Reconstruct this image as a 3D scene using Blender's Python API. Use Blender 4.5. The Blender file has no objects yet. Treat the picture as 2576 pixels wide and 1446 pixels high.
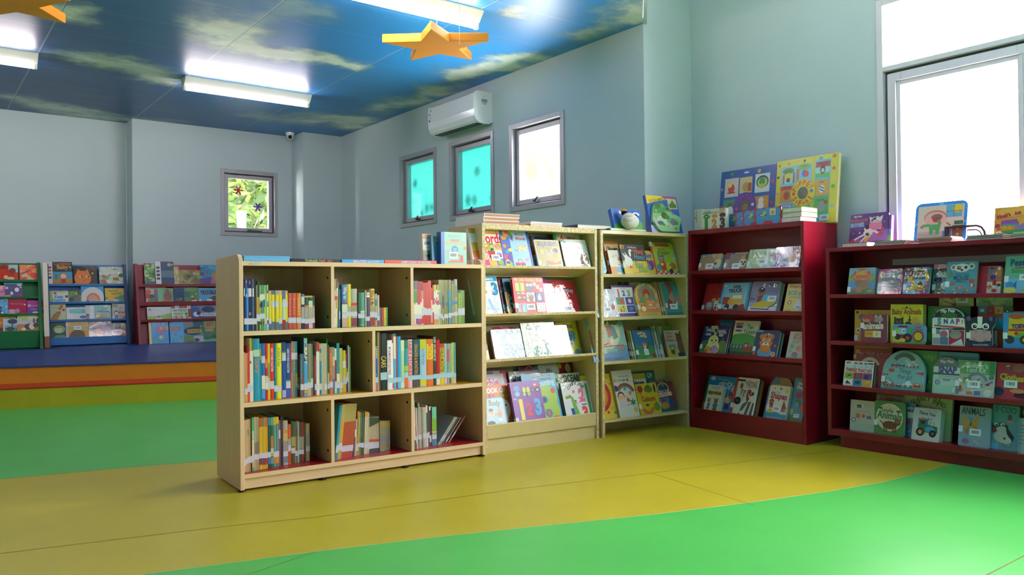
import bpy, bmesh, math, random
from mathutils import Vector, Matrix
PI = math.pi
sc = bpy.context.scene
COL = sc.collection
random.seed(7)

# ------------------------------------------------------------------ helpers
def lin(c):
    if isinstance(c, str):
        if len(c) == 3: c = [int(k*2, 16)/255 for k in c]
        else: c = [int(c[i:i+2], 16)/255 for i in (0, 2, 4)]
    return tuple(v/12.92 if v <= .04045 else ((v+.055)/1.055)**2.4 for v in c[:3])

class N:
    """small node-tree helper"""
    def __init__(s, tree): s.t = tree; s.n = tree.nodes; s.l = tree.links
    def add(s, kind, **kw):
        n = s.n.new(kind)
        for k, v in kw.items():
            if k.startswith('_'): setattr(n, k[1:], v)
            else:
                key = k.replace('__', ' ')
                n.inputs[int(key[1:]) if key[0] == 'i' and key[1:].isdigit() else key].default_value = v
        return n
    def link(s, a, b): s.l.new(a, b)

def mat(name, col=(.8, .8, .8), rough=.5, spec=.5, coat=0., noise=0., nscale=8., stretch=(1, 1, 1), bump=0., bscale=40., attr=False, metal=0.):
    m = bpy.data.materials.new(name); m.use_nodes = True
    g = N(m.node_tree); b = g.n['Principled BSDF']
    c = lin(col)
    b.inputs['Base Color'].default_value = (*c, 1)
    b.inputs['Roughness'].default_value = rough
    b.inputs['Specular IOR Level'].default_value = spec
    b.inputs['Metallic'].default_value = metal
    b.inputs['Coat Weight'].default_value = coat
    b.inputs['Coat Roughness'].default_value = .08
    src = None
    if attr:
        a = g.add('ShaderNodeAttribute', _attribute_name='Col'); src = a.outputs['Color']
        g.link(src, b.inputs['Base Color'])
    if noise or bump:
        tc = g.add('ShaderNodeTexCoord'); mp = g.add('ShaderNodeMapping'); mp.inputs['Scale'].default_value = stretch
        g.link(tc.outputs['Object'], mp.inputs['Vector'])
    if noise:
        nz = g.add('ShaderNodeTexNoise', Scale=nscale, Detail=6.); g.link(mp.outputs[0], nz.inputs['Vector'])
        mr = g.add('ShaderNodeMapRange', i1=.3, i2=.7, i3=1-noise, i4=1+noise*.6); g.link(nz.outputs['Fac'], mr.inputs[0])
        mx = g.add('ShaderNodeMix', _data_type='RGBA', _blend_type='MULTIPLY'); mx.inputs['Factor'].default_value = 1
        if src: g.link(src, mx.inputs[6])
        else: mx.inputs[6].default_value = (*c, 1)
        g.link(mr.outputs[0], mx.inputs[7]); g.link(mx.outputs[2], b.inputs['Base Color'])
    if bump:
        n2 = g.add('ShaderNodeTexNoise', Scale=bscale, Detail=3.); g.link(mp.outputs[0], n2.inputs['Vector'])
        bp = g.add('ShaderNodeBump', Strength=bump, Distance=.01); g.link(n2.outputs['Fac'], bp.inputs['Height']); g.link(bp.outputs[0], b.inputs['Normal'])
    return m

def emis(name, col, strength):
    m = bpy.data.materials.new(name); m.use_nodes = True
    b = m.node_tree.nodes['Principled BSDF']
    b.inputs['Base Color'].default_value = (*lin(col), 1)
    b.inputs['Emission Color'].default_value = (*lin(col), 1); b.inputs['Emission Strength'].default_value = strength
    return m

class MB:
    """collects vertices and faces, each face with a material slot and a colour"""
    def __init__(s): s.v = []; s.f = []; s.mi = []; s.c = []; s.sm = []
    def face(s, pts, mi=0, col=(1, 1, 1), sm=False):
        k = len(s.v); s.v += [tuple(p) for p in pts]; s.f.append(list(range(k, k+len(pts)))); s.mi.append(mi); s.c.append(col); s.sm.append(sm)
    def mesh(s, vs, fs, mi=0, col=(1, 1, 1), sm=False):
        k = len(s.v); s.v += [tuple(p) for p in vs]
        for f in fs: s.f.append([i+k for i in f]); s.mi.append(mi); s.c.append(col); s.sm.append(sm)
    def box(s, x0, x1, y0, y1, z0, z1, mi=0, col=(1, 1, 1)):
        v = [(x, y, z) for z in (z0, z1) for y in (y0, y1) for x in (x0, x1)]
        s.mesh(v, [(0, 2, 3, 1), (4, 5, 7, 6), (0, 1, 5, 4), (2, 6, 7, 3), (0, 4, 6, 2), (1, 3, 7, 5)], mi, col)
    def prism(s, poly, y0, y1, mi=0, col=(1, 1, 1), axis='y'):
        """extrudes a 2-D outline; axis y: outline in x,z; axis x: outline in y,z; axis z: outline in x,y"""
        n = len(poly)
        P = {'y': lambda a, b, t: (a, t, b), 'x': lambda a, b, t: (t, a, b), 'z': lambda a, b, t: (a, b, t)}[axis]
        v = [P(a, b, y0) for a, b in poly] + [P(a, b, y1) for a, b in poly]
        s.mesh(v, [list(range(n)), list(range(2*n-1, n-1, -1))] + [(i, i+n, (i+1) % n+n, (i+1) % n) for i in range(n)], mi, col)
    def cyl(s, p, q, r, seg=16, r2=None, mi=0, col=(1, 1, 1), caps=True):
        p = Vector(p); q = Vector(q); d = (q-p).normalized(); a = d.orthogonal().normalized(); b = d.cross(a); r2 = r if r2 is None else r2
        v = []
        for c, rr in ((p, r), (q, r2)):
            v += [c+(a*math.cos(2*PI*i/seg)+b*math.sin(2*PI*i/seg))*rr for i in range(seg)]
        s.mesh(v, [(i, (i+1) % seg, (i+1) % seg+seg, i+seg) for i in range(seg)], mi, col, True)
        if caps: s.mesh(v, [list(range(seg-1, -1, -1)), list(range(seg, 2*seg))], mi, col)
    def tube(s, pts, r, seg=10, mi=0, col=(1, 1, 1)):
        for a, b in zip(pts, pts[1:]): s.cyl(a, b, r, seg, mi=mi, col=col)
    def ball(s, c, rx, ry, rz, mi=0, col=(1, 1, 1), seg=20, rings=12):
        v = []; f = []
        for i in range(rings+1):
            th = PI*i/rings
            for j in range(seg): v.append((c[0]+rx*math.sin(th)*math.cos(2*PI*j/seg), c[1]+ry*math.sin(th)*math.sin(2*PI*j/seg), c[2]+rz*math.cos(th)))
        for i in range(rings):
            for j in range(seg): f.append((i*seg+j, i*seg+seg+j, i*seg+seg+(j+1) % seg, i*seg+(j+1) % seg))
        s.mesh(v, f, mi, col, True)
    def build(s, name, mats, parent=None, bevel=0.):
        me = bpy.data.meshes.new(name)
        me.from_pydata(s.v, [], s.f)
        if not isinstance(mats, (list, tuple)): mats = [mats]
        for m in mats: me.materials.append(m)
        me.polygons.foreach_set('material_index', s.mi)
        me.polygons.foreach_set('use_smooth', s.sm)
        if any(c != (1, 1, 1) for c in s.c):
            at = me.color_attributes.new('Col', 'FLOAT_COLOR', 'CORNER'); buf = []
            for f, c in zip(s.f, s.c): buf += [c[0], c[1], c[2], 1.]*len(f)
            at.data.foreach_set('color', buf)
        me.validate(); me.update()
        o = bpy.data.objects.new(name, me); COL.objects.link(o)
        if parent: o.parent = parent
        if bevel:
            b = o.modifiers.new('Bevel', 'BEVEL'); b.width = bevel; b.segments = 2; b.limit_method = 'ANGLE'
        return o

def tag(o, label=None, cat=None, group=None, kind=None):
    if label: o['label'] = label
    if cat: o['category'] = cat
    if group: o['group'] = group
    if kind: o['kind'] = kind
    return o
def empty(name, loc=(0, 0, 0), rz=0., label=None, cat=None, group=None):
    o = bpy.data.objects.new(name, None); COL.objects.link(o); o.empty_display_size = .05
    o.location = loc; o.rotation_euler = (0, 0, rz)
    return tag(o, label, cat, group)
def struct(o): o['kind'] = 'structure'; return o

# ------------------------------------------------------------------ lettering (built-in typeface turned into faces)
_tc = {}
def glyphs(text, bold=0.):
    key = (text, bold)
    if key not in _tc:
        cu = bpy.data.curves.new('lettering', 'FONT'); cu.body = text; cu.resolution_u = 3; cu.offset = bold; cu.fill_mode = 'FRONT'
        ob = bpy.data.objects.new('lettering', cu); COL.objects.link(ob)
        me = bpy.data.meshes.new_from_object(ob)
        vs = [(v.co.x, v.co.y) for v in me.vertices]; fs = [list(p.vertices) for p in me.polygons]
        COL.objects.unlink(ob); bpy.data.objects.remove(ob); bpy.data.meshes.remove(me); bpy.data.curves.remove(cu)
        if not vs: vs = [(0, 0)]
        x0 = min(v[0] for v in vs); x1 = max(v[0] for v in vs); y0 = min(v[1] for v in vs); y1 = max(v[1] for v in vs)
        cx, cy, w = (x0+x1)/2, (y0+y1)/2, max(x1-x0, 1e-6)
        _tc[key] = ([((x-cx)/w, (y-cy)/w) for x, y in vs], fs)
    return _tc[key]

# ------------------------------------------------------------------ printed artwork: flat ink laid on a cover
class Art:
    """u runs 0..1 across the cover, v 0..1 up it; radii are in widths"""
    def __init__(s, mb, w, h, y=0., step=.00016, mi=0):
        s.mb = mb; s.w = w; s.h = h; s.y = y; s.k = 0; s.step = step; s.mi = mi; s.a = w/h
    def put(s, pts, c):
        s.k += 1; y = s.y-s.step*s.k
        pts = [(min(max(u, .002), .998), min(max(v, .002), .998)) for u, v in pts]
        s.mb.face([(u*s.w, y, v*s.h) for u, v in pts], s.mi, lin(c))
    def R(s, u0, v0, u1, v1, c): s.put([(u0, v0), (u1, v0), (u1, v1), (u0, v1)], c)
    def P(s, c, *p): s.put(list(zip(p[::2], p[1::2])), c)
    def E(s, u, v, r, c, q=1., a0=0., a1=360., n=22):
        full = a1-a0 >= 360
        pts = [(u+r*math.cos(math.radians(a0+(a1-a0)*i/n)), v+r*q*s.a*math.sin(math.radians(a0+(a1-a0)*i/n))) for i in range(n if full else n+1)]
        s.put(pts, c)
    def A(s, u, v, r0, r1, c, a0=0., a1=180., n=24):      # arc band
        s.k += 1; y = s.y-s.step*s.k
        f = lambda r, t: (min(max(u+r*math.cos(t), .002), .998)*s.w, y, min(max(v+r*s.a*math.sin(t), .002), .998)*s.h)
        for i in range(n):
            t0 = math.radians(a0+(a1-a0)*i/n); t1 = math.radians(a0+(a1-a0)*(i+1)/n)
            s.mb.face([f(r0, t0), f(r1, t0), f(r1, t1), f(r0, t1)], s.mi, lin(c))
    def L(s, u0, v0, u1, v1, t, c):
        dx, dy = (u1-u0), (v1-v0)/s.a; d = math.hypot(dx, dy) or 1; nx, ny = -dy/d*t/2, dx/d*t/2*s.a
        s.put([(u0-nx, v0-ny), (u1-nx, v1-ny), (u1+nx, v1+ny), (u0+nx, v0+ny)], c)
    def T(s, text, u, v, wd, c, rot=0., bold=.012, sy=1.):
        vs, fs = glyphs(text, bold); s.k += 1; y = s.y-s.step*s.k
        ca, sa = math.cos(math.radians(rot)), math.sin(math.radians(rot)); W = wd*s.w
        out = [(u*s.w+W*(x*ca-sy*z*sa), y, v*s.h+W*(x*sa+sy*z*ca)) for x, z in vs]
        s.mb.mesh(out, fs, s.mi, lin(c))
    def AT(s, text, u, v, r, c, mid=90., size=.1, spread=None, bold=.012, flip=False):      # letters set round an arc
        n = len(text); spread = spread if spread else n*size*62/r*.62
        for i, ch in enumerate(text):
            if ch == ' ': continue
            f = (i-(n-1)/2)/max(n-1, 1)
            a = mid-(-1 if flip else 1)*spread*f; t = math.radians(a)
            wd = size*(.35 if ch in "Iil!'1.," else .75 if ch in 'frtj' else 1.25 if ch in 'MWmw' else 1.)*.8
            s.T(ch, u+r*math.cos(t), v+r*s.a*math.sin(t), wd, c, rot=(a+90 if flip else a-90), bold=bold)
    def F(s, u, v, r, c, n=6, mid=None):
        for i in range(n):
            t = 2*PI*i/n; s.E(u+r*.6*math.cos(t), v+r*.6*s.a*math.sin(t), r*.42, c, n=10)
        s.E(u, v, r*.35, mid or c, n=10)
    def S(s, u, v, r, c, n=5, q=.42):
        s.put([(u+(r if i % 2 == 0 else r*q)*math.sin(PI*i/n), v+(r if i % 2 == 0 else r*q)*s.a*math.cos(PI*i/n)) for i in range(2*n)], c)
    def head(s, u, v, r, c, ear='r', snout='fed', eye='222', white='fff'):       # plain animal face: round (r), pointed (p), long (l) or floppy (f) ears
        for g in (-1, 1):
            if ear == 'r': s.E(u+g*r*.75, v+r*.75*s.a, r*.38, c, n=12)
            if ear == 'p': s.put([(u+g*r*.95, v+r*1.35*s.a), (u+g*r*.95, v+r*.1*s.a), (u+g*r*.1, v+r*.8*s.a)], c)
            if ear == 'l': s.E(u+g*r*.4, v+r*1.3*s.a, r*.28, c, q=2.6, n=12)
            if ear == 'f': s.E(u+g*r*1.0, v+r*.1*s.a, r*.3, c, q=2.1, n=12)
        s.E(u, v, r, c)
        s.E(u, v-r*.4*s.a, r*.52, snout, q=.75, n=14)
        for g in (-1, 1):
            s.E(u+g*r*.38, v+r*.25*s.a, r*.2, white, n=12); s.E(u+g*r*.36, v+r*.25*s.a, r*.11, eye, n=10)
        s.E(u, v-r*.2*s.a, r*.14, eye, q=.7, n=10)
    def beast(s, u, v, r, c, g=1, belly=None):       # plain four-legged animal seen from the side, facing g
        for k in (-.75, -.45, .45, .75): s.R(u+k*r-.08*r, v-.95*r*s.a, u+k*r+.1*r, v-.1*r*s.a, c)
        s.E(u, v, r, c, q=.55); s.E(u+g*r*1.05, v+r*.45*s.a, r*.42, c, n=14)
        s.put([(u+g*r*.9, v+.7*r*s.a), (u+g*r*1.0, v+1.1*r*s.a), (u+g*r*1.15, v+.75*r*s.a)], c)
        s.L(u-g*r*.9, v+.1*r*s.a, u-g*r*1.35, v+.5*r*s.a, r*.14, c)
        s.E(u+g*r*1.15, v+r*.52*s.a, r*.07, '222', n=8)
    def kid(s, u, v, r, skin, hair, top):             # plain cartoon child: head, hair, body
        s.put([(u-r*.9, v-2.6*r*s.a), (u+r*.9, v-2.6*r*s.a), (u+r*.5, v-.8*r*s.a), (u-r*.5, v-.8*r*s.a)], top)
        s.E(u, v+.15*r*s.a, r*1.08, hair); s.E(u, v-.1*r*s.a, r*.9, skin)
        for g in (-1, 1): s.E(u+g*r*.35, v, r*.12, '222', n=8)
        s.A(u, v-.2*r*s.a, r*.3, r*.38, '933', 200, 340, 8)
    def car(s, u, v, r, c, win='bdf'):
        s.put([(u-r*.6, v+.15*r*s.a), (u-r*.35, v+.75*r*s.a), (u+r*.35, v+.75*r*s.a), (u+r*.6, v+.15*r*s.a)], c)
        s.put([(u-r*.45, v+.2*r*s.a), (u-r*.25, v+.62*r*s.a), (u+r*.28, v+.62*r*s.a), (u+r*.45, v+.2*r*s.a)], win)
        s.R(u-r, v-.3*r*s.a, u+r, v+.2*r*s.a, c)
        for g in (-1, 1): s.E(u+g*r*.55, v-.32*r*s.a, r*.3, '222', n=14); s.E(u+g*r*.55, v-.32*r*s.a, r*.13, 'ddd', n=10)
    def tree(s, u, v, r, c='4a3', t='753'):
        s.R(u-.12*r, v-1.6*r*s.a, u+.12*r, v, t); s.E(u, v, r, c)
    def grid(s, u0, v0, u1, v1, nx, ny, cols, gap=.012):
        k = 0
        for j in range(ny):
            for i in range(nx):
                a = u0+(u1-u0)*i/nx; b = u0+(u1-u0)*(i+1)/nx; c = v1-(v1-v0)*j/ny; d = v1-(v1-v0)*(j+1)/ny
                s.R(a+gap, d+gap, b-gap, c-gap, cols[k % len(cols)]); k += 1
    def speck(s, n, cols, r=.03, seed=1, u0=.05, v0=.05, u1=.95, v1=.95):
        rd = random.Random(seed)
        for i in range(n): s.E(rd.uniform(u0, u1), rd.uniform(v0, v1), r*rd.uniform(.5, 1.3), cols[i % len(cols)], q=rd.uniform(.6, 1.3), n=9)
    def lines(s, u0, u1, v, n, c, dv=.035, t=.012):
        for i in range(n): s.R(u0, v-i*dv-t, u1-(.1*(u1-u0) if i % 2 else 0), v-i*dv, c)
    def photo(s, cols, seed=1, n=26, r=.16, u0=0., v0=0., u1=1., v1=1.):   # loose painted picture: overlapping soft blotches
        rd = random.Random(seed)
        for i in range(n): s.E(rd.uniform(u0, u1), rd.uniform(v0, v1), r*rd.uniform(.3, 1.), cols[rd.randrange(len(cols))], q=rd.uniform(.5, 1.4), n=9)

# ------------------------------------------------------------------ books
def outline(w, h, shape, r):
    """cover outline in x,z"""
    if shape == 'dome':
        n = 18; return [(0, r*.4), (r*.4, 0), (w-r*.4, 0), (w, r*.4), (w, h*.45)] + [(w/2+w/2*math.cos(PI*i/n), h*.45+h*.55*math.sin(PI*i/n)) for i in range(1, n)] + [(0, h*.45)]
    if shape == 'arch':
        n = 14; return [(0, 0), (w, 0), (w, h*.72)] + [(w/2+w*.46*math.cos(PI*i/n), h*.72+h*.28*math.sin(PI*i/n)) for i in range(0, n+1)] + [(0, h*.72)]
    if shape == 'ears':
        return [(0, .06*h), (.06*w, 0), (.94*w, 0), (w, .06*h), (.98*w, .6*h), (1.12*w, .78*h), (1.12*w, .96*h), (.98*w, h), (.84*w, .9*h), (.7*w, .96*h), (.3*w, .96*h), (.16*w, .9*h), (.02*w, h), (-.12*w, .96*h), (-.12*w, .78*h), (.02*w, .6*h)]
    if r <= 0: return [(0, 0), (w, 0), (w, h), (0, h)]
    P = []
    for cx, cz, a in ((w-r, r, -90), (w-r, h-r, 0), (r, h-r, 90), (r, r, 180)):
        left = cx == r
        if left and shape == 'spine': P.append((0, 0 if cz == r else h)); continue
        for i in range(5): t = math.radians(a+22.5*i); P.append((cx+r*math.cos(t), cz+r*math.sin(t)))
    return P

EXPOSURE = 0.6
SKY = 30.0
TUBE_E = 50.0

CLOUDS = [(2.04, 6.16, 0.42, 0.6, 1.0), (2.35, 6.62, 0.3, 0.3, 0.7), (2.72, 6.49, 0.42, 0.3, 1.0), (3.15, 6.45, 0.25, 0.22, 0.8), (0.69, 6.6, 0.45, 0.25, 0.9), (0.91, 6.32, 0.2, 0.2, 0.8), (1.35, 7.61, 0.35, 0.3, 0.9), (1.71, 7.8, 0.4, 0.3, 0.9), (2.03, 7.99, 0.2, 0.2, 0.6), (1.07, 9.62, 0.5, 0.3, 0.7), (1.56, 9.94, 0.6, 0.4, 0.7), (2.3, 9.93, 0.5, 0.25, 0.6), (4.34, 8.71, 0.4, 0.5, 0.8), (3.96, 8.65, 0.5, 0.45, 0.75), (4.27, 7.6, 0.32, 0.55, 0.9), (4.32, 6.88, 0.26, 0.5, 0.85), (3.47, 8.99, 0.5, 0.3, 0.6), (4.09, 6.16, 0.3, 0.32, 1.1), (4.24, 5.75, 0.28, 0.3, 1.1), (4.44, 5.42, 0.22, 0.28, 0.8), (4.33, 4.64, 0.3, 0.25, 0.8), (4.3, 4.21, 0.28, 0.25, 0.95), (4.2, 3.98, 0.25, 0.2, 0.9), (3.5, 4.68, 0.14, 0.16, 0.7), (2.27, 5.41, 0.4, 0.3, 0.5), (0.71, 7.65, 0.3, 0.2, 0.4)]
RACKS = {'brown': (1.36, 4.076, -2.35), 'cream1': (2.882, 4.078, -3.5), 'cream2': (3.828, 4.0, -4.5), 'tall': (4.645, 3.915, -89.6), 'low': (4.745, 2.865, -89.6), 'blue': (1.212, 9.68, -1.0), 'green': (0.14, 9.45, -1.0), 'red': (2.045, 9.42, -2.0), 'post': (1.15, 9.44, -1.0)}
TIERS = {'blue': [(0.668, 0.0211), (0.4723, 0.0183), (0.2794, 0.0183), (0.0885, 0.0765)], 'green': [(0.7077, 0.0211), (0.5338, 0.0183), (0.3608, 0.0183), (0.1822, 0.1702)], 'red': [(0.6606, 0.0281), (0.4614, 0.0422), (0.2651, 0.0246), (-0.028, 0.012)]}
DIVIDERS = [(0.5055, 0.8238, 1.16), (0.9933, 0.8238, 1.16), (0.748, 0.456, 0.8), (0.5, 0.091, 0.433), (0.9896, 0.091, 0.433)]
# ------------------------------------------------------------------ camera
cam_d = bpy.data.cameras.new('camera'); cam = bpy.data.objects.new('camera', cam_d); COL.objects.link(cam)
cam_d.sensor_width = 36; cam_d.lens = 2004.2/2576*36; cam_d.clip_start = .05
_y, _p, _r = .65226, .0081509, -.010349
fw = Vector((math.sin(_y)*math.cos(_p), math.cos(_y)*math.cos(_p), math.sin(_p)))
rt = Vector((math.cos(_y), -math.sin(_y), 0)); up = rt.cross(fw)
r2 = rt*math.cos(_r)+up*math.sin(_r); u2 = up*math.cos(_r)-rt*math.sin(_r)
cam.matrix_world = Matrix(((r2.x, u2.x, -fw.x, 0), (r2.y, u2.y, -fw.y, 0), (r2.z, u2.z, -fw.z, 1.0), (0, 0, 0, 1)))
sc.camera = cam
sc.view_settings.view_transform = 'Standard'; sc.view_settings.look = 'None'; sc.view_settings.gamma = 1
sc.view_settings.use_curve_mapping = False
sc.view_settings.exposure = EXPOSURE

# daylight: a bright hazy white sky
wd = bpy.data.worlds.new('sky'); sc.world = wd; wd.use_nodes = True
bg = wd.node_tree.nodes['Background']; bg.inputs[0].default_value = (1, .985, .97, 1); bg.inputs[1].default_value = SKY

# ------------------------------------------------------------------ materials
WALL = mat('wall_paint', 'c9d6da', .6, .25, noise=.03, nscale=1.5)
BAYWALL = WALL
BEECH = mat('beech_laminate', 'e4c296', .4, .4, noise=.08, nscale=5, stretch=(.6, 14, 14))
BEECHV = mat('beech_laminate_upright', 'e4c296', .4, .4, noise=.09, nscale=5, stretch=(14, 14, .6))
EDGE = mat('beech_edge_band', 'e6c494', .45, .4)
CREAM = mat('cream_board', 'd8c48b', .3, .5, noise=.06, nscale=7)
CREAMEDGE = mat('worn_cream_edge', 'dcc690', .55, .4, noise=.35, nscale=60)
MAROON = mat('maroon_paint', '8c0f23', .22, .5, noise=.05, nscale=4)
MAROON2 = mat('maroon_paint_worn', '861526', .3, .5, noise=.12, nscale=10)
LAMR = mat('red_laminate', 'b01825', .25, .5); LAMG = mat('green_laminate', '2d8a48', .3, .5); LAMY = mat('yellow_laminate', 'e2a21c', .28, .5)
ALU = mat('aluminium', 'b9b4ba', .4, .5, metal=.25, noise=.05, nscale=10)
ALUD = mat('dark_aluminium', '5d5966', .5, .4)  # darker grey for the strips around the sashes and the handles
PVC = mat('window_frame_lilac', 'e6dce4', .45, .4)
WHITE = mat('white_plastic', 'f0f1f2', .18, .5, coat=.3)
WHITEM = mat('white_enamel', 'e9e6dc', .4, .4)
DARK = mat('black_plastic', '1a1a1c', .4, .4)
GREY = mat('grey_print', '8f979b', .5)
ORANGE = mat('orange_foam', 'f0962a', .55, .3, noise=.04, nscale=6)
BLUEV = mat('blue_vinyl', '33477f', .28, .5, noise=.06, nscale=3)
ORANGEV = mat('orange_vinyl', 'dd9a2a', .45, .4, noise=.08, nscale=3)
REDV = mat('red_vinyl', 'c8321c', .4, .4, noise=.06, nscale=3)
YELV = mat('mustard_vinyl', 'cdbb2c', .45, .4, noise=.08, nscale=3)
GREENB = mat('green_paint', '0f6b38', .4, .4); BLUEB = mat('blue_paint', '3f78b8', .4, .4); NAVYB = mat('navy_side_paint', '2d4f86', .4, .4)
CREAMP = mat('pale_post_paint', 'ded3c2', .5); BROWNP = mat('brown_post_foot', '8a5326', .5)
PAGES = mat('paper_pages', 'e9e2d2', .75, .2, noise=.1, nscale=30, stretch=(1, 60, 1))
PAGESB = mat('kraft_board_pages', 'c39376', .75, .2)
PRINT = mat('printed_cover', 'fff', .28, .5, attr=True)
FILM = mat('film_wrapped_cover', 'fff', .09, .55, attr=True, bump=.55, bscale=16, coat=.5)
STICK = mat('paper_sticker', 'fff', .45, .4, attr=True)
TUBE = emis('fluorescent_tube', (1, .95, .98), TUBE_E)
YARD = mat('yellow_floor_vinyl', 'c3b22a', .36, .45, noise=.07, nscale=2.2, bump=.04, bscale=9)
GARD = mat('green_floor_vinyl', '55c256', .36, .45, noise=.06, nscale=2.2, bump=.04, bscale=9)
SEAM = mat('floor_seam', '6d6a1c', .6)
SEAML = mat('floor_seam_worn', 'c9cf8e', .6)

def glass_mat():
    m = bpy.data.materials.new('window_glass'); m.use_nodes = True; g = N(m.node_tree); g.n.clear()
    out = g.add('ShaderNodeOutputMaterial'); mx = g.add('ShaderNodeMixShader'); tr = g.add('ShaderNodeBsdfTransparent'); gl = g.add('ShaderNodeBsdfGlossy', Roughness=.02)
    fr = g.add('ShaderNodeFresnel'); ge = g.add('ShaderNodeNewGeometry'); mr = g.add('ShaderNodeMapRange', i1=0., i2=1., i3=1.45, i4=1/1.45)
    g.link(ge.outputs['Backfacing'], mr.inputs[0]); g.link(mr.outputs[0], fr.inputs['IOR'])      # the sheet's far face reflects like its near one
    g.link(fr.outputs[0], mx.inputs[0]); g.link(tr.outputs[0], mx.inputs[1]); g.link(gl.outputs[0], mx.inputs[2]); g.link(mx.outputs[0], out.inputs[0])
    return m
GLASS = glass_mat()
def cloth_mat():
    m = bpy.data.materials.new('teal_blind_cloth'); m.use_nodes = True; g = N(m.node_tree); g.n.clear()
    out = g.add('ShaderNodeOutputMaterial'); ad = g.add('ShaderNodeMixShader'); ad.inputs[0].default_value = .035
    df = g.add('ShaderNodeBsdfDiffuse', Color=(*lin('3cc9c0'), 1)); tl = g.add('ShaderNodeBsdfTranslucent', Color=(*lin('52ded2'), 1))
    tc = g.add('ShaderNodeTexCoord'); nz = g.add('ShaderNodeTexNoise', Scale=45., Detail=4.); g.link(tc.outputs['Object'], nz.inputs['Vector'])
    mr = g.add('ShaderNodeMapRange', i1=.3, i2=.7, i3=.85, i4=1.05); g.link(nz.outputs['Fac'], mr.inputs[0])
    mx = g.add('ShaderNodeMix', _data_type='RGBA', _blend_type='MULTIPLY'); mx.inputs['Factor'].default_value = 1; mx.inputs[6].default_value = (*lin('52ded2'), 1)
    g.link(mr.outputs[0], mx.inputs[7]); g.link(mx.outputs[2], tl.inputs['Color'])
    g.link(df.outputs[0], ad.inputs[1]); g.link(tl.outputs[0], ad.inputs[2]); g.link(ad.outputs[0], out.inputs[0])
    return m
TEAL = cloth_mat()

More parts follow.
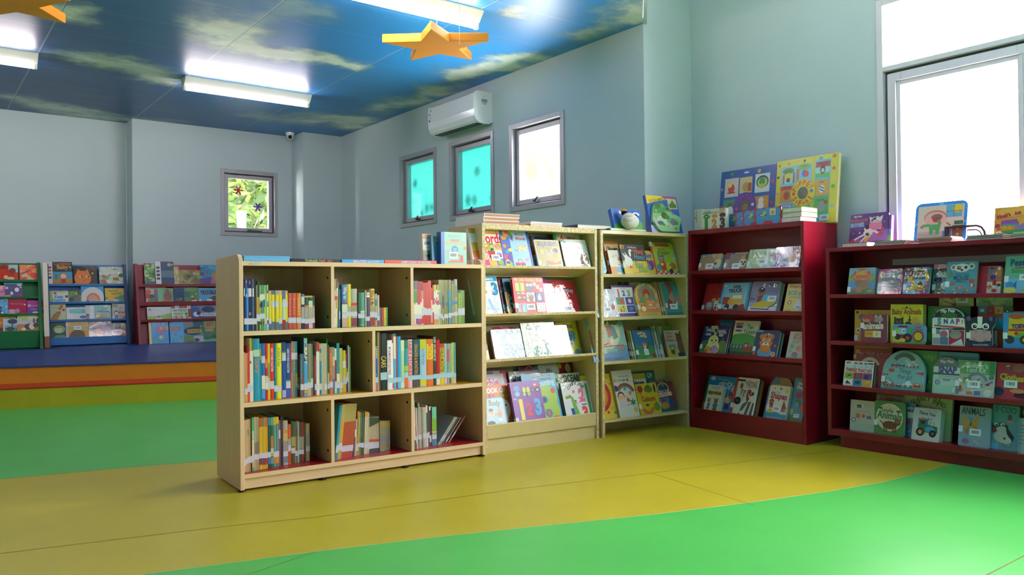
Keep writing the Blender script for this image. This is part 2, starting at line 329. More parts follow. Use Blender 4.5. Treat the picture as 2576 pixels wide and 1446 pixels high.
def ceiling_mat():
    m = bpy.data.materials.new('printed_sky_ceiling'); m.use_nodes = True; g = N(m.node_tree); b = g.n['Principled BSDF']; b.inputs['Roughness'].default_value = .38; b.inputs['Specular IOR Level'].default_value = .35
    tc = g.add('ShaderNodeTexCoord'); P = tc.outputs['Object']
    def noise(scale, detail, st=(1, 1, 1), off=(0, 0, 0)):
        mp = g.add('ShaderNodeMapping'); mp.inputs['Scale'].default_value = st; mp.inputs['Location'].default_value = off
        g.link(P, mp.inputs[0]); n = g.add('ShaderNodeTexNoise', Scale=scale, Detail=detail, Roughness=.6); g.link(mp.outputs[0], n.inputs['Vector']); return n
    def math_(op, a, b_=None, clamp=False):
        n = g.add('ShaderNodeMath', _operation=op, _use_clamp=clamp)
        for i, v in enumerate((a, b_)):
            if v is None: continue
            if isinstance(v, (int, float)): n.inputs[i].default_value = v
            else: g.link(v, n.inputs[i])
        return n.outputs[0]
    # warped position so that cloud edges billow
    wn = noise(1.6, 5); vs = g.add('ShaderNodeVectorMath', _operation='MULTIPLY_ADD'); g.link(wn.outputs['Color'], vs.inputs[0]); vs.inputs[1].default_value = (.9, .9, 0); g.link(P, vs.inputs[2])
    ofs = g.add('ShaderNodeVectorMath', _operation='SUBTRACT'); g.link(vs.outputs[0], ofs.inputs[0]); ofs.inputs[1].default_value = (.45, .45, 0)
    tot = None
    for x, y, rx, ry, amp in CLOUDS:
        mp = g.add('ShaderNodeMapping'); mp.inputs['Location'].default_value = (-x/rx, -y/ry, 0); mp.inputs['Scale'].default_value = (1/rx, 1/ry, 0)
        g.link(ofs.outputs[0], mp.inputs[0]); ln = g.add('ShaderNodeVectorMath', _operation='LENGTH'); g.link(mp.outputs[0], ln.inputs[0])
        mr = g.add('ShaderNodeMapRange', _interpolation_type='SMOOTHSTEP', i1=1.25, i2=.15, i3=0., i4=amp); g.link(ln.outputs['Value'], mr.inputs[0])
        tot = mr.outputs[0] if tot is None else math_('ADD', tot, mr.outputs[0])
    f1 = noise(3.2, 9, (1, 1.25, 1)); fl = math_('MULTIPLY', math_('SUBTRACT', f1.outputs['Fac'], .5), 1.7)
    wis = noise(1.1, 7, (.6, 1.7, 1), (3, 1, 0)); w2 = g.add('ShaderNodeMapRange', i1=.52, i2=.78, i3=0., i4=.32); g.link(wis.outputs['Fac'], w2.inputs[0])
    dens = math_('ADD', math_('MULTIPLY', tot, math_('ADD', 1.12, fl)), w2.outputs[0], True)
    sky = g.add('ShaderNodeValToRGB'); e = sky.color_ramp.elements
    sep = g.add('ShaderNodeSeparateXYZ'); g.link(P, sep.inputs[0])
    # deep blue over the stage, brighter blue towards the windows and the middle of the room
    hx = g.add('ShaderNodeMapRange', i1=.6, i2=3.9, i3=0., i4=1.); g.link(sep.outputs[0], hx.inputs[0])
    hy = g.add('ShaderNodeMapRange', i1=9.6, i2=5.6, i3=-.38, i4=.12); g.link(sep.outputs[1], hy.inputs[0])
    g.link(math_('ADD', hx.outputs[0], hy.outputs[0], True), sky.inputs[0])
    e[0].position = 0; e[0].color = (*lin('214f86'), 1); e[1].position = 1; e[1].color = (*lin('2f92dc'), 1)
    k = sky.color_ramp.elements.new(.4); k.color = (*lin('2d6fa8'), 1)
    cl = g.add('ShaderNodeValToRGB'); c = cl.color_ramp.elements; c[0].position = .15; c[0].color = (*lin('5a7f95'), 1); c[1].position = .95; c[1].color = (*lin('e4ebdc'), 1)
    k = c.new(.5); k.color = (*lin('a3b8ad'), 1)
    dn = noise(2.3, 6, (1, 1.4, 1), (7, 2, 0)); g.link(math_('ADD', math_('MULTIPLY', dens, .75), math_('MULTIPLY', math_('SUBTRACT', dn.outputs['Fac'], .45), .9), True), cl.inputs[0])
    mx = g.add('ShaderNodeMix', _data_type='RGBA'); g.link(dens, mx.inputs['Factor']); g.link(sky.outputs[0], mx.inputs[6]); g.link(cl.outputs[0], mx.inputs[7])
    # tile joints
    jx = math_('FRACT', math_('DIVIDE', math_('SUBTRACT', sep.outputs[0], .897-121), 1.21)); jy = math_('FRACT', math_('DIVIDE', math_('SUBTRACT', sep.outputs[1], 5.71-60.2), .602))
    lx = math_('LESS_THAN', jx, .0095); ly = math_('LESS_THAN', jy, .012)
    dk = math_('LESS_THAN', math_('ABSOLUTE', math_('SUBTRACT', jx, .012)), .0022)
    j = math_('MULTIPLY', math_('MAXIMUM', lx, math_('MULTIPLY', ly, .6)), .42)
    m2 = g.add('ShaderNodeMix', _data_type='RGBA'); g.link(j, m2.inputs['Factor']); g.link(mx.outputs[2], m2.inputs[6]); m2.inputs[7].default_value = (*lin('b9cbdc'), 1)
    m3 = g.add('ShaderNodeMix', _data_type='RGBA'); g.link(math_('MULTIPLY', dk, .7), m3.inputs['Factor']); g.link(m2.outputs[2], m3.inputs[6]); m3.inputs[7].default_value = (*lin('203850'), 1)
    g.link(m3.outputs[2], b.inputs['Base Color'])
    return m

# ------------------------------------------------------------------ room shell
def slab(name, axis, pos, thick, a0, a1, z0, z1, holes, m):
    """wall perpendicular to axis at pos..pos+thick with rectangular openings (a0, a1, z0, z1)"""
    mb = MB(); A = sorted({a0, a1, *[h[0] for h in holes], *[h[1] for h in holes]}); Z = sorted({z0, z1, *[h[2] for h in holes], *[h[3] for h in holes]})
    for i in range(len(A)-1):
        for k in range(len(Z)-1):
            ca, cz = (A[i]+A[i+1])/2, (Z[k]+Z[k+1])/2
            if any(h[0] < ca < h[1] and h[2] < cz < h[3] for h in holes): continue
            if axis == 'x': mb.box(pos, pos+thick, A[i], A[i+1], Z[k], Z[k+1])
            else: mb.box(A[i], A[i+1], pos, pos+thick, Z[k], Z[k+1])
    return struct(mb.build(name, m))
CH, XW, XB = 3.06, 4.51, 5.06
WIN_R = [(7.212, 7.985), (6.17, 6.945), (5.14, 5.914)]      # three small windows in the long wall
ZW = (1.765, 2.573)
WB = (3.085, 3.797, 1.757, 2.571)                          # small window in the back wall
BIG = [(1.70, 2.665, 1.16, 2.88), (.10, 1.065, 1.16, 2.88), (-1.5, -.535, 1.16, 2.88), (-3.1, -2.135, 1.16, 2.88)]
slab('wall_right', 'x', XW, .16, 4.215, 9.53, 0, CH+.7, [(a, b, *ZW) for a, b in WIN_R], WALL)
slab('wall_bay', 'x', XB, .16, -7.0, 4.215, 0, 3.8, BIG, WALL)
mb = MB(); mb.box(XW+.16, XB+.16, 4.215, 4.4, 0, 3.8); mb.box(XW, XW+.16, 4.2149, 4.216, 0, 3.8); struct(mb.build('wall_bay_return', WALL))
slab('wall_back', 'y', 9.888, .3, 2.09, 3.99, 0, CH+.1, [WB], WALL)
mb = MB(); mb.box(3.99, XW+.2, 9.52, 10.2, 0, CH+.1); struct(mb.build('wall_back_pillar', WALL))
mb = MB(); mb.box(-8.2, 2.0905, 10.19, 10.36, 0, CH+.1); struct(mb.build('wall_stage', WALL))
slab('wall_left', 'x', -8.2, .16, -7.0, 10.3, 0, CH+.1, [], WALL)
slab('wall_front', 'y', -7.16, .16, -8.2, XB+.2, 0, 3.8, [], WALL)
# ceiling with the window bay left higher
mb = MB(); q = [(-8.2, -7.1), (3.72, -7.1), (3.72, 3.46), (XW+.16, 4.235+.14), (XW+.16, 10.3), (-8.2, 10.3)]
mb.prism(q, CH, CH+.05, axis='z'); CEIL = struct(mb.build('ceiling', ceiling_mat()))
mb = MB(); mb.box(3.72, XB+.2, -7.1, 4.4, 3.72, 3.8); mb.box(3.72, 3.76, -7.1, 3.46, CH, 3.75); mb.prism([(3.72, 3.46), (3.76, 3.46), (XW+.04, 4.215), (XW, 4.215)], CH, 3.75, axis='z'); struct(mb.build('ceiling_bay', WALL))
# floor: sheets of coloured vinyl with curved joins
near = [(-8.3, 3.9), (-1.2, 3.42), (-.2, 3.29), (.672, 3.116), (1.28, 2.958), (1.75, 2.815), (2.143, 2.677), (2.686, 2.478), (3.216, 2.322), (3.683, 2.205), (4.047, 2.14), (4.45, 2.115), (4.80, 2.113), (5.26, 2.15)]
far = [(-8.3, 6.0), (-1.2, 5.5), (.423, 5.263), (.944, 5.153), (1.51, 4.995), (2.3, 4.76), (3.2, 4.5), (4.7, 4.2), (5.26, 4.1)]
mb = MB()
mb.face([(x, y, 0) for x, y in [(-8.3, -7.16), (5.26, -7.16)]+near[::-1]], 1)
mb.face([(x, y, 0) for x, y in near+far[::-1]], 0)
mb.face([(x, y, 0) for x, y in far+[(5.26, 10.36), (-8.3, 10.36)]], 1)
def strip(pts, w, mi, z=.0006):
    for (x0, y0), (x1, y1) in zip(pts, pts[1:]):
        d = math.hypot(x1-x0, y1-y0); nx, ny = -(y1-y0)/d*w/2, (x1-x0)/d*w/2
        mb.face([(x0-nx, y0-ny, z), (x1-nx, y1-ny, z), (x1+nx, y1+ny, z), (x0+nx, y0+ny, z)], mi)
strip([(-4.2, 4.85), (.298, 3.728), (1.164, 3.519), (1.488, 3.413), (2.495, 3.244), (3.29, 3.049), (4.75, 2.72)], .005, 2)
strip([(3.29, 3.049), (3.156, 2.285)], .004, 2)
strip([(1.28, 2.958), (.95, 2.86), (-4.2, 1.9)], .003, 2)
strip([(2.2, 1.22), (5.0, 1.22)], .006, 2)
strip(near, .005, 3); strip(far, .004, 2)
mb.box(-8.3, 5.26, -7.16, 10.36, -.12, -.01, 0)
struct(mb.build('floor', [YARD, GARD, SEAM, SEAML]))

# ------------------------------------------------------------------ padded steps up to the reading stage
S = Vector((2.418-.692, 7.981-8.576, 0)).normalized(); NN = Vector((-S.y, S.x, 0)); B0 = Vector((.692, 8.576, 0))
def stp(k, off): p = B0+S*k+NN*off; return (p.x, p.y)
K0, K1 = -3.4, 3.85
def wavy(off, amp, seed):
    rd = random.Random(seed); return [tuple(Vector(stp(K0+(K1-K0)*i/40, off))+Vector((NN.x, NN.y))*rd.uniform(-amp, amp)) for i in range(41)]
root = empty('padded_step', (*stp(1, 0), 0), 0, 'mustard padded step with a narrow red tread below the blue stage', 'step')
def step_block(name, off0, off1, z0, z1, m, parent, seed):
    a = wavy(off0, .008, seed); b = wavy(off1, 0, 1); mb = MB(); ox, oy, oz = parent.location
    for i in range(40):
        p, q, r, s = a[i], a[i+1], b[i+1], b[i]
        mb.face([(p[0]-ox, p[1]-oy, z0), (q[0]-ox, q[1]-oy, z0), (q[0]-ox, q[1]-oy, z1), (p[0]-ox, p[1]-oy, z1)], 0)
        mb.face([(p[0]-ox, p[1]-oy, z1), (q[0]-ox, q[1]-oy, z1), (r[0]-ox, r[1]-oy, z1), (s[0]-ox, s[1]-oy, z1)], 1)
    return mb.build(name, m, parent)
step_block('riser', 0, .42, 0, .176, [YELV, YELV], root, 3)
mb = MB(); ox, oy, _ = root.location
a = wavy(-.004, .006, 3); b = wavy(.43, 0, 1)
for i in range(40):
    p, q, r, s = a[i], a[i+1], b[i+1], b[i]
    top = [(p[0]-ox, p[1]-oy, .189), (q[0]-ox, q[1]-oy, .189), (r[0]-ox, r[1]-oy, .189), (s[0]-ox, s[1]-oy, .189)]
    mb.face(top); mb.face([(x, y, z-.012) for x, y, z in top[::-1]]); mb.face([(p[0]-ox, p[1]-oy, .177), (q[0]-ox, q[1]-oy, .177), top[1], top[0]])
mb.build('tread', REDV, root)
root = empty('stage_platform', (*stp(1, .42), 0), 0, 'raised blue vinyl stage with an orange front under the slanted book racks', 'stage')
ox, oy, _ = root.location
a = wavy(.42, .006, 9); mb = MB()
for i in range(40):
    p, q = a[i], a[i+1]; mb.face([(p[0]-ox, p[1]-oy, .0), (q[0]-ox, q[1]-oy, .0), (q[0]-ox, q[1]-oy, .346), (p[0]-ox, p[1]-oy, .346)])
mb.build('front', ORANGEV, root)
mb = MB(); a = wavy(.41, .004, 9)
for i in range(40):
    p, q = a[i], a[i+1]; yb = lambda x: 10.185 if x < 2.06 else 9.885 if x < 3.97 else 9.515
    r, s = (q[0], max(9.2, q[1]+.05) if q[0] > -1 else min(10.1, q[1]+.05)), (p[0], max(9.2, p[1]+.05) if p[0] > -1 else min(10.1, p[1]+.05)); t, w = (q[0], yb(q[0])), (p[0], yb(q[0]))
    z = lambda P: (P[0]-ox, P[1]-oy, .355 if P in (p, q) else .49)
    mb.face([z(p), z(q), z(r), z(s)], sm=True); mb.face([z(s), z(r), z(t), z(w)], sm=True)
    mb.face([(p[0]-ox, p[1]-oy, .340), (q[0]-ox, q[1]-oy, .340), z(q), z(p)])
mb.build('top', BLUEV, root)

# ------------------------------------------------------------------ windows
def frame(mb, axis, pos, d, a0, a1, z0, z1, t, mi=0):
    f = (lambda A0, A1, Z0, Z1: mb.box(pos, pos+d, A0, A1, Z0, Z1, mi)) if axis == 'x' else (lambda A0, A1, Z0, Z1: mb.box(A0, A1, pos, pos+d, Z0, Z1, mi))
    f(a0, a0+t, z0, z1); f(a1-t, a1, z0, z1); f(a0+t, a1-t, z1-t, z1); f(a0+t, a1-t, z0, z0+t)
def flower_poly(r, n=6): return [(r*(.62+.38*math.cos(n*t))*math.cos(t), r*(.62+.38*math.cos(n*t))*math.sin(t)) for t in [2*PI*i/60 for i in range(60)]]
def small_window(idx, axis, pos, a0, a1, z0, z1, blind=None, flowers=()):
    w = struct(empty('window_%d' % idx, (0, 0, 0)))
    mb = MB(); frame(mb, axis, pos-.012, .16, a0-.002, a1+.002, z0-.002, z1+.002, .045); mb.build('window_frame', ALU, w, .003)
    mb = MB(); frame(mb, axis, pos+.045, .05, a0+.045, a1-.045, z0+.045, z1-.045, .012, 1); frame(mb, axis, pos+.03, .06, a0+.057, a1-.057, z0+.057, z1-.057, .045); sash = mb.build('window_sash', [ALU, ALUD], w, .003)
    g = MB()
    if axis == 'x': g.box(pos+.062, pos+.067, a0+.1, a1-.1, z0+.1, z1-.1)
    else: g.box(a0+.1, a1-.1, pos+.062, pos+.067, z0+.1, z1-.1)
    g.build('pane', GLASS, sash)
    h = MB(); c = (a0+a1)/2+.02
    if axis == 'x': h.box(pos-.012, pos+.03, c-.02, c+.02, z0+.062, z0+.082); h.cyl((pos-.01, c, z0+.07), (pos-.045, c-.09, z0+.095), .009, 8)
    else: h.box(c-.04, c+.0, pos-.012, pos+.03, z0+.062, z0+.08); h.cyl((c, pos-.01, z0+.07), (c+.12, pos-.04, z0+.062), .009, 8)
    h.build('window_handle', ALUD, w)
    if blind:
        b = MB(); nseg = 24
        for i in range(nseg):
            y = [a0+.052+(a1-a0-.104)*(i+k)/nseg for k in (0, 1)]; x = [pos+.085+.004*math.sin(7*v*2) for v in y]
            b.face([(x[0], y[0], z0+.06+blind[0]), (x[1], y[1], z0+.06+blind[0]), (x[1], y[1], z1-.06-blind[1]), (x[0], y[0], z1-.06-blind[1])], sm=True)
        b.build('blind', TEAL, w)
    for fa, fz, r, m in flowers:
        f = MB(); d = .07 if not blind else .1
        o = [(fa+x, fz+y) for x, y in flower_poly(r)]
        f.prism(o, pos+d, pos+d+.0015, axis=axis); f.build('paper_flower', m, w)
    return w
FLD = mat('paper_flower_dark', '39505c', .7); FLR = mat('paper_flower_red', 'd01612', .7); FLP = mat('paper_flower_violet', '6a3fb0', .7)
small_window(1, 'x', XW, *WIN_R[0], *ZW, blind=(.0, .0), flowers=[(7.80, 2.26, .055, FLD), (7.66, 1.91, .05, FLD), (7.54, 1.955, .06, FLD), (7.44, 1.96, .05, FLD)])
small_window(2, 'x', XW, *WIN_R[1], *ZW, blind=(.0, .0), flowers=[(6.57, 2.24, .06, FLD), (6.74, 1.965, .07, FLD), (6.62, 1.955, .06, FLD), (6.32, 1.95, .065, FLD), (6.21, 1.99, .055, FLD)])
small_window(3, 'x', XW, *WIN_R[2], *ZW)
small_window(4, 'y', 9.888, WB[0], WB[1], WB[2], WB[3], flowers=[(3.325, 2.33, .062, FLR), (3.57, 2.135, .062, FLP)])
for k, (a0, a1, z0, z1) in enumerate(BIG):
    w = struct(empty('window_%d' % (5+k), (0, 0, 0))); zt = 2.425
    mb = MB(); frame(mb, 'x', XB-.015, .14, a0-.003, a1+.003, z0-.003, z1+.003, .042); mb.box(XB-.015, XB+.12, a0+.04, a1-.04, zt-.012, zt+.02); mb.build('window_frame', PVC, w, .003)
    mb = MB(); frame(mb, 'x', XB+.02, .06, a0+.04, a1-.04, z0+.04, zt-.012, .025, 1); frame(mb, 'x', XB-.005, .07, a0+.062, a1-.062, z0+.06, zt-.032, .085); frame(mb, 'x', XB-.018, .03, a0+.115, a1-.115, z0+.11, zt-.082, .006); s = mb.build('window_sash', [PVC, ALUD], w, .003)
    g = MB(); g.box(XB+.04, XB+.046, a0+.14, a1-.14, z0+.14, zt-.115); g.build('pane', GLASS, s)
    g = MB(); g.box(XB+.05, XB+.056, a0+.04, a1-.04, zt+.02, z1-.04); g.build('transom_pane', GLASS, w)
# daylight portals sit in the window openings
def portal(axis, pos, a0, a1, z0, z1):
    L = bpy.data.lights.new('daylight_portal', 'AREA'); L.shape = 'RECTANGLE'; L.cycles.is_portal = True
    o = bpy.data.objects.new('daylight_portal', L); COL.objects.link(o); L.size = a1-a0; L.size_y = z1-z0
    if axis == 'x': o.location = (pos, (a0+a1)/2, (z0+z1)/2); o.rotation_euler = (PI/2, 0, PI/2)
    else: o.location = ((a0+a1)/2, pos, (z0+z1)/2); o.rotation_euler = (-PI/2, 0, 0)
    return o
for a, b in WIN_R: portal('x', XW+.15, a, b, *ZW)
for a0, a1, z0, z1 in BIG: portal('x', XB+.15, a0, a1, z0, z1)
portal('y', 10.15, *WB)

# ------------------------------------------------------------------ tree outside the far window
LEAF = [mat('leaf_%s' % n, c, .5, .4) for n, c in (('dark', '2c4318'), ('mid', '4c6626'), ('pale', '7d9440'), ('dull', '4a573c'))]
rd = random.Random(5); mb = MB()
for i in range(9000):
    f = rd.random(); x, y, z = rd.uniform(3.2, 7.6), rd.uniform(12.0, 15.4), .2+5.6*f; L = rd.uniform(.14, .36); a, e = rd.uniform(0, 2*PI), rd.uniform(-.9, .9); w = L*.36
    d = Vector((math.cos(a)*math.cos(e), math.sin(a)*math.cos(e), math.sin(e))); s = d.cross(Vector((rd.uniform(-1, 1), rd.uniform(-1, 1), rd.uniform(-1, 1)))).normalized(); p = Vector((x, y, z))
    mb.face([p, p+d*L*.45+s*w/2, p+d*L, p+d*L*.45-s*w/2], rd.choice([0, 0, 1, 1, 2, 3]))
t = empty('tree', (5.4, 14.2, 0), 0, 'leafy green tree outside the small far window', 'tree')
for v in range(len(mb.v)): mb.v[v] = (mb.v[v][0]-5.4, mb.v[v][1]-14.2, mb.v[v][2])
mb.build('foliage', LEAF, t)
mb = MB(); mb.cyl((0, 0, -.3), (.05, 0, 1.6), .16, 12, .12); mb.tube([(.05, 0, 1.6), (-.5, -.3, 2.6)], .07); mb.tube([(.05, 0, 1.6), (.6, -.2, 2.8)], .06); mb.build('trunk', mat('bark', '6b5a47', .8), t)
mb = MB(); mb.box(-.05, .05, -.05, .05, -.3, 2.22); mb.box(-.06, .06, -.06, .06, 2.22, 2.26)
o = mb.build('post', mat('white_post', 'efe9e4', .6)); o.location = (3.95, 11.7, 0); tag(o, 'white post outside the small far window in front of the tree', 'post')
mb = MB(); mb.box(-4, 16, 16.2, 16.5, -.35, 7.5); struct(mb.build('added_sky_blocker', mat('dark_green_blocker', '3a4427', .9, .2, noise=.4, nscale=2)))  # added dark green screen that blocks the sky behind the leaves
mb = MB(); mb.box(-4.4, 8, 10.36, 12.3, 3.3, 3.5); struct(mb.build('added_shade_slab', WALL))  # unseen slab added outside the wall to cut skylight on the tree
mb = MB(); mb.box(-4.2, 12, 10.37, 30, -.35, -.3); o = mb.build('ground', mat('outside_ground', '8f8f80', .8)); struct(o)

# ------------------------------------------------------------------ ceiling lights
def light_fixture(x0, x1, y, label):
    r = empty('batten_light', ((x0+x1)/2, y, CH), 0, label, 'ceiling light', 'white single tube batten lights on the ceiling'); L = (x1-x0)/2
    mb = MB(); mb.prism([(-.025, -.08), (.025, -.08), (.085, -.012), (.085, 0), (-.085, 0), (-.085, -.012)], -L, L, axis='x'); mb.build('housing', WHITEM, r, .002)
    mb = MB(); mb.cyl((-L+.02, 0, -.102), (L-.02, 0, -.102), .016, 16); mb.build('tube', TUBE, r)
    for g in (-1, 1):
        mb = MB(); mb.box(g*(L-.012)-.012, g*(L-.012)+.012, -.018, .018, -.122, -.075); mb.build('lamp_holder', WHITEM, r, .003)
light_fixture(2.085, 3.325, 7.77, 'white batten light nearest the back wall window, whole in view')
light_fixture(-.33, .905, 7.77, 'white batten light over the left of the stage, cut off by picture edge')
light_fixture(2.11, 3.35, 4.77, 'white batten light just above the orange star nearest the window bay')
light_fixture(-2.75, -1.51, 7.77, 'white batten light over the far left of the stage')
light_fixture(-.33, .91, 4.77, 'white batten light above the left floor')

# orange star hung under the ceiling
def star(cx, cy, zb, R, th, rot, label):
    r = empty('hanging_star', (cx, cy, zb), 0, label, 'star decoration', 'orange foam stars under the ceiling')
    o = [((R if i % 2 == 0 else R*.42)*math.cos(rot+PI*i/5), (R if i % 2 == 0 else R*.42)*math.sin(rot+PI*i/5)) for i in range(10)]
    mb = MB(); mb.prism(o, 0, th, axis='z'); mb.build('star_body', ORANGE, r, .004)
    mb = MB()
    mb.cyl((0, 0, th), (0, 0, CH-zb), .002, 6)
    mb.build('cord', mat('hanging_cord', 'd9cdbb', .6) if 'hanging_cord' not in bpy.data.materials else bpy.data.materials['hanging_cord'], r); return r
C0 = Vector((3.091, 4.916)); tip = Vector((2.854, 4.609))-C0
star(C0.x, C0.y, 2.8, .40, .062, math.atan2(tip.y, tip.x), 'orange five pointed star hanging below the batten light')
star(.50, 5.62, 2.78, .40, .062, .55, 'orange star at the top left corner, only one point showing')
mb = MB(); mb.cyl((3.01, 4.50, 3.06), (3.01, 4.50, 2.70), .0022, 6); tag(mb.build('pull_cord', bpy.data.materials['hanging_cord']), 'thin pale cord hanging straight down in front of the orange star', 'cord')

# split air conditioner above the middle small window
r = empty('air_conditioner', (XW, 6.6, 2.64), 0, 'white wall air conditioner between ceiling and teal window', 'air conditioner')
prof = [(-.002, .02), (-.002, .29), (-.15, .292), (-.19, .287), (-.208, .27), (-.212, .12), (-.205, .06), (-.185, .022), (-.15, .0), (-.05, -.005)]
mb = MB(); mb.prism([(x, z) for x, z in prof], -.415, .415, axis='y'); body = mb
body.v = [(v[0], v[1], v[2]) for v in body.v]
mb2 = MB(); n = len(prof)
mb2.mesh([(x, -.415, z) for x, z in prof]+[(x, .415, z) for x, z in prof], [list(range(n)), list(range(2*n-1, n-1, -1))]+[(i, (i+1) % n, (i+1) % n+n, i+n) for i in range(n)])
mb2.build('casing', WHITE, r, .006)
mb = MB(); mb.box(-.172, -.075, -.36, .36, -.0075, .004); mb.build('air_outlet', DARK, r)
mb = MB(); mb.prism([(-.204, .045), (-.2, .018), (-.165, -.006), (-.17, -.0115), (-.207, .016)], -.37, .37, axis='y')
fl = MB(); P = [(-.2115, .052), (-.2075, .05), (-.187, .018), (-.165, .0), (-.168, -.006), (-.192, .014)]; n = len(P)
fl.mesh([(x, -.37, z) for x, z in P]+[(x, .37, z) for x, z in P], [list(range(n)), list(range(2*n-1, n-1, -1))]+[(i, (i+1) % n, (i+1) % n+n, i+n) for i in range(n)]); fl.build('flap', WHITE, r)
mb = MB(); mb.box(-.13, -.06, -.4162, -.414, .19, .225, 0, lin('a9b4b8'))
for i in range(4): mb.box(-.125, -.07, -.4166, -.414, .195+.007*i, .1975+.007*i, 0, lin('6f7a80'))
mb.box(-.115, -.075, -.4162, -.414, .175, .181, 0, lin('555d60')); mb.cyl((-.1, -.4162, .25), (-.1, -.414, .25), .006, 10, col=lin('7fbf3a')); mb.build('rating_label', STICK, r)
mb = MB()
for yy, zz, c in ((.37, .245, '9fb0c9'), (.395, .205, '7c8a99'), (.395, .14, '33406e'), (.375, .17, 'b9c1cc')): mb.cyl((-.2105, yy, zz), (-.2135, yy, zz), .011, 14, col=lin(c))
mb.build('badge', STICK, r)
# dome camera
r = empty('security_camera', (3.88, 9.66, CH), 0, 'small white dome camera on the ceiling by the back pillar', 'security camera')
mb = MB(); mb.cyl((0, 0, 0), (0, 0, -.035), .055, 24, .05); mb.ball((0, -.005, -.045), .042, .042, .042); mb.build('housing', WHITE, r)
mb = MB(); mb.cyl((-.012, -.035, -.055), (-.02, -.052, -.063), .024, 18); mb.build('lens', DARK, r)

# ------------------------------------------------------------------ bookcases
RACK = {}
def rack(key, x, y, yaw):
    RACK[key] = Matrix.Translation((x, y, 0)) @ Matrix.Rotation(math.radians(yaw), 4, 'Z')
    return RACK[key]
def rack_root(key, name, label, cat='bookcase', z=0):
    r = empty(name, (0, 0, 0), 0, label, cat); r.matrix_world = RACK[key] @ Matrix.Translation((0, 0, z)); return r
for k, v in RACKS.items(): rack(k, *v)

# pale wooden compartment shelf
W, D, H = 1.492, .44, 1.219; T = .022
r = rack_root('brown', 'compartment_bookcase', 'low pale beech bookcase with eight compartments of upright books')
def rounded_side(x0, x1):
    mb = MB(); pr = [(0, .012), (0, H-.05)]+[(.05-.05*math.cos(t), H-.05+.05*math.sin(t)) for t in [PI/2*i/6 for i in range(1, 7)]]+[(D, H-.01), (D, .012)]
    n = len(pr); mb.mesh([(x0, y, z) for y, z in pr]+[(x1, y, z) for y, z in pr], [list(range(n-1, -1, -1)), list(range(n, 2*n))]+[(i, (i+1) % n, (i+1) % n+n, i+n) for i in range(n)]); return mb
rounded_side(0, T).build('side_panel', BEECHV, r, .002); rounded_side(W-T, W).build('side_panel', BEECHV, r, .002)
ZB = [(1.160, 1.183), (.800, .823), (.433, .456), (.069, .091)]
LAM = [None, LAMG, LAMY, LAMR]; UND = [LAMR, None, None, None]
for i, (z0, z1) in enumerate(ZB):
    mb = MB(); mb.box(T, W-T, .004, D-.012, z0, z1, 0); mb.box(T, W-T, .001, .004, z0, z1, 1)
    if LAM[i]: mb.box(T, W-T, .006, D-.012, z1, z1+.0008, 2)
    if UND[i]: mb.box(T, W-T, .006, D-.012, z0-.0008, z0, 2)
    mb.build('shelf_board', [BEECH, EDGE, LAM[i] or UND[i]], r)
mb = MB(); mb.box(T, W-T, D-.012, D-.002, .069, 1.183); mb.build('back_panel', BEECHV, r)
for u, z0, z1 in DIVIDERS:
    mb = MB(); mb.box(u-.0095, u+.0095, .003, D-.012, z0, z1); d = mb.build('divider', BEECHV, r, .001)
    for zz in (z0+.06, z1-.06):
        c = MB(); c.cyl((u-.0095, .05, zz), (u-.0115, .05, zz), .008, 12); c.build('screw_cap', DARK, d)
mb = MB(); mb.box(T, W-T, .018, .034, .014, .069); mb.build('kick_board', BEECH, r)
for u in (.015, W-.015, .45, .95):
    mb = MB(); mb.cyl((u, .03, 0), (u, .03, .014), .02, 14); mb.build('foot', DARK, r)
mb = MB(); mb.cyl((.085, .0012, 1.172), (.085, -.0008, 1.172), .001, 4); mb.prism([(.085+.028*math.cos(2*PI*i/20), 1.172+.008*math.sin(2*PI*i/20)) for i in range(20)], -.001, .001); mb.build('name_badge', mat('badge_grey', 'b9c2b4', .4), r)

# cream display bookcase with tilted shelves
W, D, H = .935, .43, 1.446; T = .022
r = rack_root('cream1', 'display_bookcase', 'tall cream display bookcase with tilted shelves, between beech shelf and plain cream bookcase')
for x in (0, W-T):
    mb = MB(); mb.box(x, x+T, 0, D, 0, H, 0); mb.box(x, x+T, -.0015, 0, 0, H, 1); mb.build('side_panel', [CREAM, CREAMEDGE], r)
mb = MB(); mb.box(T, W-T, .002, D, 1.412, H, 0); mb.box(T, W-T, 0, .002, 1.412, H, 1); mb.build('top_board', [CREAM, CREAMEDGE], r)
ti = math.tan(math.radians(17))
zrow = [1.182, .876, .589]; ztop = [1.412, 1.168, .862]
for z, zt in zip(zrow, ztop):
    mb = MB(); q = .155; P = [(0, z), (0, z-.016), (q, z-.016-q*ti), (q, z-q*ti)]
    n = 4; mb.mesh([(T, y, k) for y, k in P]+[(W-T, y, k) for y, k in P], [list(range(3, -1, -1)), [4, 5, 6, 7]]+[(1, 2, 6, 5), (2, 3, 7, 6), (3, 0, 4, 7)], 0); mb.face([(T, 0, z), (T, 0, z-.016), (W-T, 0, z-.016), (W-T, 0, z)], 1)
    mb.build('tilted_shelf', [CREAM, CREAMEDGE], r)
    zb = z-q*ti; hh = zt-zb; mb = MB(); P = [(q, zb-.02), (q+.01, zb-.02), (q+hh*ti+.01, zt), (q+hh*ti, zt)]
    mb.mesh([(T, y, k) for y, k in P]+[(W-T, y, k) for y, k in P], [[3, 2, 1, 0], [4, 5, 6, 7], (0, 1, 5, 4), (1, 2, 6, 5), (2, 3, 7, 6), (3, 0, 4, 7)]); mb.build('sloping_back', CREAM, r)
mb = MB(); mb.box(T, W-T, .02, .22, .12, .14); mb.build('bottom_shelf', CREAM, r)
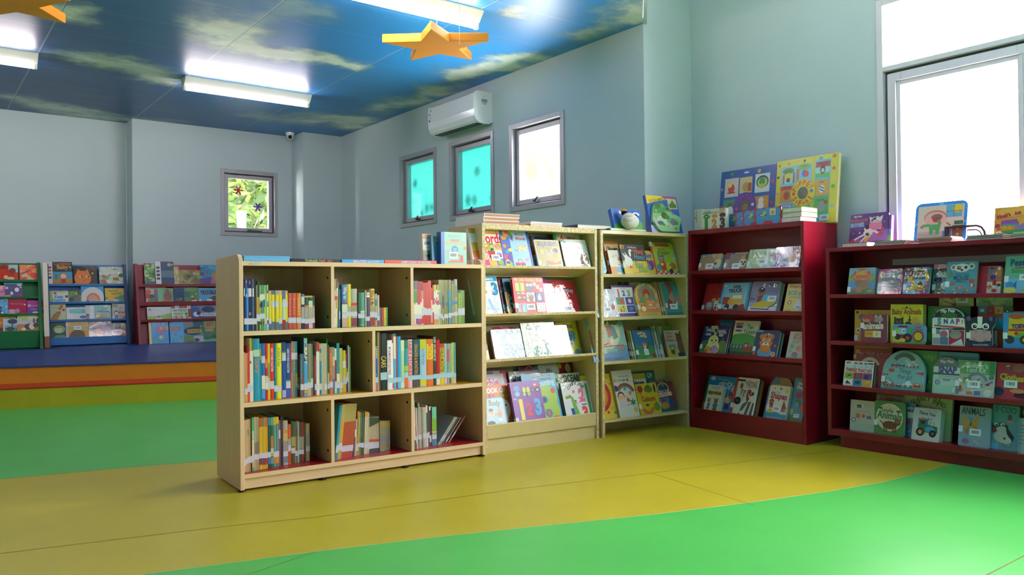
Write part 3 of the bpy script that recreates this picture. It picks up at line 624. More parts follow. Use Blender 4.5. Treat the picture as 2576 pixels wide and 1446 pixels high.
mb = MB(); P = [(.2, .13), (.21, .13), (.34, .57), (.33, .57)]; mb.mesh([(T, y, k) for y, k in P]+[(W-T, y, k) for y, k in P], [[3, 2, 1, 0], [4, 5, 6, 7], (0, 1, 5, 4), (1, 2, 6, 5), (2, 3, 7, 6), (3, 0, 4, 7)]); mb.build('sloping_back', CREAM, r)
mb = MB(); mb.box(T, W-T, 0, .016, .088, .178); mb.build('front_lip', CREAM, r, .004)
mb = MB(); mb.box(T, W-T, .014, .03, 0, .088); mb.build('kick_board', CREAM, r)
mb = MB(); mb.box(T, W-T, D-.01, D, .1, 1.42); mb.build('back_panel', CREAM, r)

# cream bookcase with flat shelves
W, D, H = .835, .235, 1.437; T = .022
r = rack_root('cream2', 'open_bookcase', 'cream bookcase with flat shelves in the corner beside the tall maroon one')
for x in (0, W-T):
    mb = MB(); mb.box(x, x+T, 0, D, 0, H); mb.box(x, x+T, -.0015, 0, 0, H, 1); mb.build('side_panel', [CREAM, CREAMEDGE], r)
for z0, z1 in ((1.412, H), (1.110, 1.133), (.809, .832), (.503, .524), (.100, .118)):
    mb = MB(); mb.box(T, W-T, 0, D-.008, z0, z1); mb.build('shelf_board', CREAM, r, .002)
mb = MB(); mb.box(T, W-T, D-.008, D, .0, 1.42); mb.build('back_panel', CREAM, r)

# tall maroon bookcase
W, D, H = .955, .40, 1.457; T = .024
r = rack_root('tall', 'maroon_bookcase', 'tall glossy maroon bookcase against the bay wall left of the big window')
for x in (0, W-T):
    mb = MB(); mb.box(x, x+T, 0, D, 0, H); mb.build('side_panel', MAROON, r, .0015)
mb = MB(); mb.box(T, W-T, .0, D, 1.424, H); mb.build('top_board', MAROON2, r, .0015)
ti = math.tan(math.radians(11))
for z in (1.159, .868, .558):
    mb = MB(); q = .19; P = [(0, z), (0, z-.028), (q, z-.028-q*ti), (q, z-q*ti)]
    mb.mesh([(T, y, k) for y, k in P]+[(W-T, y, k) for y, k in P], [[3, 2, 1, 0], [4, 5, 6, 7], (0, 1, 5, 4), (1, 2, 6, 5), (2, 3, 7, 6), (3, 0, 4, 7)]); mb.build('tilted_shelf', MAROON2, r, .001)
mb = MB(); mb.box(T, W-T, .19, .20, .1, 1.43); mb.build('back_panel', MAROON2, r)
mb = MB(); mb.box(T, W-T, .018, .2, .10, .125); mb.build('bottom_shelf', MAROON2, r)
mb = MB(); mb.box(T, W-T, 0, .018, 0.0, .142); mb.build('front_lip', MAROON2, r, .0015)

# low wide maroon bookcase
W, D, H = 1.75, .31, 1.274; T = .026
r = rack_root('low', 'wide_maroon_bookcase', 'low wide maroon bookcase under the big window')
for x in (0, W-T):
    mb = MB(); mb.box(x, x+T, 0, D, .07, H); mb.build('side_panel', MAROON2, r, .0015)
for z0, z1, nm in ((1.25, H, 'top_board'), (.952, .976, 'shelf_board'), (.653, .678, 'shelf_board'), (.371, .397, 'shelf_board'), (.072, .113, 'bottom_shelf')):
    mb = MB(); mb.box(T, W-T, .0, D, z0, z1); mb.build(nm, MAROON2, r, .0015)
mb = MB(); mb.box(T, W-T, D-.012, D, .08, 1.26); mb.build('back_panel', MAROON2, r)
mb = MB(); mb.box(.07, W, .03, .05, 0, .072); mb.box(.07, .09, .05, D, 0, .072); mb.build('kick_board', MAROON2, r)

# slanted racks on the stage
def slant_rack(key, name, label, Wd, tiers, m, side_m, posts=False):
    r = rack_root(key, name, label, 'book rack', .49); Hh, Dp = .885, .30; sl = .22/.88
    for g, x in ((0, 0), (1, Wd-.03)):
        mb = MB(); P = [(-.012, 0), (.215, Hh), (.245, Hh+.01), (Dp, Hh), (Dp, 0)]; n = 5
        mb.mesh([(x, y, k) for y, k in P]+[(x+.03, y, k) for y, k in P], [list(range(n-1, -1, -1)), list(range(n, 2*n))]+[(i, (i+1) % n, (i+1) % n+n, i+n) for i in range(n)])
        mb.build('side_panel', side_m, r, .002)
    mb = MB(); P = [(.07, 0), (.08, 0), (.08+.22, Hh-.0), (.07+.22, Hh-.0)]
    mb.mesh([(.03, y, k) for y, k in P]+[(Wd-.03, y, k) for y, k in P], [[3, 2, 1, 0], [4, 5, 6, 7], (0, 1, 5, 4), (1, 2, 6, 5), (2, 3, 7, 6), (3, 0, 4, 7)]); mb.build('back_board', m, r)
    for z, hb in tiers:
        v = sl*z; mb = MB(); mb.box(.03, Wd-.03, v, v+.012, z-hb, z+.004); mb.box(.03, Wd-.03, v+.012, v+.08, z-.012, z-.002); mb.build('tier', m, r, .001)
    return r
slant_rack('blue', 'slanted_book_rack', 'blue slanted book rack in the middle of the stage', .80, TIERS['blue'], BLUEB, NAVYB)
slant_rack('green', 'slanted_book_rack', 'green slanted book rack at the left end of the stage', 1.0, TIERS['green'], GREENB, GREENB)
slant_rack('red', 'slanted_book_rack', 'maroon slanted book rack on the stage under the small window', 1.1, TIERS['red'], MAROON2, MAROON2)
mb = MB(); mb.box(0, .045, -.03, .0, .12, .90, 0); mb.box(.0, .045, -.03, .0, 0, .12, 1); o = mb.build('upright_post', [CREAMP, BROWNP]); o.matrix_world = RACK['post'] @ Matrix.Translation((0, 0, .49)) @ Matrix.Rotation(-math.radians(11), 4, 'X'); tag(o, 'pale upright strip with a brown foot between green and blue racks', 'post')

# ------------------------------------------------------------------ book builders
GROUPS = {'cream1': 'books standing face out on the tall cream bookcase', 'cream2': 'books standing face out on the corner cream bookcase', 'tall': 'board books on the tall maroon bookcase',
          'low': 'books on the low wide maroon bookcase', 'blue': 'picture books on the blue rack', 'green': 'picture books on the green rack', 'red': 'picture books on the maroon stage rack', 'brown': 'books on the pale beech bookcase'}
def barcode_mesh(w, h, y):
    mb = MB(); mb.box(0, w, y-.0005, y, 0, h, 0, lin('f1f0f4')); rd = random.Random(int(w*1e5)); x = w*.18
    while x < w*.8:
        b = w*rd.choice([.02, .03, .05]); mb.face([(x, y-.0007, h*.3), (x+b, y-.0007, h*.3), (x+b, y-.0007, h*.78), (x, y-.0007, h*.78)], 0, lin('4a4a52')); x += b+w*rd.choice([.025, .04])
    return mb
def bk(rk, u, v, z, lean, w, h, t, base, label, art=None, film=0, n=1, bar=None, sl=0, shape='', r=0., spine=None, dot=None, pages=0, name='picture_book', grp=None, cat='book'):
    ink = FILM if film else PRINT; prev = None
    for c in range(n):
        if c == 0:
            R = empty(name, (0, 0, 0), 0, label, cat, grp or GROUPS[rk])
            R.matrix_world = RACK[rk] @ Matrix.Translation((u, v, z)) @ Matrix.Rotation(math.radians(-lean), 4, 'X')
            mb = MB(); o = outline(w, h, shape, r); bt = .0022 if t > .008 else .0008; B = lin(base); S = lin(spine or base)
            mb.prism(o, 0, bt, 0, B); mb.prism(o, t-bt, t, 0, B); mb.box(0, .0025, bt, t-bt, r, h-r if shape not in ('dome', 'arch', 'ears') else h*.42, 0, S)
            k = 0
            if art:
                a = Art(mb, w, h, -.0001, .00005); art(a); k = a.k
            mb.build('cover', ink, R)
            cx, cz = w/2, h/2; f = 1-.006/w
            if pages:     # tabbed board pages in different colours
                for i, pc in enumerate(pages):
                    d0 = bt+(t-2*bt)*i/len(pages); d1 = bt+(t-2*bt)*(i+1)/len(pages); p = MB(); p.prism([(cx+(x-cx)*(.985+.0*i)+.002*i, cz+(y-cz)*.99) for x, y in o], d0+.0004, d1-.0004, 0, lin(pc)); p.build('page', PRINT, R)
            else:
                p = MB(); p.prism([(cx+(x-cx)*f, cz+(y-cz)*(1-.005/h)) for x, y in o], bt, t-bt); p.build('pages', PAGES, R)
            y = -.0002-.00005*k
            if bar:
                bw = min(.066, w*.36); b = barcode_mesh(bw, bw*.62, 0).build('barcode_label', STICK, R); b.location = (bar[0]*w-bw/2, y, bar[1]*h-bw*.31)
            if sl:
                s = MB(); q = .12 if sl == 1 else sl; s.box(-.0006, min(.022, w*.17), y-.0005, y, 0, .034, 0, lin('e9e8ee')); s.box(-.0008, -.0002, y, t, 0, .034, 0, lin('e9e8ee')); b = s.build('spine_label', STICK, R); b.location = (0, 0, h*q)
            if dot:
                s = MB(); s.cyl((0, y, 0), (0, y-.0006, 0), .0085, 14, col=lin('cfe02a')); b = s.build('dot_sticker', STICK, R); b.location = (dot[0]*w, 0, dot[1]*h)
            prev = R
        else:            # further copies of the same book stacked behind the first
            Q = R.copy(); COL.objects.link(Q); Q.matrix_world = R.matrix_world @ Matrix.Translation((.0025*c, (t+.0008)*c, .0)); Q['label'] = ' '.join(label.split(',')[0].split()[:12])+COPYWORD[c-1]
            for ch in R.children:
                if ch.name.split('.')[0] in ('cover', 'pages', 'page'):
                    d = ch.copy(); COL.objects.link(d); d.parent = Q
    return R
COPYWORD = [', second copy just behind', ', third copy back', ', fourth copy back']

# ---- books shown cover first: rack, along, depth, height, lean, size, colours, description, printed cover
bk('cream1',-0.0527,0.0120,1.1789,18.0,0.3050,0.2549,0.0200,'f6f2ee','large word book with photo squares and red lettering, left end of the top tilted shelf',lambda a:(a.R(0,.86,1,1,'eda02a'),a.T('Book of',.62,.93,.36,'f8e6b0'),a.T('ords',.60,.74,.42,'e0243c',0,.03,1.35),a.grid(.02,0,.76,.62,4,3,['f0b428','5bb0e0','8cc63e','f6c67a','f08030','f0a020','e0342c','f2f0f0','ee5a96','b05ac0','f0c040','9b7cc8'],.004),a.E(.36,.52,.075,'f58a2a'),a.E(.36,.54,.06,'fbd08a',.5),a.kid(.51,.53,.045,'f0c8a8','7a4a2a','3a3f48'),a.head(.67,.52,.06,'c8924e','f','e8c890'),a.kid(.33,.26,.085,'f6cfae','ee6aa8','ee4a90'),a.E(.51,.36,.05,'d8242a'),a.S(.51,.38,.035,'3a9a4a'),a.R(.61,.24,.72,.34,'3a4aa0'),a.R(.61,.27,.72,.31,'e8504a'),a.E(.665,.34,.055,'9fb0e0',.4),a.E(.665,.1,.065,'8cc63e',.9),a.R(.76,0,1,1,'5b6fc0'),a.speck(22,['f0a030','8cc63e','e85a7a','7a4ab0','f6d84a','40b0d0'],.055,3,.8,.02,.97,.98),),bar=(0.56, 0.22),r=0.004)
bk('cream1',0.2613,0.0300,1.1734,18.0,0.1622,0.2578,0.0220,'a9d4ee','light blue book with a kite, a lion and a red car',lambda a:(a.R(.88,0,1,1,'2f5fb8'),a.T('My First',.55,.89,.42,'c9364a'),a.T('Words',.56,.78,.52,'d8283c',0,.03),a.P('e8d24a',.03,.97,.18,1,.22,.86),a.P('3a9a6a',.03,.97,.22,.86,.06,.78),a.P('7a4a9a',.22,.86,.06,.78,.17,.7),a.E(.5,.53,.14,'f2b6a0'),a.E(.5,.53,.09,'f8e088'),a.E(.7,.5,.13,'f6d48a',.6),a.T('lion',.27,.46,.16,'8a6ac0'),a.car(.35,.1,.24,'e2466a'),a.E(.7,.2,.09,'f29ab8',.7),a.T('bird',.82,.25,.14,'e88ab0'),a.speck(8,['f0f4fa','e88aa8','8ab0e8'],.03,2,.1,.3,.85,.68),))
bk('cream1',0.4468,0.1000,1.1520,18.0,0.1895,0.2521,0.0140,'2a3350','dark navy book with a brown dial, behind the Alphabet book',lambda a:(a.R(0,.0,.3,1,'4a3328'),a.A(.14,.8,.06,.085,'d8d0c0',40,320),a.R(.3,.6,.42,1,'4f86a8'),a.T('My First',.62,.84,.26,'7f8bb8'),))
bk('cream1',0.4453,0.0550,1.1658,18.0,0.0351,0.1774,0.0120,'3b3f58','slim book with a red pencil strip, left of the Alphabet book',lambda a:(a.R(.05,.55,.75,1,'e0332f'),a.R(.05,.93,.75,1,'f0d040'),a.T('1',.4,.82,.16,'f4e8e0'),a.R(.05,0,.75,.55,'cfcfd6'),a.lines(.15,.65,.5,8,'8a8a9a',.05,.018),),sl=0.06)
bk('cream1',0.4438,0.0080,1.1802,18.0,0.2047,0.1899,0.0120,'efe6cf','olive board book titled Alphabet with a rabbit, a camera and a plane',lambda a:(a.R(.03,.02,.97,.97,'b3a05c'),a.T('Alphabet',.5,.83,.78,'f0ead0',4,.05,1.15),a.T('Alphabet',.5,.83,.78,'2f3f88',4,.02,1.15),a.T('B',.27,.53,.14,'a08a48',0,.05),a.T('B',.26,.54,.12,'d8c890',0,.03),a.E(.52,.53,.11,'e8e0c8'),a.head(.52,.52,.085,'9a7f5a','l','d8c8a8'),a.E(.79,.6,.15,'f2ece0',.8),a.E(.79,.6,.13,'2f8a6a',.75),a.E(.8,.61,.07,'e0463a'),a.E(.8,.61,.03,'2a2a30'),a.T('C',.78,.4,.15,'e89a30',0,.05),a.P('e0623a',.3,.22,.45,.22,.75,.13,.92,.23,.9,.1,.5,.07,.33,.15),a.P('2f6f78',.82,.13,.95,.24,.92,.09),a.T('A',.36,.07,.12,'3f9fd8',0,.05),),sl=0.04,r=0.01,name='board_book')
bk('cream1',0.6723,0.0750,1.1597,18.0,0.2336,0.2758,0.0160,'ece6cc','cream book with coloured word Animal, behind the white Words book',lambda a:(a.R(0,0,.1,1,'5fae4a'),a.R(.12,.86,.2,.93,'e0b8a8'),a.T('A',.3,.88,.14,'d8342f',0,.05),a.T('n',.42,.865,.085,'e0a82a',0,.05),a.T('i',.49,.88,.03,'4a9a5a',0,.05),a.T('m',.58,.865,.13,'a83a78',0,.05),a.T('a',.71,.865,.09,'d8922a',0,.05),a.T('l',.79,.88,.025,'3a8a6a',0,.05),a.R(.12,.0,.3,.7,'f8f8f6'),),r=0.008,spine='5fae4a')
bk('cream1',0.6766,0.0200,1.1765,18.0,0.2219,0.2047,0.0240,'eef0ee','white board book with a pink title, flies and a bear',lambda a:(a.A(.1,.9,.05,.085,'4f9a94',60,300),a.E(.14,.9,.05,'6fb0a8',.5),a.T('Words',.5,.76,.46,'d06a78',-6),a.beast(.5,.5,.07,'8a8a80'),a.E(.5,.54,.06,'c8ccd0',1.4),a.E(.25,.62,.02,'6a6a80'),a.E(.28,.38,.04,'8a8a80',.6),a.E(.8,.55,.05,'7a8a80',.6),a.E(.8,.27,.17,'9a8068'),a.E(.8,.41,.11,'8a705a'),a.E(.72,.47,.035,'7a6050'),a.E(.88,.47,.035,'7a6050'),a.E(.78,.12,.16,'6a5a58',.5),),film=1,sl=0.06,r=0.014,spine='e0a068',name='board_book')
bk('cream1',-0.0563,0.0120,0.8729,18.0,0.2172,0.2581,0.0120,'eff0f4','white number book with blue top band and big 2 and 3',lambda a:(a.R(0,.86,1,1,'3a9fc8'),a.T('d Learn',.64,.925,.44,'e8f0ee',0,.03),a.T('2',.48,.68,.2,'eaa02c',0,.06,1.1),a.T('3',.86,.66,.22,'2f8fc8',0,.06,1.1),a.photo(['c8dcf0','e8eef6','d8e4f4','b8d4f0'],4,14,.12,.1,.05,.9,.42),a.P('a8c8f0',.55,.4,.62,.42,.8,.05,.7,.03),),film=1)
bk('cream1',0.1938,0.0450,0.8628,18.0,0.0413,0.2498,0.0120,'5a2a4a','slim maroon book with coloured shapes, second tilted shelf between blue and white books',lambda a:(a.R(.2,0,1,1,'3a2a48'),a.speck(16,['d84a7a','e8a030','3a9ab0','7a4aa0','c83a4a'],.3,5,.1,.02,.9,.95),))
bk('cream1',0.2145,0.0300,0.8674,18.0,0.0577,0.2471,0.0120,'1f4a68','dark teal and orange book left of the red number book',lambda a:(a.R(0,.9,1,1,'3a9ac8'),a.E(.4,.77,.28,'123850'),a.R(0,.0,.5,.62,'d8823a'),a.speck(12,['2f8a98','c8d040','7ab0c0','e8c880'],.2,8,.3,.05,.95,.6),),sl=0.08)
bk('cream1',0.2559,0.0060,0.8748,11.0,0.2457,0.2373,0.0220,'d9262e','red number board book with yellow title, shoes, a hand and a six',lambda a:(a.T('My Little Numbers Book',.52,.92,.9,'f2c83a',-1,.02,1.5),a.R(.08,.62,.36,.85,'f0cf2a'),a.T('1',.22,.735,.07,'4aa04a',0,.06),a.E(.47,.73,.075,'5f7480',1.7),a.E(.58,.73,.075,'5f7480',1.7),a.E(.47,.79,.05,'c8ced0',.8),a.E(.58,.79,.05,'c8ced0',.8),a.E(.7,.81,.055,'e8ecea'),a.E(.7,.81,.02,'6a7a78'),a.E(.8,.73,.055,'e8ecea'),a.E(.8,.73,.02,'6a7a78'),a.E(.9,.65,.055,'e8ecea'),a.E(.9,.65,.02,'6a7a78'),a.car(.15,.53,.07,'4a8a6a'),a.car(.3,.54,.07,'d8a860'),a.car(.16,.42,.07,'d8c070'),a.car(.32,.41,.07,'5a90b8'),a.R(.4,.32,.67,.57,'f0ece6'),a.E(.54,.4,.075,'8a6a5a',1.3),a.L(.49,.42,.45,.54,.03,'8a6a5a'),a.L(.53,.42,.52,.56,.03,'8a6a5a'),a.L(.57,.42,.59,.55,.03,'8a6a5a'),a.L(.6,.4,.64,.51,.028,'8a6a5a'),a.L(.48,.38,.42,.44,.03,'8a6a5a'),a.R(.69,.32,.95,.57,'4a5a9a'),a.T('6',.82,.445,.12,'eef0f2',0,.05),a.R(.07,.02,.36,.27,'7ab8e0'),a.R(.12,.05,.16,.22,'e08a30'),a.R(.18,.05,.22,.25,'d83a3a'),a.R(.24,.05,.28,.2,'e8d040'),a.R(.69,.03,.97,.28,'eeeee8'),a.grid(.71,.05,.95,.26,3,3,['4a5ab0','e0705a','c85a70','e8c85a','4aa07a','4a90c0','3a90c0','b060a0','e0603a'],.022),),bar=(0.5, 0.17),sl=0.14,r=0.012,spine='c22230',name='board_book')
bk('cream1',0.5021,0.0750,0.8537,18.0,0.1114,0.2659,0.0120,'8a3a98','purple rounded book with blue windows behind the red number book',lambda a:(a.R(.1,.62,.95,.9,'c83a8a'),a.R(.2,.7,.4,.84,'5a9ae0'),a.R(.5,.7,.66,.84,'5a9ae0'),a.R(.74,.7,.9,.84,'5a9ae0'),),film=1,r=0.03)
bk('cream1',0.5225,0.0300,0.8674,18.0,0.0927,0.2114,0.0120,'e6e9f2','silvery film wrapped white book between the red number book and donkey book',lambda a:(a.photo(['c8d8f0','e8d8e8','f0f2f8','d8e4f0','b8c8e8'],9,24,.2),a.E(.55,.6,.16,'e8c8d8'),a.E(.45,.3,.14,'c8d0f0'),),film=1,r=0.012)
bk('cream1',0.6322,0.1000,0.8460,18.0,0.2374,0.2554,0.0120,'c22f38','red book with a dancing donkey in blue, right end of the second tilted shelf',lambda a:(a.T('1 2 3',.46,.85,.26,'f0d8d0',-3),a.T('Little Donkey',.5,.72,.8,'a9d0e0',-4,.025,1.25),a.E(.36,.33,.12,'4fa8cc',1.5),a.R(.3,.03,.44,.3,'4fa8cc'),a.E(.37,.52,.06,'8a7f86',1.1),a.E(.3,.62,.025,'6a6a7a',3),a.E(.36,.63,.025,'6a6a7a',3),a.E(.42,.5,.05,'c89a80'),a.L(.42,.4,.6,.42,.05,'4fa8cc'),a.E(.55,.44,.05,'e08a3a'),a.L(.26,.3,.12,.38,.03,'d8d0d0'),a.A(.64,.1,.06,.08,'e8e0e0',180,360),a.L(.05,.1,.3,.04,.02,'d87a4a'),),film=1,bar=(0.6, 0.2))
bk('cream1',0.0028,0.0300,0.5804,18.0,0.0666,0.1910,0.0120,'3a352e','dark book with pale letters at the far left of the third tilted shelf',lambda a:(a.T('BE',.55,.8,.5,'c8c0a0'),a.E(.7,.42,.3,'8a7a5a',2),a.R(.5,0,1,.35,'d8d0b8'),))
bk('cream1',0.1739,0.0800,0.5651,18.0,0.1740,0.2291,0.0120,'b4233f','crimson spotted book behind the glaring white book on the third tilted shelf',lambda a:(a.speck(26,['e8a8b8','f0d0d8','d86a88'],.03,6),),film=1)
bk('cream1',0.0975,0.0080,0.5872,18.0,0.2316,0.1948,0.0140,'e3e7f4','white film wrapped book with violet edge, glaring on the third tilted shelf',lambda a:(a.R(0,0,.03,1,'7a5a98'),a.photo(['d0d8f0','f0f2fa','e0e4f4'],3,14,.2),),film=1,spine='7a4a90')
bk('cream1',0.3385,0.0100,0.5865,18.0,0.2741,0.2329,0.0200,'eceee2','cream and green Counting book on the third tilted shelf',lambda a:(a.P('4fa070',.72,1,1,1,1,.0,.9,.0,.86,.6),a.T('Counting',.45,.85,.62,'5a6a88',2),a.T('2',.6,.42,.09,'e08a5a',0,.05),a.beast(.78,.45,.12,'c8dccc'),a.E(.66,.22,.16,'5f9a80',1.1),a.E(.36,.15,.13,'8ab0a0'),a.R(.88,.16,.98,.3,'d8d060'),a.T('fun',.78,.7,.22,'e0c040'),),film=1,sl=0.08,spine='3a7a50')
bk('cream1',0.6237,0.0450,0.5758,18.0,0.1236,0.2180,0.0120,'d8c8a8','tan board book with pink numbers right of the Counting book',lambda a:(a.T('3',.62,.58,.22,'e86ab0',0,.05),a.T('6',.3,.5,.2,'e8a8c0',0,.05),a.T('8',.6,.18,.24,'8ab8e0',0,.05),a.R(.15,.55,.4,.75,'e8dcc8'),),film=1,r=0.012)
bk('cream1',0.6952,0.1050,0.5575,18.0,0.1875,0.2679,0.0140,'d0bf2e','yellow First 123 book at the right end of the third tilted shelf',lambda a:(a.R(0,0,.03,1,'3a7a8a'),a.T('First',.6,.84,.4,'2f3f4a',0,.025),a.T('123',.5,.55,.7,'2f6f90',0,.1),a.T('123',.5,.55,.66,'4a9ac0',0,.04),a.E(.8,.1,.16,'3a7a90'),a.R(.3,.03,.6,.16,'e8e0d0'),a.speck(6,['d83a4a','3a4a60'],.04,3,.2,.02,.7,.2),),bar=(0.54, 0.36))
bk('cream1',0.0747,0.1300,0.1426,18.0,0.2663,0.3664,0.0120,'b3303a','red book at the back left of the bottom tray behind the lavender book',lambda a:(a.R(.3,.92,.75,.99,'d8d0d8'),a.R(.36,.93,.55,.98,'4a90c0'),a.E(.2,.94,.05,'e8d0a0'),a.R(.75,.5,1,.7,'e8e4ec'),))
bk('cream1',0.0332,0.1000,0.1426,18.0,0.2470,0.3458,0.0120,'d9c0d8','lavender book with a pink script title in the bottom tray',lambda a:(a.R(.0,.6,.78,.9,'eee6ee'),a.T('Barbie',.5,.83,.62,'d8347a',3,.02,1.35),a.P('e8b8c8',.74,.97,.98,.97,.86,.75),a.P('b0d8d0',.84,.9,.98,.95,.95,.72),))
bk('cream1',0.0117,0.0650,0.1426,18.0,0.2818,0.2782,0.0180,'e2743a','orange first word book with a pale cartoon animal in the bottom tray',lambda a:(a.T('MY BOOK OF',.46,.87,.8,'f6e8d8',0,.05,1.2),a.T('F',.12,.73,.07,'5a3a7a',0,.05),a.T('I',.2,.72,.035,'3a9a6a',0,.05),a.T('R',.3,.73,.08,'e0503a',0,.05),a.T('S',.4,.73,.07,'7a3a9a',0,.05),a.T('T',.5,.72,.07,'3a8a9a',0,.05),a.T('WORDS',.76,.73,.38,'8fb83a',0,.05),a.E(.72,.42,.2,'f0e0d0',1.2),a.E(.8,.5,.05,'f8f8f8'),a.E(.8,.5,.025,'222222'),a.E(.62,.2,.2,'e8c8a8',.8),))
bk('cream1',-0.0160,0.0200,0.1426,18.0,0.2095,0.2006,0.0140,'a9cdec','light blue board book titled My Body with baby photos in the bottom tray',lambda a:(a.R(.04,.03,.96,.97,'b9daf2'),a.T('My Body',.52,.82,.72,'8a8a3a',-5,.02,1.2),a.E(.5,.47,.12,'d8d4d0',.8),a.E(.5,.58,.09,'e8b890'),a.E(.5,.62,.08,'8a6a4a',.6),a.E(.8,.58,.08,'e8b890'),a.E(.8,.46,.075,'e0a880',1.3),a.R(.74,.24,.86,.34,'f0f0f0'),a.L(.72,.48,.62,.46,.04,'e0a880'),a.E(.78,.16,.035,'e0a880',1.8),a.E(.45,.12,.15,'e8c0a0'),a.E(.45,.2,.14,'3a2a28',.5),),r=0.012,name='board_book')
bk('cream1',0.3306,0.1100,0.1426,18.0,0.2604,0.3517,0.0120,'b9bcc0','silver film wrapped book behind the purple number book in the bottom tray',lambda a:(a.R(0,.84,1,.97,'d8dade'),a.T('Baker',.16,.9,.2,'6a7070'),a.lines(.4,.95,.93,2,'8a8f90',.03,.012),a.E(.97,.93,.06,'2a2a2a'),),film=1)
bk('cream1',0.4406,0.1500,0.1426,18.0,0.4726,0.3810,0.0120,'a8262f','large red book with a scalloped white label at the back of the bottom tray',lambda a:(a.R(0,0,.05,1,'2f6a9a'),a.E(.53,.87,.17,'e8e4d8',.9),a.F(.53,.87,.2,'e8e4d8',12,'e8e4d8'),a.T('My',.55,.87,.11,'7a7a88'),a.E(.32,.93,.04,'4a8ac0'),a.A(.2,.9,.06,.075,'d8a0a0',0,360),a.E(.75,.95,.04,'d8c040'),a.E(.9,.9,.05,'c8d0b0',1.4),))
bk('cream1',0.3635,0.0750,0.1426,18.0,0.1407,0.3195,0.0120,'3a7ab0','orange and green children book behind the purple number book',lambda a:(a.R(.1,.62,.98,.98,'d8c8a0'),a.R(.12,.84,.5,.96,'7ab05a'),a.R(.5,.84,.96,.96,'e0a060'),a.kid(.75,.86,.1,'f0c8a0','a06030','d84a3a'),))
bk('cream1',0.3833,0.0450,0.1426,18.0,0.2793,0.3301,0.0160,'4fb0d4','sky blue counting book with a big lime 3 in the bottom tray',lambda a:(a.T('My',.4,.88,.1,'e8f0f0'),a.T('awesome',.68,.885,.36,'2a3a5a',0,.03),a.T('Counting',.66,.79,.56,'bfe4ee',3,.03,1.3),a.T('BOOK',.72,.7,.14,'2f5a80'),a.T('3',.68,.36,.56,'a8cc48',0,.11,1.05),a.E(.56,.46,.09,'2f80b8'),a.F(.56,.46,.05,'1f3a50'),a.E(.62,.18,.1,'2f80b8'),a.F(.62,.18,.06,'e8603a'),a.E(.4,.38,.07,'e07aa0',.8),a.F(.85,.63,.07,'e0503a'),a.E(.82,.06,.12,'e8823a',.6),a.car(.36,.95,.05,'e86aa0'),a.car(.5,.96,.05,'f0d040'),a.car(.66,.97,.05,'e04a3a'),a.car(.82,.97,.05,'e86aa0'),))
bk('cream1',0.2585,0.0100,0.1426,18.0,0.2417,0.2940,0.0220,'8a4aa8','purple 123 board book with a butterfly and tractor in the bottom tray',lambda a:(a.R(.03,0,1,.13,'e8742a'),a.speck(9,['3a9ac8','e8d040','4aa05a','d83a6a'],.045,1,.14,.05,.95,.08),a.T('my',.1,.6,.1,'e8e0f0'),a.T('1',.26,.37,.12,'f0d83a',0,.05,1.2),a.T('2',.5,.36,.2,'e0344a',0,.05,1.25),a.T('3',.8,.4,.22,'4fb0e0',0,.05,1.25),a.E(.2,.84,.1,'4aa0d0',.8),a.E(.2,.72,.08,'7ac0e0',.9),a.E(.44,.8,.06,'c8d860',1.4),a.E(.57,.8,.06,'c8d860',1.4),a.E(.43,.7,.05,'a8c840'),a.E(.58,.7,.05,'a8c840'),a.R(.495,.64,.515,.86,'5a3a2a'),a.car(.82,.86,.12,'d8304a'),a.E(.88,.78,.07,'2a2a3a'),a.E(.88,.78,.035,'e8e8f0'),a.E(.72,.78,.045,'2a2a3a'),a.E(.72,.78,.02,'e8e8f0'),),sl=0.08,r=0.006,spine='7a3f98',name='board_book')
bk('cream1',0.6174,0.0900,0.1426,18.0,0.3294,0.3137,0.0120,'dfe0c8','cream book with the word OCEAN, bottom tray behind the white Counting book',lambda a:(a.P('5fa060',.1,.86,.2,.88,.2,.93,.34,.86,.2,.79,.2,.84,.1,.82),a.R(.06,.74,.2,.8,'7a7ac0'),a.T('OCEAN',.66,.88,.46,'333a40',0,.01,1.5),a.P('6a6a70',.86,.83,.96,.8,.9,.76),),film=1)
bk('cream1',0.6762,0.0200,0.1426,18.0,0.2472,0.2582,0.0180,'f0eeea','white Counting book with a crocodile and flamingo 2, right end of the bottom tray',lambda a:(a.AT('Counting',.5,.68,.3,'4a3a4a',90,.1,110),a.R(.83,.1,.92,.93,'5fa878'),a.E(.68,.46,.0,'ffffff'),a.T('2',.66,.63,.2,'e87a98',0,.06,1.3),a.T('3',.68,.14,.2,'e0604a',0,.06,1.2),a.R(.6,.36,.78,.39,'5a5aa0'),a.P('7ab85a',.2,.05,.5,.08,.42,.35,.34,.6,.27,.62,.3,.3),a.P('4a5ab0',.2,.3,.3,.3,.33,.05,.22,.05),a.P('8aa848',.08,.62,.28,.66,.3,.58,.1,.56),a.E(.4,.74,.04,'e070a0'),a.speck(5,['e87a98','e0604a','d890b0'],.025,4,.4,.4,.6,.6),),film=1,spine='2f3030')
bk('brown',1.1228,0.1000,1.1836,4.0,0.0642,0.1859,0.0300,'ece4d6','animal first word book with a rhinoceros, leftmost of three on top of the beech bookcase',lambda a:(a.R(0,.84,1,1,'e09a6a'),a.E(.5,.95,.2,'4a3a34',.4),a.R(0,.5,1,.84,'f4efe8'),a.T('AN',.44,.7,.58,'a8304a',0,.05,1.2),a.T('A FIRST',.6,.55,.5,'6a6a70'),a.R(0,.13,1,.46,'6f9a5a'),a.R(0,0,1,.13,'c8508a'),a.beast(.5,.28,.26,'3f3a38'),),name='board_book')
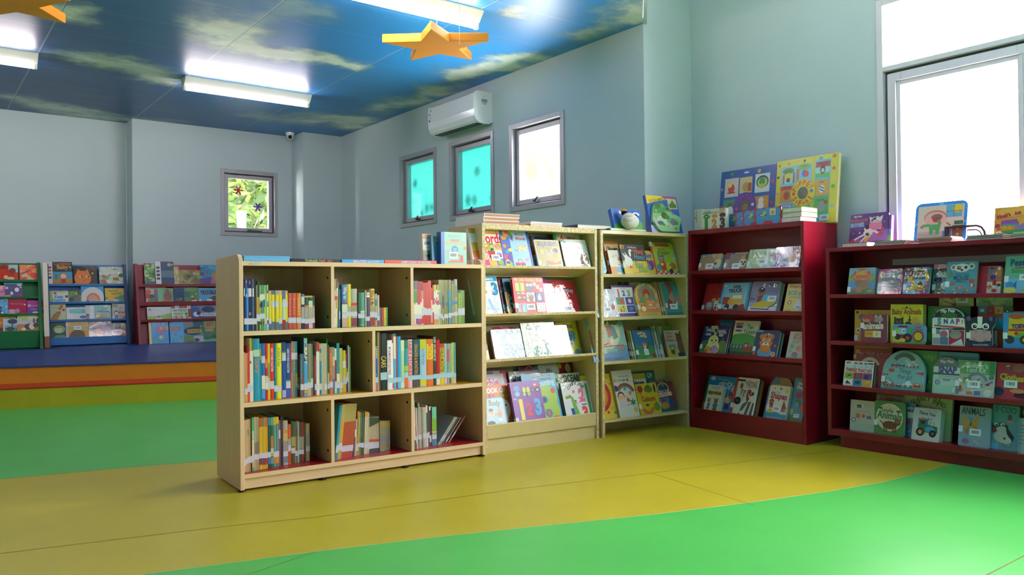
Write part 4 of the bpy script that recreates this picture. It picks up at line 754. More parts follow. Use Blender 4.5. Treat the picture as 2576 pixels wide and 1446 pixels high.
bk('brown',1.1676,0.0700,1.1836,4.0,0.0817,0.1709,0.0220,'4fa6d8','blue book with a yellow disc logo, middle of three on top of the beech bookcase',lambda a:(a.E(.5,.9,.2,'f2d23a'),a.T('ALEX',.5,.9,.24,'2a2a2a',0,.04),a.R(.28,.7,.75,.79,'f2d23a'),a.R(.36,.72,.68,.77,'2a2a2a'),a.A(.9,.3,.3,.36,'e8f0e0',90,200),a.E(.85,.25,.3,'8fc060',1.),a.E(.8,.1,.2,'4a9a6a'),),name='board_book')
bk('brown',1.2054,0.0300,1.1836,0.0,0.1792,0.1949,0.0550,'8fc8b4','mint boxed book with blue spine and barcode',lambda a:(a.R(0,0,.13,1,'3a6fc0'),a.R(.27,.84,.78,.91,'6fae98'),a.T('EARLY LEARNERS',.53,.875,.44,'a8d8c4'),a.T('LIBRARY',.55,.74,.38,'c85a5a',0,.02,1.3),a.T('FIRST WORDS',.56,.66,.74,'e8a85a',0,.03,1.3),a.E(.54,.46,.13,'3f7fa8'),a.lines(.47,.61,.5,4,'cfe4ea',.035,.014),a.E(.25,.4,.05,'e89ab0',.7),a.E(.93,.5,.06,'e8823a'),a.P('e06a3a',.25,.05,.9,.05,.86,.12,.4,.13,.33,.1),a.R(.74,.1,.86,.28,'d8402f'),a.E(.7,.28,.05,'d8402f',.5),),bar=(0.47, 0.28),spine='3a6fc0',name='board_book')
bk('cream2',-0.0333,0.0200,1.1336,17.0,0.1098,0.2796,0.0180,'6fb8dc','sky blue shaped book at the left end of the corner bookcase top shelf',lambda a:(a.E(.85,.62,.14,'e08a3a',.8),a.E(.85,.66,.08,'f0d8a0',.6),a.A(.8,.5,.1,.14,'e0803a',200,330),a.speck(12,['2f5a80','3a6a98','e8d0a0'],.05,4),),r=0.03,name='board_book')
bk('cream2',0.1558,0.0900,1.1336,17.0,0.1372,0.2466,0.0140,'e2853a','orange Clever book at the back of the corner bookcase top shelf',lambda a:(a.R(.0,.6,1,.93,'ecd0a0'),a.T('Clever',.5,.78,.74,'4a3a2a',0,.02,1.4),a.T('l l',.5,.66,.5,'4a3a2a'),))
bk('cream2',0.1267,0.0300,1.1336,17.0,0.1152,0.1788,0.0240,'e3d8c0','small pale book with barcode left of the goose book',lambda a:(a.AT('De Bila',.6,.55,.36,'7ab0c8',90,.14,90),a.R(0,.0,.5,.3,'d8924a'),a.E(.75,.18,.3,'6fb0c8',.7),a.E(.85,.62,.18,'c85a4a',.7),),bar=(0.75, 0.38),sl=0.4,spine='b03a38',name='board_book')
bk('cream2',0.3195,0.1100,1.1336,17.0,0.1860,0.2457,0.0140,'a99a48','plain olive book behind the black and yellow goose book',lambda a:(a.R(.05,.05,.95,.95,'a39448'),),r=0.012)
bk('cream2',0.2317,0.0120,1.1336,17.0,0.2319,0.2243,0.0120,'33363a','black and yellow book with a white goose on the corner bookcase',lambda a:(a.R(0,0,1,.44,'e3bd3a'),a.R(.03,.86,.17,.97,'e8922a'),a.E(.11,.91,.035,'3a2a1a'),a.T('Flip-flap fun',.5,.9,.34,'d8d8d8'),a.T('Honk',.75,.77,.4,'d8602f',-4,.03,1.35),a.T('Honk!',.74,.58,.44,'6a3a5a',-6,.03,1.3),a.T('Honk!',.735,.585,.44,'4f9ab0',-6,.015,1.3),a.T('Baa',.66,.32,.32,'5f9a6a',0,.03,1.3),a.T('Baa!',.78,.17,.38,'7a9a4a',0,.03,1.3),a.E(.25,.42,.16,'f0eee4',1.0),a.E(.36,.7,.045,'f0eee4',2.6),a.E(.4,.8,.05,'f0eee4',.8),a.P('e07a3a',.44,.82,.54,.78,.44,.77),a.P('f0eee4',.05,.72,.15,.45,.28,.5),a.P('f0eee4',.15,.75,.2,.45,.32,.52),a.P('d8502f',.2,.2,.38,.2,.3,.27),a.R(.27,.2,.3,.3,'d8502f'),a.T('Philip Hawthorn',.5,.04,.3,'8a6a2a'),),sl=0.2,r=0.01,name='board_book')
bk('cream2',0.4511,0.0350,1.1336,17.0,0.1017,0.1832,0.0200,'cfae3a','round headed book with blue and purple fish right of the goose book',lambda a:(a.E(.5,.8,.4,'3a7ab0',.5),a.E(.5,.88,.3,'e0b84a',.35),a.E(.6,.4,.38,'6a3a80',1.1),a.E(.4,.3,.25,'3a90a8'),a.speck(8,['d84a4a','4aa05a','e8d050'],.1,2),),r=0.03,name='board_book')
bk('cream2',0.5631,0.0500,1.1336,17.0,0.2347,0.2493,0.0140,'a8b93a','lime shopping book with a cat and basket, right end of the corner top shelf',lambda a:(a.R(0,0,.08,1,'c0402f'),a.R(.2,.88,.82,.97,'b8402f'),a.T('shopping',.52,.67,.54,'4a6a3a',0,.02,1.3),a.T('goes',.45,.77,.3,'5a7a3a'),a.R(.85,.4,1,.64,'7fb0c0'),a.R(.86,.43,1,.47,'e0a040'),a.R(.86,.5,1,.54,'e8c050'),a.R(0,0,1,.1,'c85a5a'),a.grid(.08,.0,1,.1,9,2,['c83a40','e8d8c8'],.002),a.head(.36,.48,.13,'6a7078','p','a8a8b0'),a.E(.38,.27,.16,'d8403a',1.),a.E(.62,.26,.13,'e0c040'),a.E(.78,.26,.16,'c8602f',.7),a.E(.2,.22,.1,'3a90b0'),a.E(.68,.1,.08,'2a3a4a'),a.speck(9,['e8e040','d83a3a','4aa060'],.05,6,.3,.14,.8,.36),),sl=0.88,r=0.03,spine='b0342f',name='board_book')
bk('cream2',-0.0202,0.0100,0.8326,17.0,0.1959,0.2044,0.0120,'d9d9e2','silvery film wrapped white book, left end of the corner second shelf',lambda a:(a.T('of fractions',.5,.86,.5,'8a8aa0'),a.photo(['e8e8f0','c8c8d8','f2f2f8'],5,18,.18),a.E(.78,.35,.08,'d88a70',1.2),),film=1,bar=(0.5, 0.26))
bk('cream2',0.1696,0.0350,0.8326,17.0,0.2138,0.2326,0.0220,'4f3a80','violet framed book with 1 2 3 and four coloured squares',lambda a:(a.R(.03,.1,.93,.93,'e8e4ea'),a.T('The Wiggles',.5,.88,.26,'8a8a90'),a.T('1',.28,.74,.07,'b83a4a',0,.05),a.T('2',.5,.74,.13,'2f3f90',0,.05),a.T('3',.72,.74,.13,'5aa05a',0,.05),a.R(.12,.37,.47,.61,'3f9a5a'),a.R(.52,.37,.87,.61,'5a3a90'),a.R(.12,.13,.47,.35,'d8c83a'),a.R(.52,.13,.87,.35,'2f4a88'),a.E(.34,.49,.09,'d0302f'),a.F(.7,.49,.08,'d8d0b8'),a.speck(8,['c83a3a','4a9a4a'],.03,3,.18,.16,.44,.32),a.E(.7,.24,.09,'6a7ab0',.7),),r=0.01,name='board_book')
bk('cream2',0.2934,0.0800,0.8326,17.0,0.0934,0.2583,0.0120,'39323c','dark book peeping out behind the violet framed number book',lambda a:(a.A(.35,.96,.06,.1,'a8a0a0',0,360),))
bk('cream2',0.3802,0.0850,0.8326,17.0,0.2921,0.2552,0.0160,'c9c49a','pale book with teal edge behind the arch shaped circus book',lambda a:(a.R(.4,.94,1,1,'3f9a94'),a.R(.84,0,1,.34,'4a9a6a'),a.T('would',.85,.86,.2,'5a6a6a'),a.T('tell',.88,.78,.12,'5a6a6a'),))
bk('cream2',0.3627,0.0120,0.8326,17.0,0.2150,0.2480,0.0200,'e2b04e','arch shaped yellow circus book with a tiger in a green hat',lambda a:(a.E(.5,.7,.36,'8f8a70',1.),a.R(.12,.52,.88,.7,'8f8a70'),a.AT('Pop-up time',.5,.62,.38,'e8dca8',90,.07,90),a.E(.5,.68,.16,'c03a34'),a.E(.5,.6,.09,'a8b84a'),a.R(.08,.1,.95,.5,'e2863e'),a.T('The Lion',.62,.42,.34,'d8e0d0'),a.T('BIG',.6,.33,.16,'f0e8d8',0,.05),a.T('birthday',.64,.24,.34,'d8e0d0'),a.E(.26,.27,.17,'e8913a'),a.E(.26,.22,.1,'f0e4c8'),a.P('4f9a5a',.12,.4,.4,.38,.24,.6),a.E(.2,.31,.03,'222222'),a.E(.32,.31,.03,'222222'),a.E(.9,.3,.09,'e8b090'),a.E(.82,.52,.07,'5a9aa8'),a.T('with moving pictures',.5,.05,.7,'6ab0b0'),),sl=0.2,shape='arch',name='board_book')
bk('cream2',0.6070,0.0500,0.8326,17.0,0.0241,0.2598,0.1300,'c2ab86','first of three upright tan spines beside the teal book',lambda a:(a.lines(.3,.7,.9,9,'8a7050',.05,.02),),sl=0.12)
bk('cream2',0.6177,0.0380,0.8326,17.0,0.0231,0.2565,0.1300,'b9a07a','second of three upright tan spines beside the teal book',lambda a:(a.lines(.3,.7,.9,9,'8a7050',.05,.02),),sl=0.12)
bk('cream2',0.6275,0.0260,0.8326,17.0,0.0241,0.2533,0.1300,'a89068','third of three upright tan spines beside the teal book',lambda a:(a.lines(.3,.7,.9,9,'8a7050',.05,.02),),sl=0.12)
bk('cream2',0.6525,0.0300,0.8326,17.0,0.2152,0.2593,0.0160,'3f8f8a','teal book with pink limbs and barcode, right end of the corner second shelf',lambda a:(a.P('b04a48',.18,.98,.42,.98,.5,.7,.42,.5,.3,.6,.26,.8),a.P('c88a70',.3,.6,.46,.72,.5,.44,.34,.3,.2,.4),a.E(.7,.42,.2,'b88070',.8),a.P('a83a40',.12,.2,.2,.5,.36,.4,.3,.14),a.P('d8d8d0',.45,.3,.62,.42,.55,.15),a.R(.0,0,1,.08,'2f7a88'),a.T('name',.5,.04,.26,'a84050'),),bar=(0.36, 0.25),sl=0.22)
bk('cream2',-0.0578,0.0120,0.5246,17.0,0.3269,0.3038,0.0120,'7fae9c','tall picture book with a brown bear at dusk, left end of the corner third shelf',lambda a:(a.R(0,.0,1,.28,'5a86a8'),a.R(0,.28,1,.36,'6a90a0'),a.E(.45,.72,.42,'cfd0a0',1.),a.E(.3,.5,.3,'a8bfa8'),a.T('Time for Bear',.46,.93,.8,'2a3a3a',0,.02,1.3),a.E(.15,.55,.2,'b9703a',1.2),a.E(.28,.62,.11,'c8803f',.9),a.E(.2,.3,.1,'b06a38',1.6),a.P('b06a4a',.5,.82,.6,.85,.66,.6,.52,.55),a.P('5a8a8a',.6,.86,.74,.8,.8,.55,.66,.5),a.E(.6,.46,.06,'e0d8c8'),a.E(.5,.44,.05,'d8a080'),a.L(.2,.34,.9,.36,.02,'a83a3a'),a.L(.2,.34,.5,.42,.03,'c84a4a'),a.R(.4,.22,.7,.28,'7aa890'),a.R(.78,.25,.92,.34,'b07a5a'),a.T('for little readers',.5,.06,.7,'3a5a80'),))
bk('cream2',0.3018,0.0550,0.5246,17.0,0.0163,0.2141,0.1200,'2f3a3f','first of four leaning spines left of the blue cat book',lambda a:(a.R(0,.35,1,.6,'d8d0c8'),),sl=0.12)
bk('cream2',0.3083,0.0430,0.5246,17.0,0.0163,0.2123,0.1200,'8a5a3a','second of four leaning spines left of the blue cat book',lambda a:(a.R(0,.35,1,.6,'d8d0c8'),),sl=0.12)
bk('cream2',0.3148,0.0310,0.5246,17.0,0.0163,0.2104,0.1200,'d8924a','third of four leaning spines left of the blue cat book',lambda a:(a.R(0,.35,1,.6,'d8d0c8'),),sl=0.12)
bk('cream2',0.3213,0.0190,0.5246,17.0,0.0163,0.2086,0.1200,'8fa86a','fourth of four leaning spines left of the blue cat book',lambda a:(a.R(0,.35,1,.6,'d8d0c8'),),sl=0.12)
bk('cream2',0.3391,0.0120,0.5246,17.0,0.1801,0.2128,0.0120,'2f6a98','blue picture book with a ginger cat in the jungle on the corner third shelf',lambda a:(a.AT("Martha's Nice",.46,.55,.42,'d8c070',86,.09,50),a.AT('Nobody Else',.5,.46,.4,'d8c070',84,.09,46),a.E(.2,.25,.25,'3f7a5a',1.2),a.E(.75,.2,.3,'3f8a4a',1.1),a.E(.5,.05,.5,'4a8f50',.5),a.head(.52,.45,.12,'c8703a','p','f0e8dc'),a.E(.52,.28,.1,'f0e8dc'),a.L(.62,.35,.8,.55,.05,'7a4a2a'),a.E(.9,.1,.09,'b83a38'),a.R(.42,.12,.66,.32,'e4e4ea'),a.R(.48,.16,.6,.28,'d4d4da'),a.T('Hilda Offen',.66,.04,.3,'cfd0a0'),),sl=0.15)
bk('cream2',0.5157,0.1200,0.5246,17.0,0.1038,0.2340,0.0140,'8a7a50','plain brown book behind the blue cat book',lambda a:(a.R(.05,.9,.95,.97,'9a8a60'),))
bk('cream2',0.5772,0.0700,0.5246,17.0,0.0253,0.2319,0.1100,'8f9690','first of three grey upright spines on the corner third shelf',lambda a:(a.R(0,.0,1,.4,'b9bcb4'),a.R(0,.82,1,.95,'6f8a5a'),),sl=0.1)
bk('cream2',0.5948,0.0580,0.5246,17.0,0.0254,0.2359,0.1100,'c9cfc0','second of three grey upright spines on the corner third shelf',lambda a:(a.R(0,.0,1,.4,'b9bcb4'),a.R(0,.82,1,.95,'6f8a5a'),),sl=0.1)
bk('cream2',0.6106,0.0460,0.5246,17.0,0.0254,0.2400,0.1100,'7a8a70','third of three grey upright spines on the corner third shelf',lambda a:(a.R(0,.0,1,.4,'b9bcb4'),a.R(0,.82,1,.95,'6f8a5a'),),sl=0.1)
bk('cream2',0.6641,0.0850,0.5246,17.0,0.1818,0.2312,0.0200,'8fae4f','green book behind the kittens book on the corner third shelf',lambda a:(a.R(0,0,.2,1,'cdd8b0'),a.R(.25,.3,.95,.9,'86a548'),),r=0.012)
bk('cream2',0.6443,0.0120,0.5246,17.0,0.2012,0.2005,0.0140,'b9a688','beige kittens book with a brown bear shape, right end of the corner third shelf',lambda a:(a.R(0,.0,.46,.34,'c8b040'),a.T('Three',.24,.9,.3,'8a3030'),a.T('Little',.24,.77,.3,'8a3030'),a.T('Kittens',.26,.63,.4,'8a2a2a',0,.02,1.2),a.E(.75,.65,.2,'5a3a2a',1.1),a.E(.62,.84,.06,'5a3a2a'),a.E(.82,.9,.06,'5a3a2a'),a.E(.75,.35,.2,'6a4a34',1.4),a.R(.5,0,1,.14,'2f3a58'),a.E(.2,.38,.09,'4a8a98',1.),a.E(.36,.38,.09,'4a8a98',1.),a.E(.27,.2,.1,'5a4a20',1.2),a.E(.27,.32,.06,'e0a870'),),spine='a83a34')
bk('cream2',-0.0850,0.0450,0.1186,17.0,0.2788,0.3191,0.0160,'d9c03a','yellow rainbow book, left end of the corner bottom shelf',lambda a:(a.A(.42,.52,.34,.44,'c0302f',-95,95),a.A(.42,.52,.26,.34,'e0862f',-95,95),a.A(.42,.52,.18,.26,'e0c040',-95,95),a.A(.42,.52,.1,.18,'4f9a50',-95,95),a.E(.42,.52,.1,'3a88a8'),a.E(.5,.92,.04,'3a80a0'),a.E(.72,.8,.04,'4a9a50'),a.E(.68,.14,.04,'c83a3a'),a.A(.84,.22,.03,.045,'c87a3a',0,360),a.E(.9,.12,.04,'3a78b0'),a.R(.25,0,.36,.1,'3a88b0'),a.E(.5,.97,.05,'d84a3a'),a.speck(5,['e0862f','c0302f'],.03,3,.6,.6,.95,.95),))
bk('cream2',0.1808,0.0200,0.1186,17.0,0.1851,0.3376,0.0120,'dcd8c0','pull the tab Colours book with a girl under a rainbow',lambda a:(a.T('Pull the Tab',.56,.87,.5,'6a4a4a'),a.T('C',.08,.79,.1,'c03a3a',0,.04),a.T('o',.2,.785,.09,'d8a03a',0,.04),a.T('l',.29,.79,.03,'4a9a5a',0,.04),a.T('o',.39,.785,.09,'3a8a5a',0,.04),a.T('u',.52,.785,.09,'3a5a90',0,.04),a.T('r',.63,.785,.06,'5a3a70',0,.04),a.T('s',.72,.785,.08,'2a3a50',0,.04),a.A(.5,.45,.42,.5,'b0403a',20,150),a.A(.5,.45,.34,.42,'5f8a6a',20,150),a.kid(.24,.44,.16,'f0c8a0','6a2a4a','d8c8d8'),a.E(.06,.62,.1,'5a3a80',1.2),a.S(.78,.3,.18,'3f8a5a',6),a.E(.56,.36,.08,'d8504a'),a.E(.4,.12,.3,'dcd8cc',.6),a.F(.5,.6,.07,'5a9ab0'),a.F(.72,.5,.07,'d8707a'),a.E(.85,.14,.1,'d8b84a'),a.speck(8,['3a5a88','c84a4a','e0c050'],.03,7,.4,.2,.95,.6),))
bk('cream2',0.3547,0.0850,0.1186,17.0,0.1922,0.2956,0.0140,'c9a73a','yellow book with a dark title strip behind the fruit colours book',lambda a:(a.R(0,.7,1,.86,'e4e0cc'),a.T('Colours',.44,.765,.88,'3a2a40',-3,.04,1.3),))
bk('cream2',0.3813,0.1150,0.1186,17.0,0.2883,0.3050,0.0140,'2f7a74','teal book with the word OF, back of the corner bottom shelf',lambda a:(a.T('OF',.82,.89,.17,'d8dcc8',-3,.02,1.3),a.R(.1,.1,.95,.75,'2a6a68'),))
bk('cream2',0.3810,0.0300,0.1186,17.0,0.2060,0.2259,0.0160,'d3b62a','yellow Colours book with fruit, a rose and a bottle',lambda a:(a.F(.2,.83,.13,'a8304a'),a.L(.2,.75,.22,.6,.02,'4a6a3a'),a.E(.58,.8,.2,'6a7a3a',.6),a.E(.58,.87,.12,'5a6a30',.7),a.E(.87,.82,.05,'2f3a68',3.2),a.T('Colours',.5,.5,.64,'a03a2f',0,.03,1.3),a.A(.4,.26,.17,.3,'c8723a',200,345),a.E(.83,.22,.15,'6f8a3a'),a.E(.4,.3,.08,'3a5a2a',.5),a.L(.83,.32,.85,.4,.02,'5a4a2a'),),sl=0.2,r=0.012,name='board_book')
bk('cream2',0.5956,0.0600,0.1186,17.0,0.1858,0.2212,0.0140,'7a3a2a','rust red Colours book with a green border, right end of the corner bottom shelf',lambda a:(a.R(0,0,1,.12,'2f5a4a'),a.E(.42,.78,.3,'d8d0c0',.8),a.E(.42,.78,.26,'3a4a60',.8),a.E(.42,.9,.12,'5a8a5a',.6),a.R(0,.5,.86,.64,'b8503a'),a.T('COLOURS',.43,.57,.8,'e8dcd0',3,.05,1.2),a.T('Baby box',.44,.68,.6,'d0c8d0',3),a.R(.1,.1,.6,.48,'3a80a8'),a.P('a83a34',.26,.46,.36,.46,.5,.2,.2,.2),a.E(.34,.2,.2,'c89030',.7),a.E(.75,.3,.16,'3a4a80',1.),),sl=0.18)
bk('cream2',0.5900,0.1100,0.1186,17.0,0.1656,0.2304,0.0140,'5f3a28','dark brown book behind the rust red Colours book',lambda a:(a.R(0,.93,.9,.98,'a89a8a'),))
bk('cream2',0.1553,0.0200,1.4376,18.0,0.2683,0.1697,0.0350,'3f6fc4','blue sky picture book with a plush cow snout on top of the corner bookcase',lambda a:(a.R(0,0,1,.32,'4fa048'),a.E(.45,.3,.3,'4fa048',.5),a.E(.85,.28,.2,'5aa84a',.7),a.E(.35,.85,.1,'dde6f2',.5),a.E(.7,.7,.2,'dde6f2',.4),a.E(.85,.8,.12,'e8eef6',.5),a.E(.6,.62,.14,'cfdcf0',.5),a.E(.8,.5,.1,'e8eef6',.4),),name='puppet_book')
bk('cream2',0.5094,0.0300,1.4376,14.0,0.3133,0.2919,0.0300,'3a66b8','blue South America puppet book with a green map shape leaning on the pillar',lambda a:(a.P('e6c84a',0,.97,.0,.76,.3,.84,.65,.9,.95,1,.0,1),a.P('b0509a',.6,.93,1,.96,1,1,.5,1),a.T('SOUTH AMERICA',.36,.885,.56,'7a6a30',9,.02,1.3),a.lines(.3,.62,.79,4,'2f4a88',.03,.01),a.R(.68,.66,.97,.94,'d8c890'),a.R(.71,.69,.94,.8,'4a7a3a'),a.P('5a7a3a',.71,.75,.84,.9,.94,.75),a.E(.1,.1,.2,'c8b8d8',.5),),name='puppet_book')
bk('tall',0.0730,0.0150,1.1567,20.0,0.1965,0.1285,0.0160,'5f96a4','board book with a brown rabbit head and yellow title',lambda a:(a.T('Rollo',.35,.78,.46,'e0d040',4,.03,1.2),a.E(.72,.6,.28,'b9906a'),a.E(.62,.9,.1,'c8a078',1.6),a.E(.9,.88,.1,'c8a078',1.6),a.E(.35,.3,.4,'a88468',1.),a.E(.85,.4,.18,'d8c0a0'),a.E(.76,.42,.06,'2a2a2a'),a.E(.77,.45,.02,'f0f0f0'),),n=3,bar=(0.5, 0.26),sl=0.2,r=0.012,name='board_book')
bk('tall',0.2998,0.0150,1.1567,20.0,0.1931,0.1287,0.0160,'a8907a','film wrapped board book with a puppy, second from left on the maroon top shelf',lambda a:(a.R(0,.62,.4,1,'a84a58'),a.T('Pip',.38,.68,.34,'4fa0b8',0,.05,1.1),a.E(.6,.4,.4,'9a8468',.9),a.E(.85,.55,.18,'b89a70'),a.E(.8,.35,.16,'d8c8a8'),a.E(.78,.42,.04,'222222'),a.E(.9,.42,.04,'222222'),a.E(.85,.3,.05,'3a2a2a',.7),a.E(.98,.75,.1,'7a5a3a',1.3),),film=1,bar=(0.55, 0.2),sl=0.14,r=0.01,name='board_book')
bk('tall',0.4956,0.0150,1.1567,20.0,0.2118,0.1440,0.0160,'b4cfa6','green film wrapped board book with a lamb, third on the maroon top shelf',lambda a:(a.photo(['cfe0c0','9fc08a','e4ece0','b8d0a8'],11,20,.15),a.E(.82,.4,.16,'c8d8d8',1.6),a.E(.88,.75,.1,'c89a78'),a.E(.85,.8,.12,'d8e0e0',.7),),film=1,bar=(0.55, 0.34),sl=0.16,r=0.01,name='board_book')
bk('tall',0.7029,0.0150,1.1567,20.0,0.2002,0.1508,0.0160,'8578a8','purple film wrapped board book with a squirrel, rightmost on the maroon top shelf',lambda a:(a.photo(['9a90b8','6a5f98','d8d0e8','b8b0d0'],2,18,.16,.0,.0,.65,1),a.E(.84,.66,.14,'c8844a',1.1),a.E(.78,.9,.05,'c8844a',1.6),a.E(.92,.88,.05,'c8844a',1.6),a.E(.86,.7,.055,'f0f0f0'),a.E(.87,.69,.03,'222222'),a.E(.92,.55,.07,'e8d0b8'),a.E(.78,.25,.16,'e8e4e0',.9),a.E(.72,.4,.12,'c07a40',1.),),film=1,bar=(0.45, 0.34),sl=0.16,r=0.01,name='board_book')
bk('tall',0.0721,0.0500,0.8589,20.0,0.1775,0.2149,0.0120,'c2282e','red pets book with spotted dogs, leftmost on the maroon second shelf',lambda a:(a.R(.08,0,.1,1,'8a2a30'),a.T('Pet',.78,.85,.4,'8a1f28',0,.03,1.2),a.T('Friends',.75,.68,.74,'8a1f28',0,.03,1.2),a.E(.36,.17,.18,'9a9a98',.9),a.head(.36,.24,.13,'b0b0ac','f','d8d8d4'),a.E(.78,.18,.2,'e8e4dc',.9),a.head(.74,.28,.13,'f0ece4','f','e0d8d0'),a.E(.55,.4,.12,'d8a84a',.7),a.E(.85,.42,.12,'c89a50',.7),a.speck(7,['2a2a2a'],.035,3,.6,.08,.95,.36),),sl=0.06)
bk('tall',0.2482,0.0180,0.8651,20.0,0.2367,0.2141,0.0140,'7fc0dc','light blue Little Truck book with a yellow truck',lambda a:(a.R(0,.97,1,1,'3f90c0'),a.R(.94,0,1,1,'3f8fc4'),a.R(0,0,.06,1,'3f8fc4'),a.E(.1,.88,.06,'d8e0d8',.6),a.T('Little',.53,.86,.26,'4a2a38',0,.04,1.1),a.T('TRUCK',.5,.71,.5,'5a2a3a',4,.05,1.1),a.R(.1,.22,.34,.48,'b04a3a'),a.R(.3,.2,.82,.38,'e0a030'),a.P('e0a030',.36,.36,.84,.38,.8,.6,.4,.58),a.P('bfe0ec',.42,.42,.78,.43,.76,.55,.45,.54),a.R(.52,.2,.8,.3,'c8b878'),a.E(.3,.14,.09,'4a2a2a'),a.E(.62,.12,.1,'4a2a2a'),a.P('8a3a2a',.66,.04,.96,.02,.9,.24,.72,.2),a.R(0,0,1,.07,'6a3a30'),a.P('e0e8f0',.2,.05,.28,.12,.34,.05),),sl=0.06)
bk('tall',0.4985,0.0180,0.8651,20.0,0.2260,0.2167,0.0240,'8f85a8','grey violet Snow board book with a rider on a yellow snowmobile',lambda a:(a.R(0,0,1,.14,'dcdce4'),a.R(0,.14,1,.3,'a8a4c0'),a.T('SNOW',.78,.9,.32,'2a2a38',6,.01,1.4),a.E(.38,.62,.1,'a8604a'),a.E(.38,.72,.12,'6a3a34',.8),a.P('8a2f30',.28,.5,.48,.52,.52,.26,.3,.22),a.E(.56,.4,.13,'6fb8d0',1.1),a.P('e0c030',.14,.2,.4,.34,.9,.32,.96,.2,.5,.12,.2,.12),a.L(.1,.08,.75,.06,.03,'4a3a60'),a.L(.7,.1,.98,.28,.025,'4a3a60'),a.L(.02,.42,.2,.4,.03,'4a4a68'),),film=1,n=2,bar=(0.79, 0.42),r=0.008,name='board_book')
bk('tall',0.7655,0.0400,0.8608,20.0,0.1548,0.2002,0.0140,'e3d058','yellow book with red and blue title, right end of the maroon second shelf',lambda a:(a.T('Where are',.46,.9,.74,'c8423a',0,.04,1.2),a.T('BOB and',.5,.68,.8,'3fa8b0',0,.03,1.3),a.T('and the seasons',.48,.53,.6,'8a8a40'),a.E(.24,.34,.1,'c8602f'),a.E(.24,.34,.06,'f0d8a8'),a.E(.65,.2,.2,'e8e8e0',.8),a.R(.55,.12,.8,.22,'d0d4d4'),a.T('ABC',.68,.17,.16,'4a5a5a'),a.E(.65,.36,.1,'e0e0d8'),a.T('on film',.22,.05,.24,'a04a4a'),))
bk('tall',0.1052,0.0900,0.5411,20.0,0.2009,0.2667,0.0160,'3f88b0','blue stories book behind the twinkling chick book on the maroon third shelf',lambda a:(a.R(0,.84,.16,1,'c03a3a'),a.T('stories for',.6,.88,.7,'7fc0d8',-6,.03,1.3),),r=0.02,spine='c03a3a')
bk('tall',0.0752,0.0140,0.5559,20.0,0.2277,0.2085,0.0180,'2f3068','dark blue star rhyme board book with a yellow chick',lambda a:(a.E(.42,.95,.14,'d8c880',.5),a.T('Twinkle, Twinkle,',.5,.82,.84,'e4e0ee',-4,.03,1.6),a.T('Little',.24,.69,.2,'e4e0ee',0,.04,1.4),a.S(.5,.7,.1,'f0c83a'),a.T('Star',.74,.69,.2,'e4e0ee',0,.04,1.4),a.E(.5,.05,.7,'5a7a4a',.3),a.E(.2,.25,.2,'4a7a4a'),a.E(.85,.28,.16,'6a8a48',1.2),a.E(.48,.44,.2,'efe08a'),a.E(.5,.2,.26,'efe2a8',.9),a.E(.42,.46,.03,'222222'),a.E(.58,.46,.03,'222222'),a.P('d86a30',.46,.4,.54,.4,.5,.35),a.E(.56,.13,.14,'c8a8d8',.9),a.E(.32,.12,.12,'e0a850'),a.speck(12,['d8d8ee'],.014,4,.05,.5,.95,.95),a.speck(6,['d8603a','e0a0b0'],.05,9,.05,.05,.95,.3),),n=2,sl=0.14,r=0.01,name='board_book')
bk('tall',0.2893,0.0600,0.5469,20.0,0.0797,0.2564,0.0140,'c0306a','rainbow striped book between the chick book and the train book',lambda a:(a.R(0,.84,1,1,'5a3a80'),a.R(0,.66,1,.84,'b8306a'),a.R(0,.5,1,.66,'d8582f'),a.R(0,.34,1,.5,'c0392f'),a.R(0,.2,1,.34,'d88a3a'),a.R(0,0,1,.2,'3f70b0'),),sl=0.2)
bk('tall',0.3375,0.0200,0.5547,20.0,0.2048,0.2531,0.0140,'d8d8c0','cream book about ten tickets with a green hill and red train',lambda a:(a.R(0,0,1,.5,'5a9ac0'),a.E(.4,.3,.8,'4f9a48',.5),a.E(.8,.22,.5,'4a9a50',.6),a.R(0,0,1,.2,'3f7a3a'),a.T('Learn',.2,.92,.3,'c8503a',0,.04,1.2),a.R(.08,.78,.34,.86,'3a3f80'),a.R(.08,.68,.34,.73,'6a3a5a'),a.T('Ten',.66,.82,.28,'4f9a50',0,.03,1.3),a.T('Tickets',.66,.68,.5,'3f8a58',0,.03,1.3),a.R(.05,.16,.5,.3,'3a4858'),a.E(.15,.24,.05,'8a9aa8',1.4),a.E(.28,.24,.05,'8a9aa8',1.4),a.E(.42,.24,.05,'8a9aa8',1.4),a.R(.52,.13,.98,.26,'a84038'),a.R(.56,.26,.72,.36,'a84038'),a.E(.63,.28,.05,'d8c890'),a.R(0,0,1,.1,'2f4a34'),a.tree(.5,.46,.05),a.tree(.62,.46,.04),))
bk('tall',0.5332,0.0140,0.5559,20.0,0.1894,0.1880,0.0260,'33456f','navy board book with a big eyed tiger',lambda a:(a.R(0,.92,.3,1,'6fb0c8'),a.AT('Tiger At The Beach',.5,.42,.42,'d8dce8',90,.075,80),a.head(.5,.55,.27,'e07a2f','r','f4ead8'),a.P('3a2a2a',.46,.78,.54,.78,.5,.7),a.P('3a2a2a',.24,.62,.34,.6,.25,.57),a.P('3a2a2a',.76,.62,.66,.6,.75,.57),a.E(.5,.15,.3,'5f9ab8',.7),a.E(.5,.3,.22,'e07a2f',.6),a.T('on a page',.5,.15,.2,'c85a5a'),a.E(.87,.1,.09,'d8dce0'),a.E(.87,.1,.07,'c8823a'),a.E(.9,.42,.05,'d8503a'),a.E(.08,.1,.06,'d8503a'),),n=2,sl=0.18,r=0.012,spine='d8b850',name='board_book')
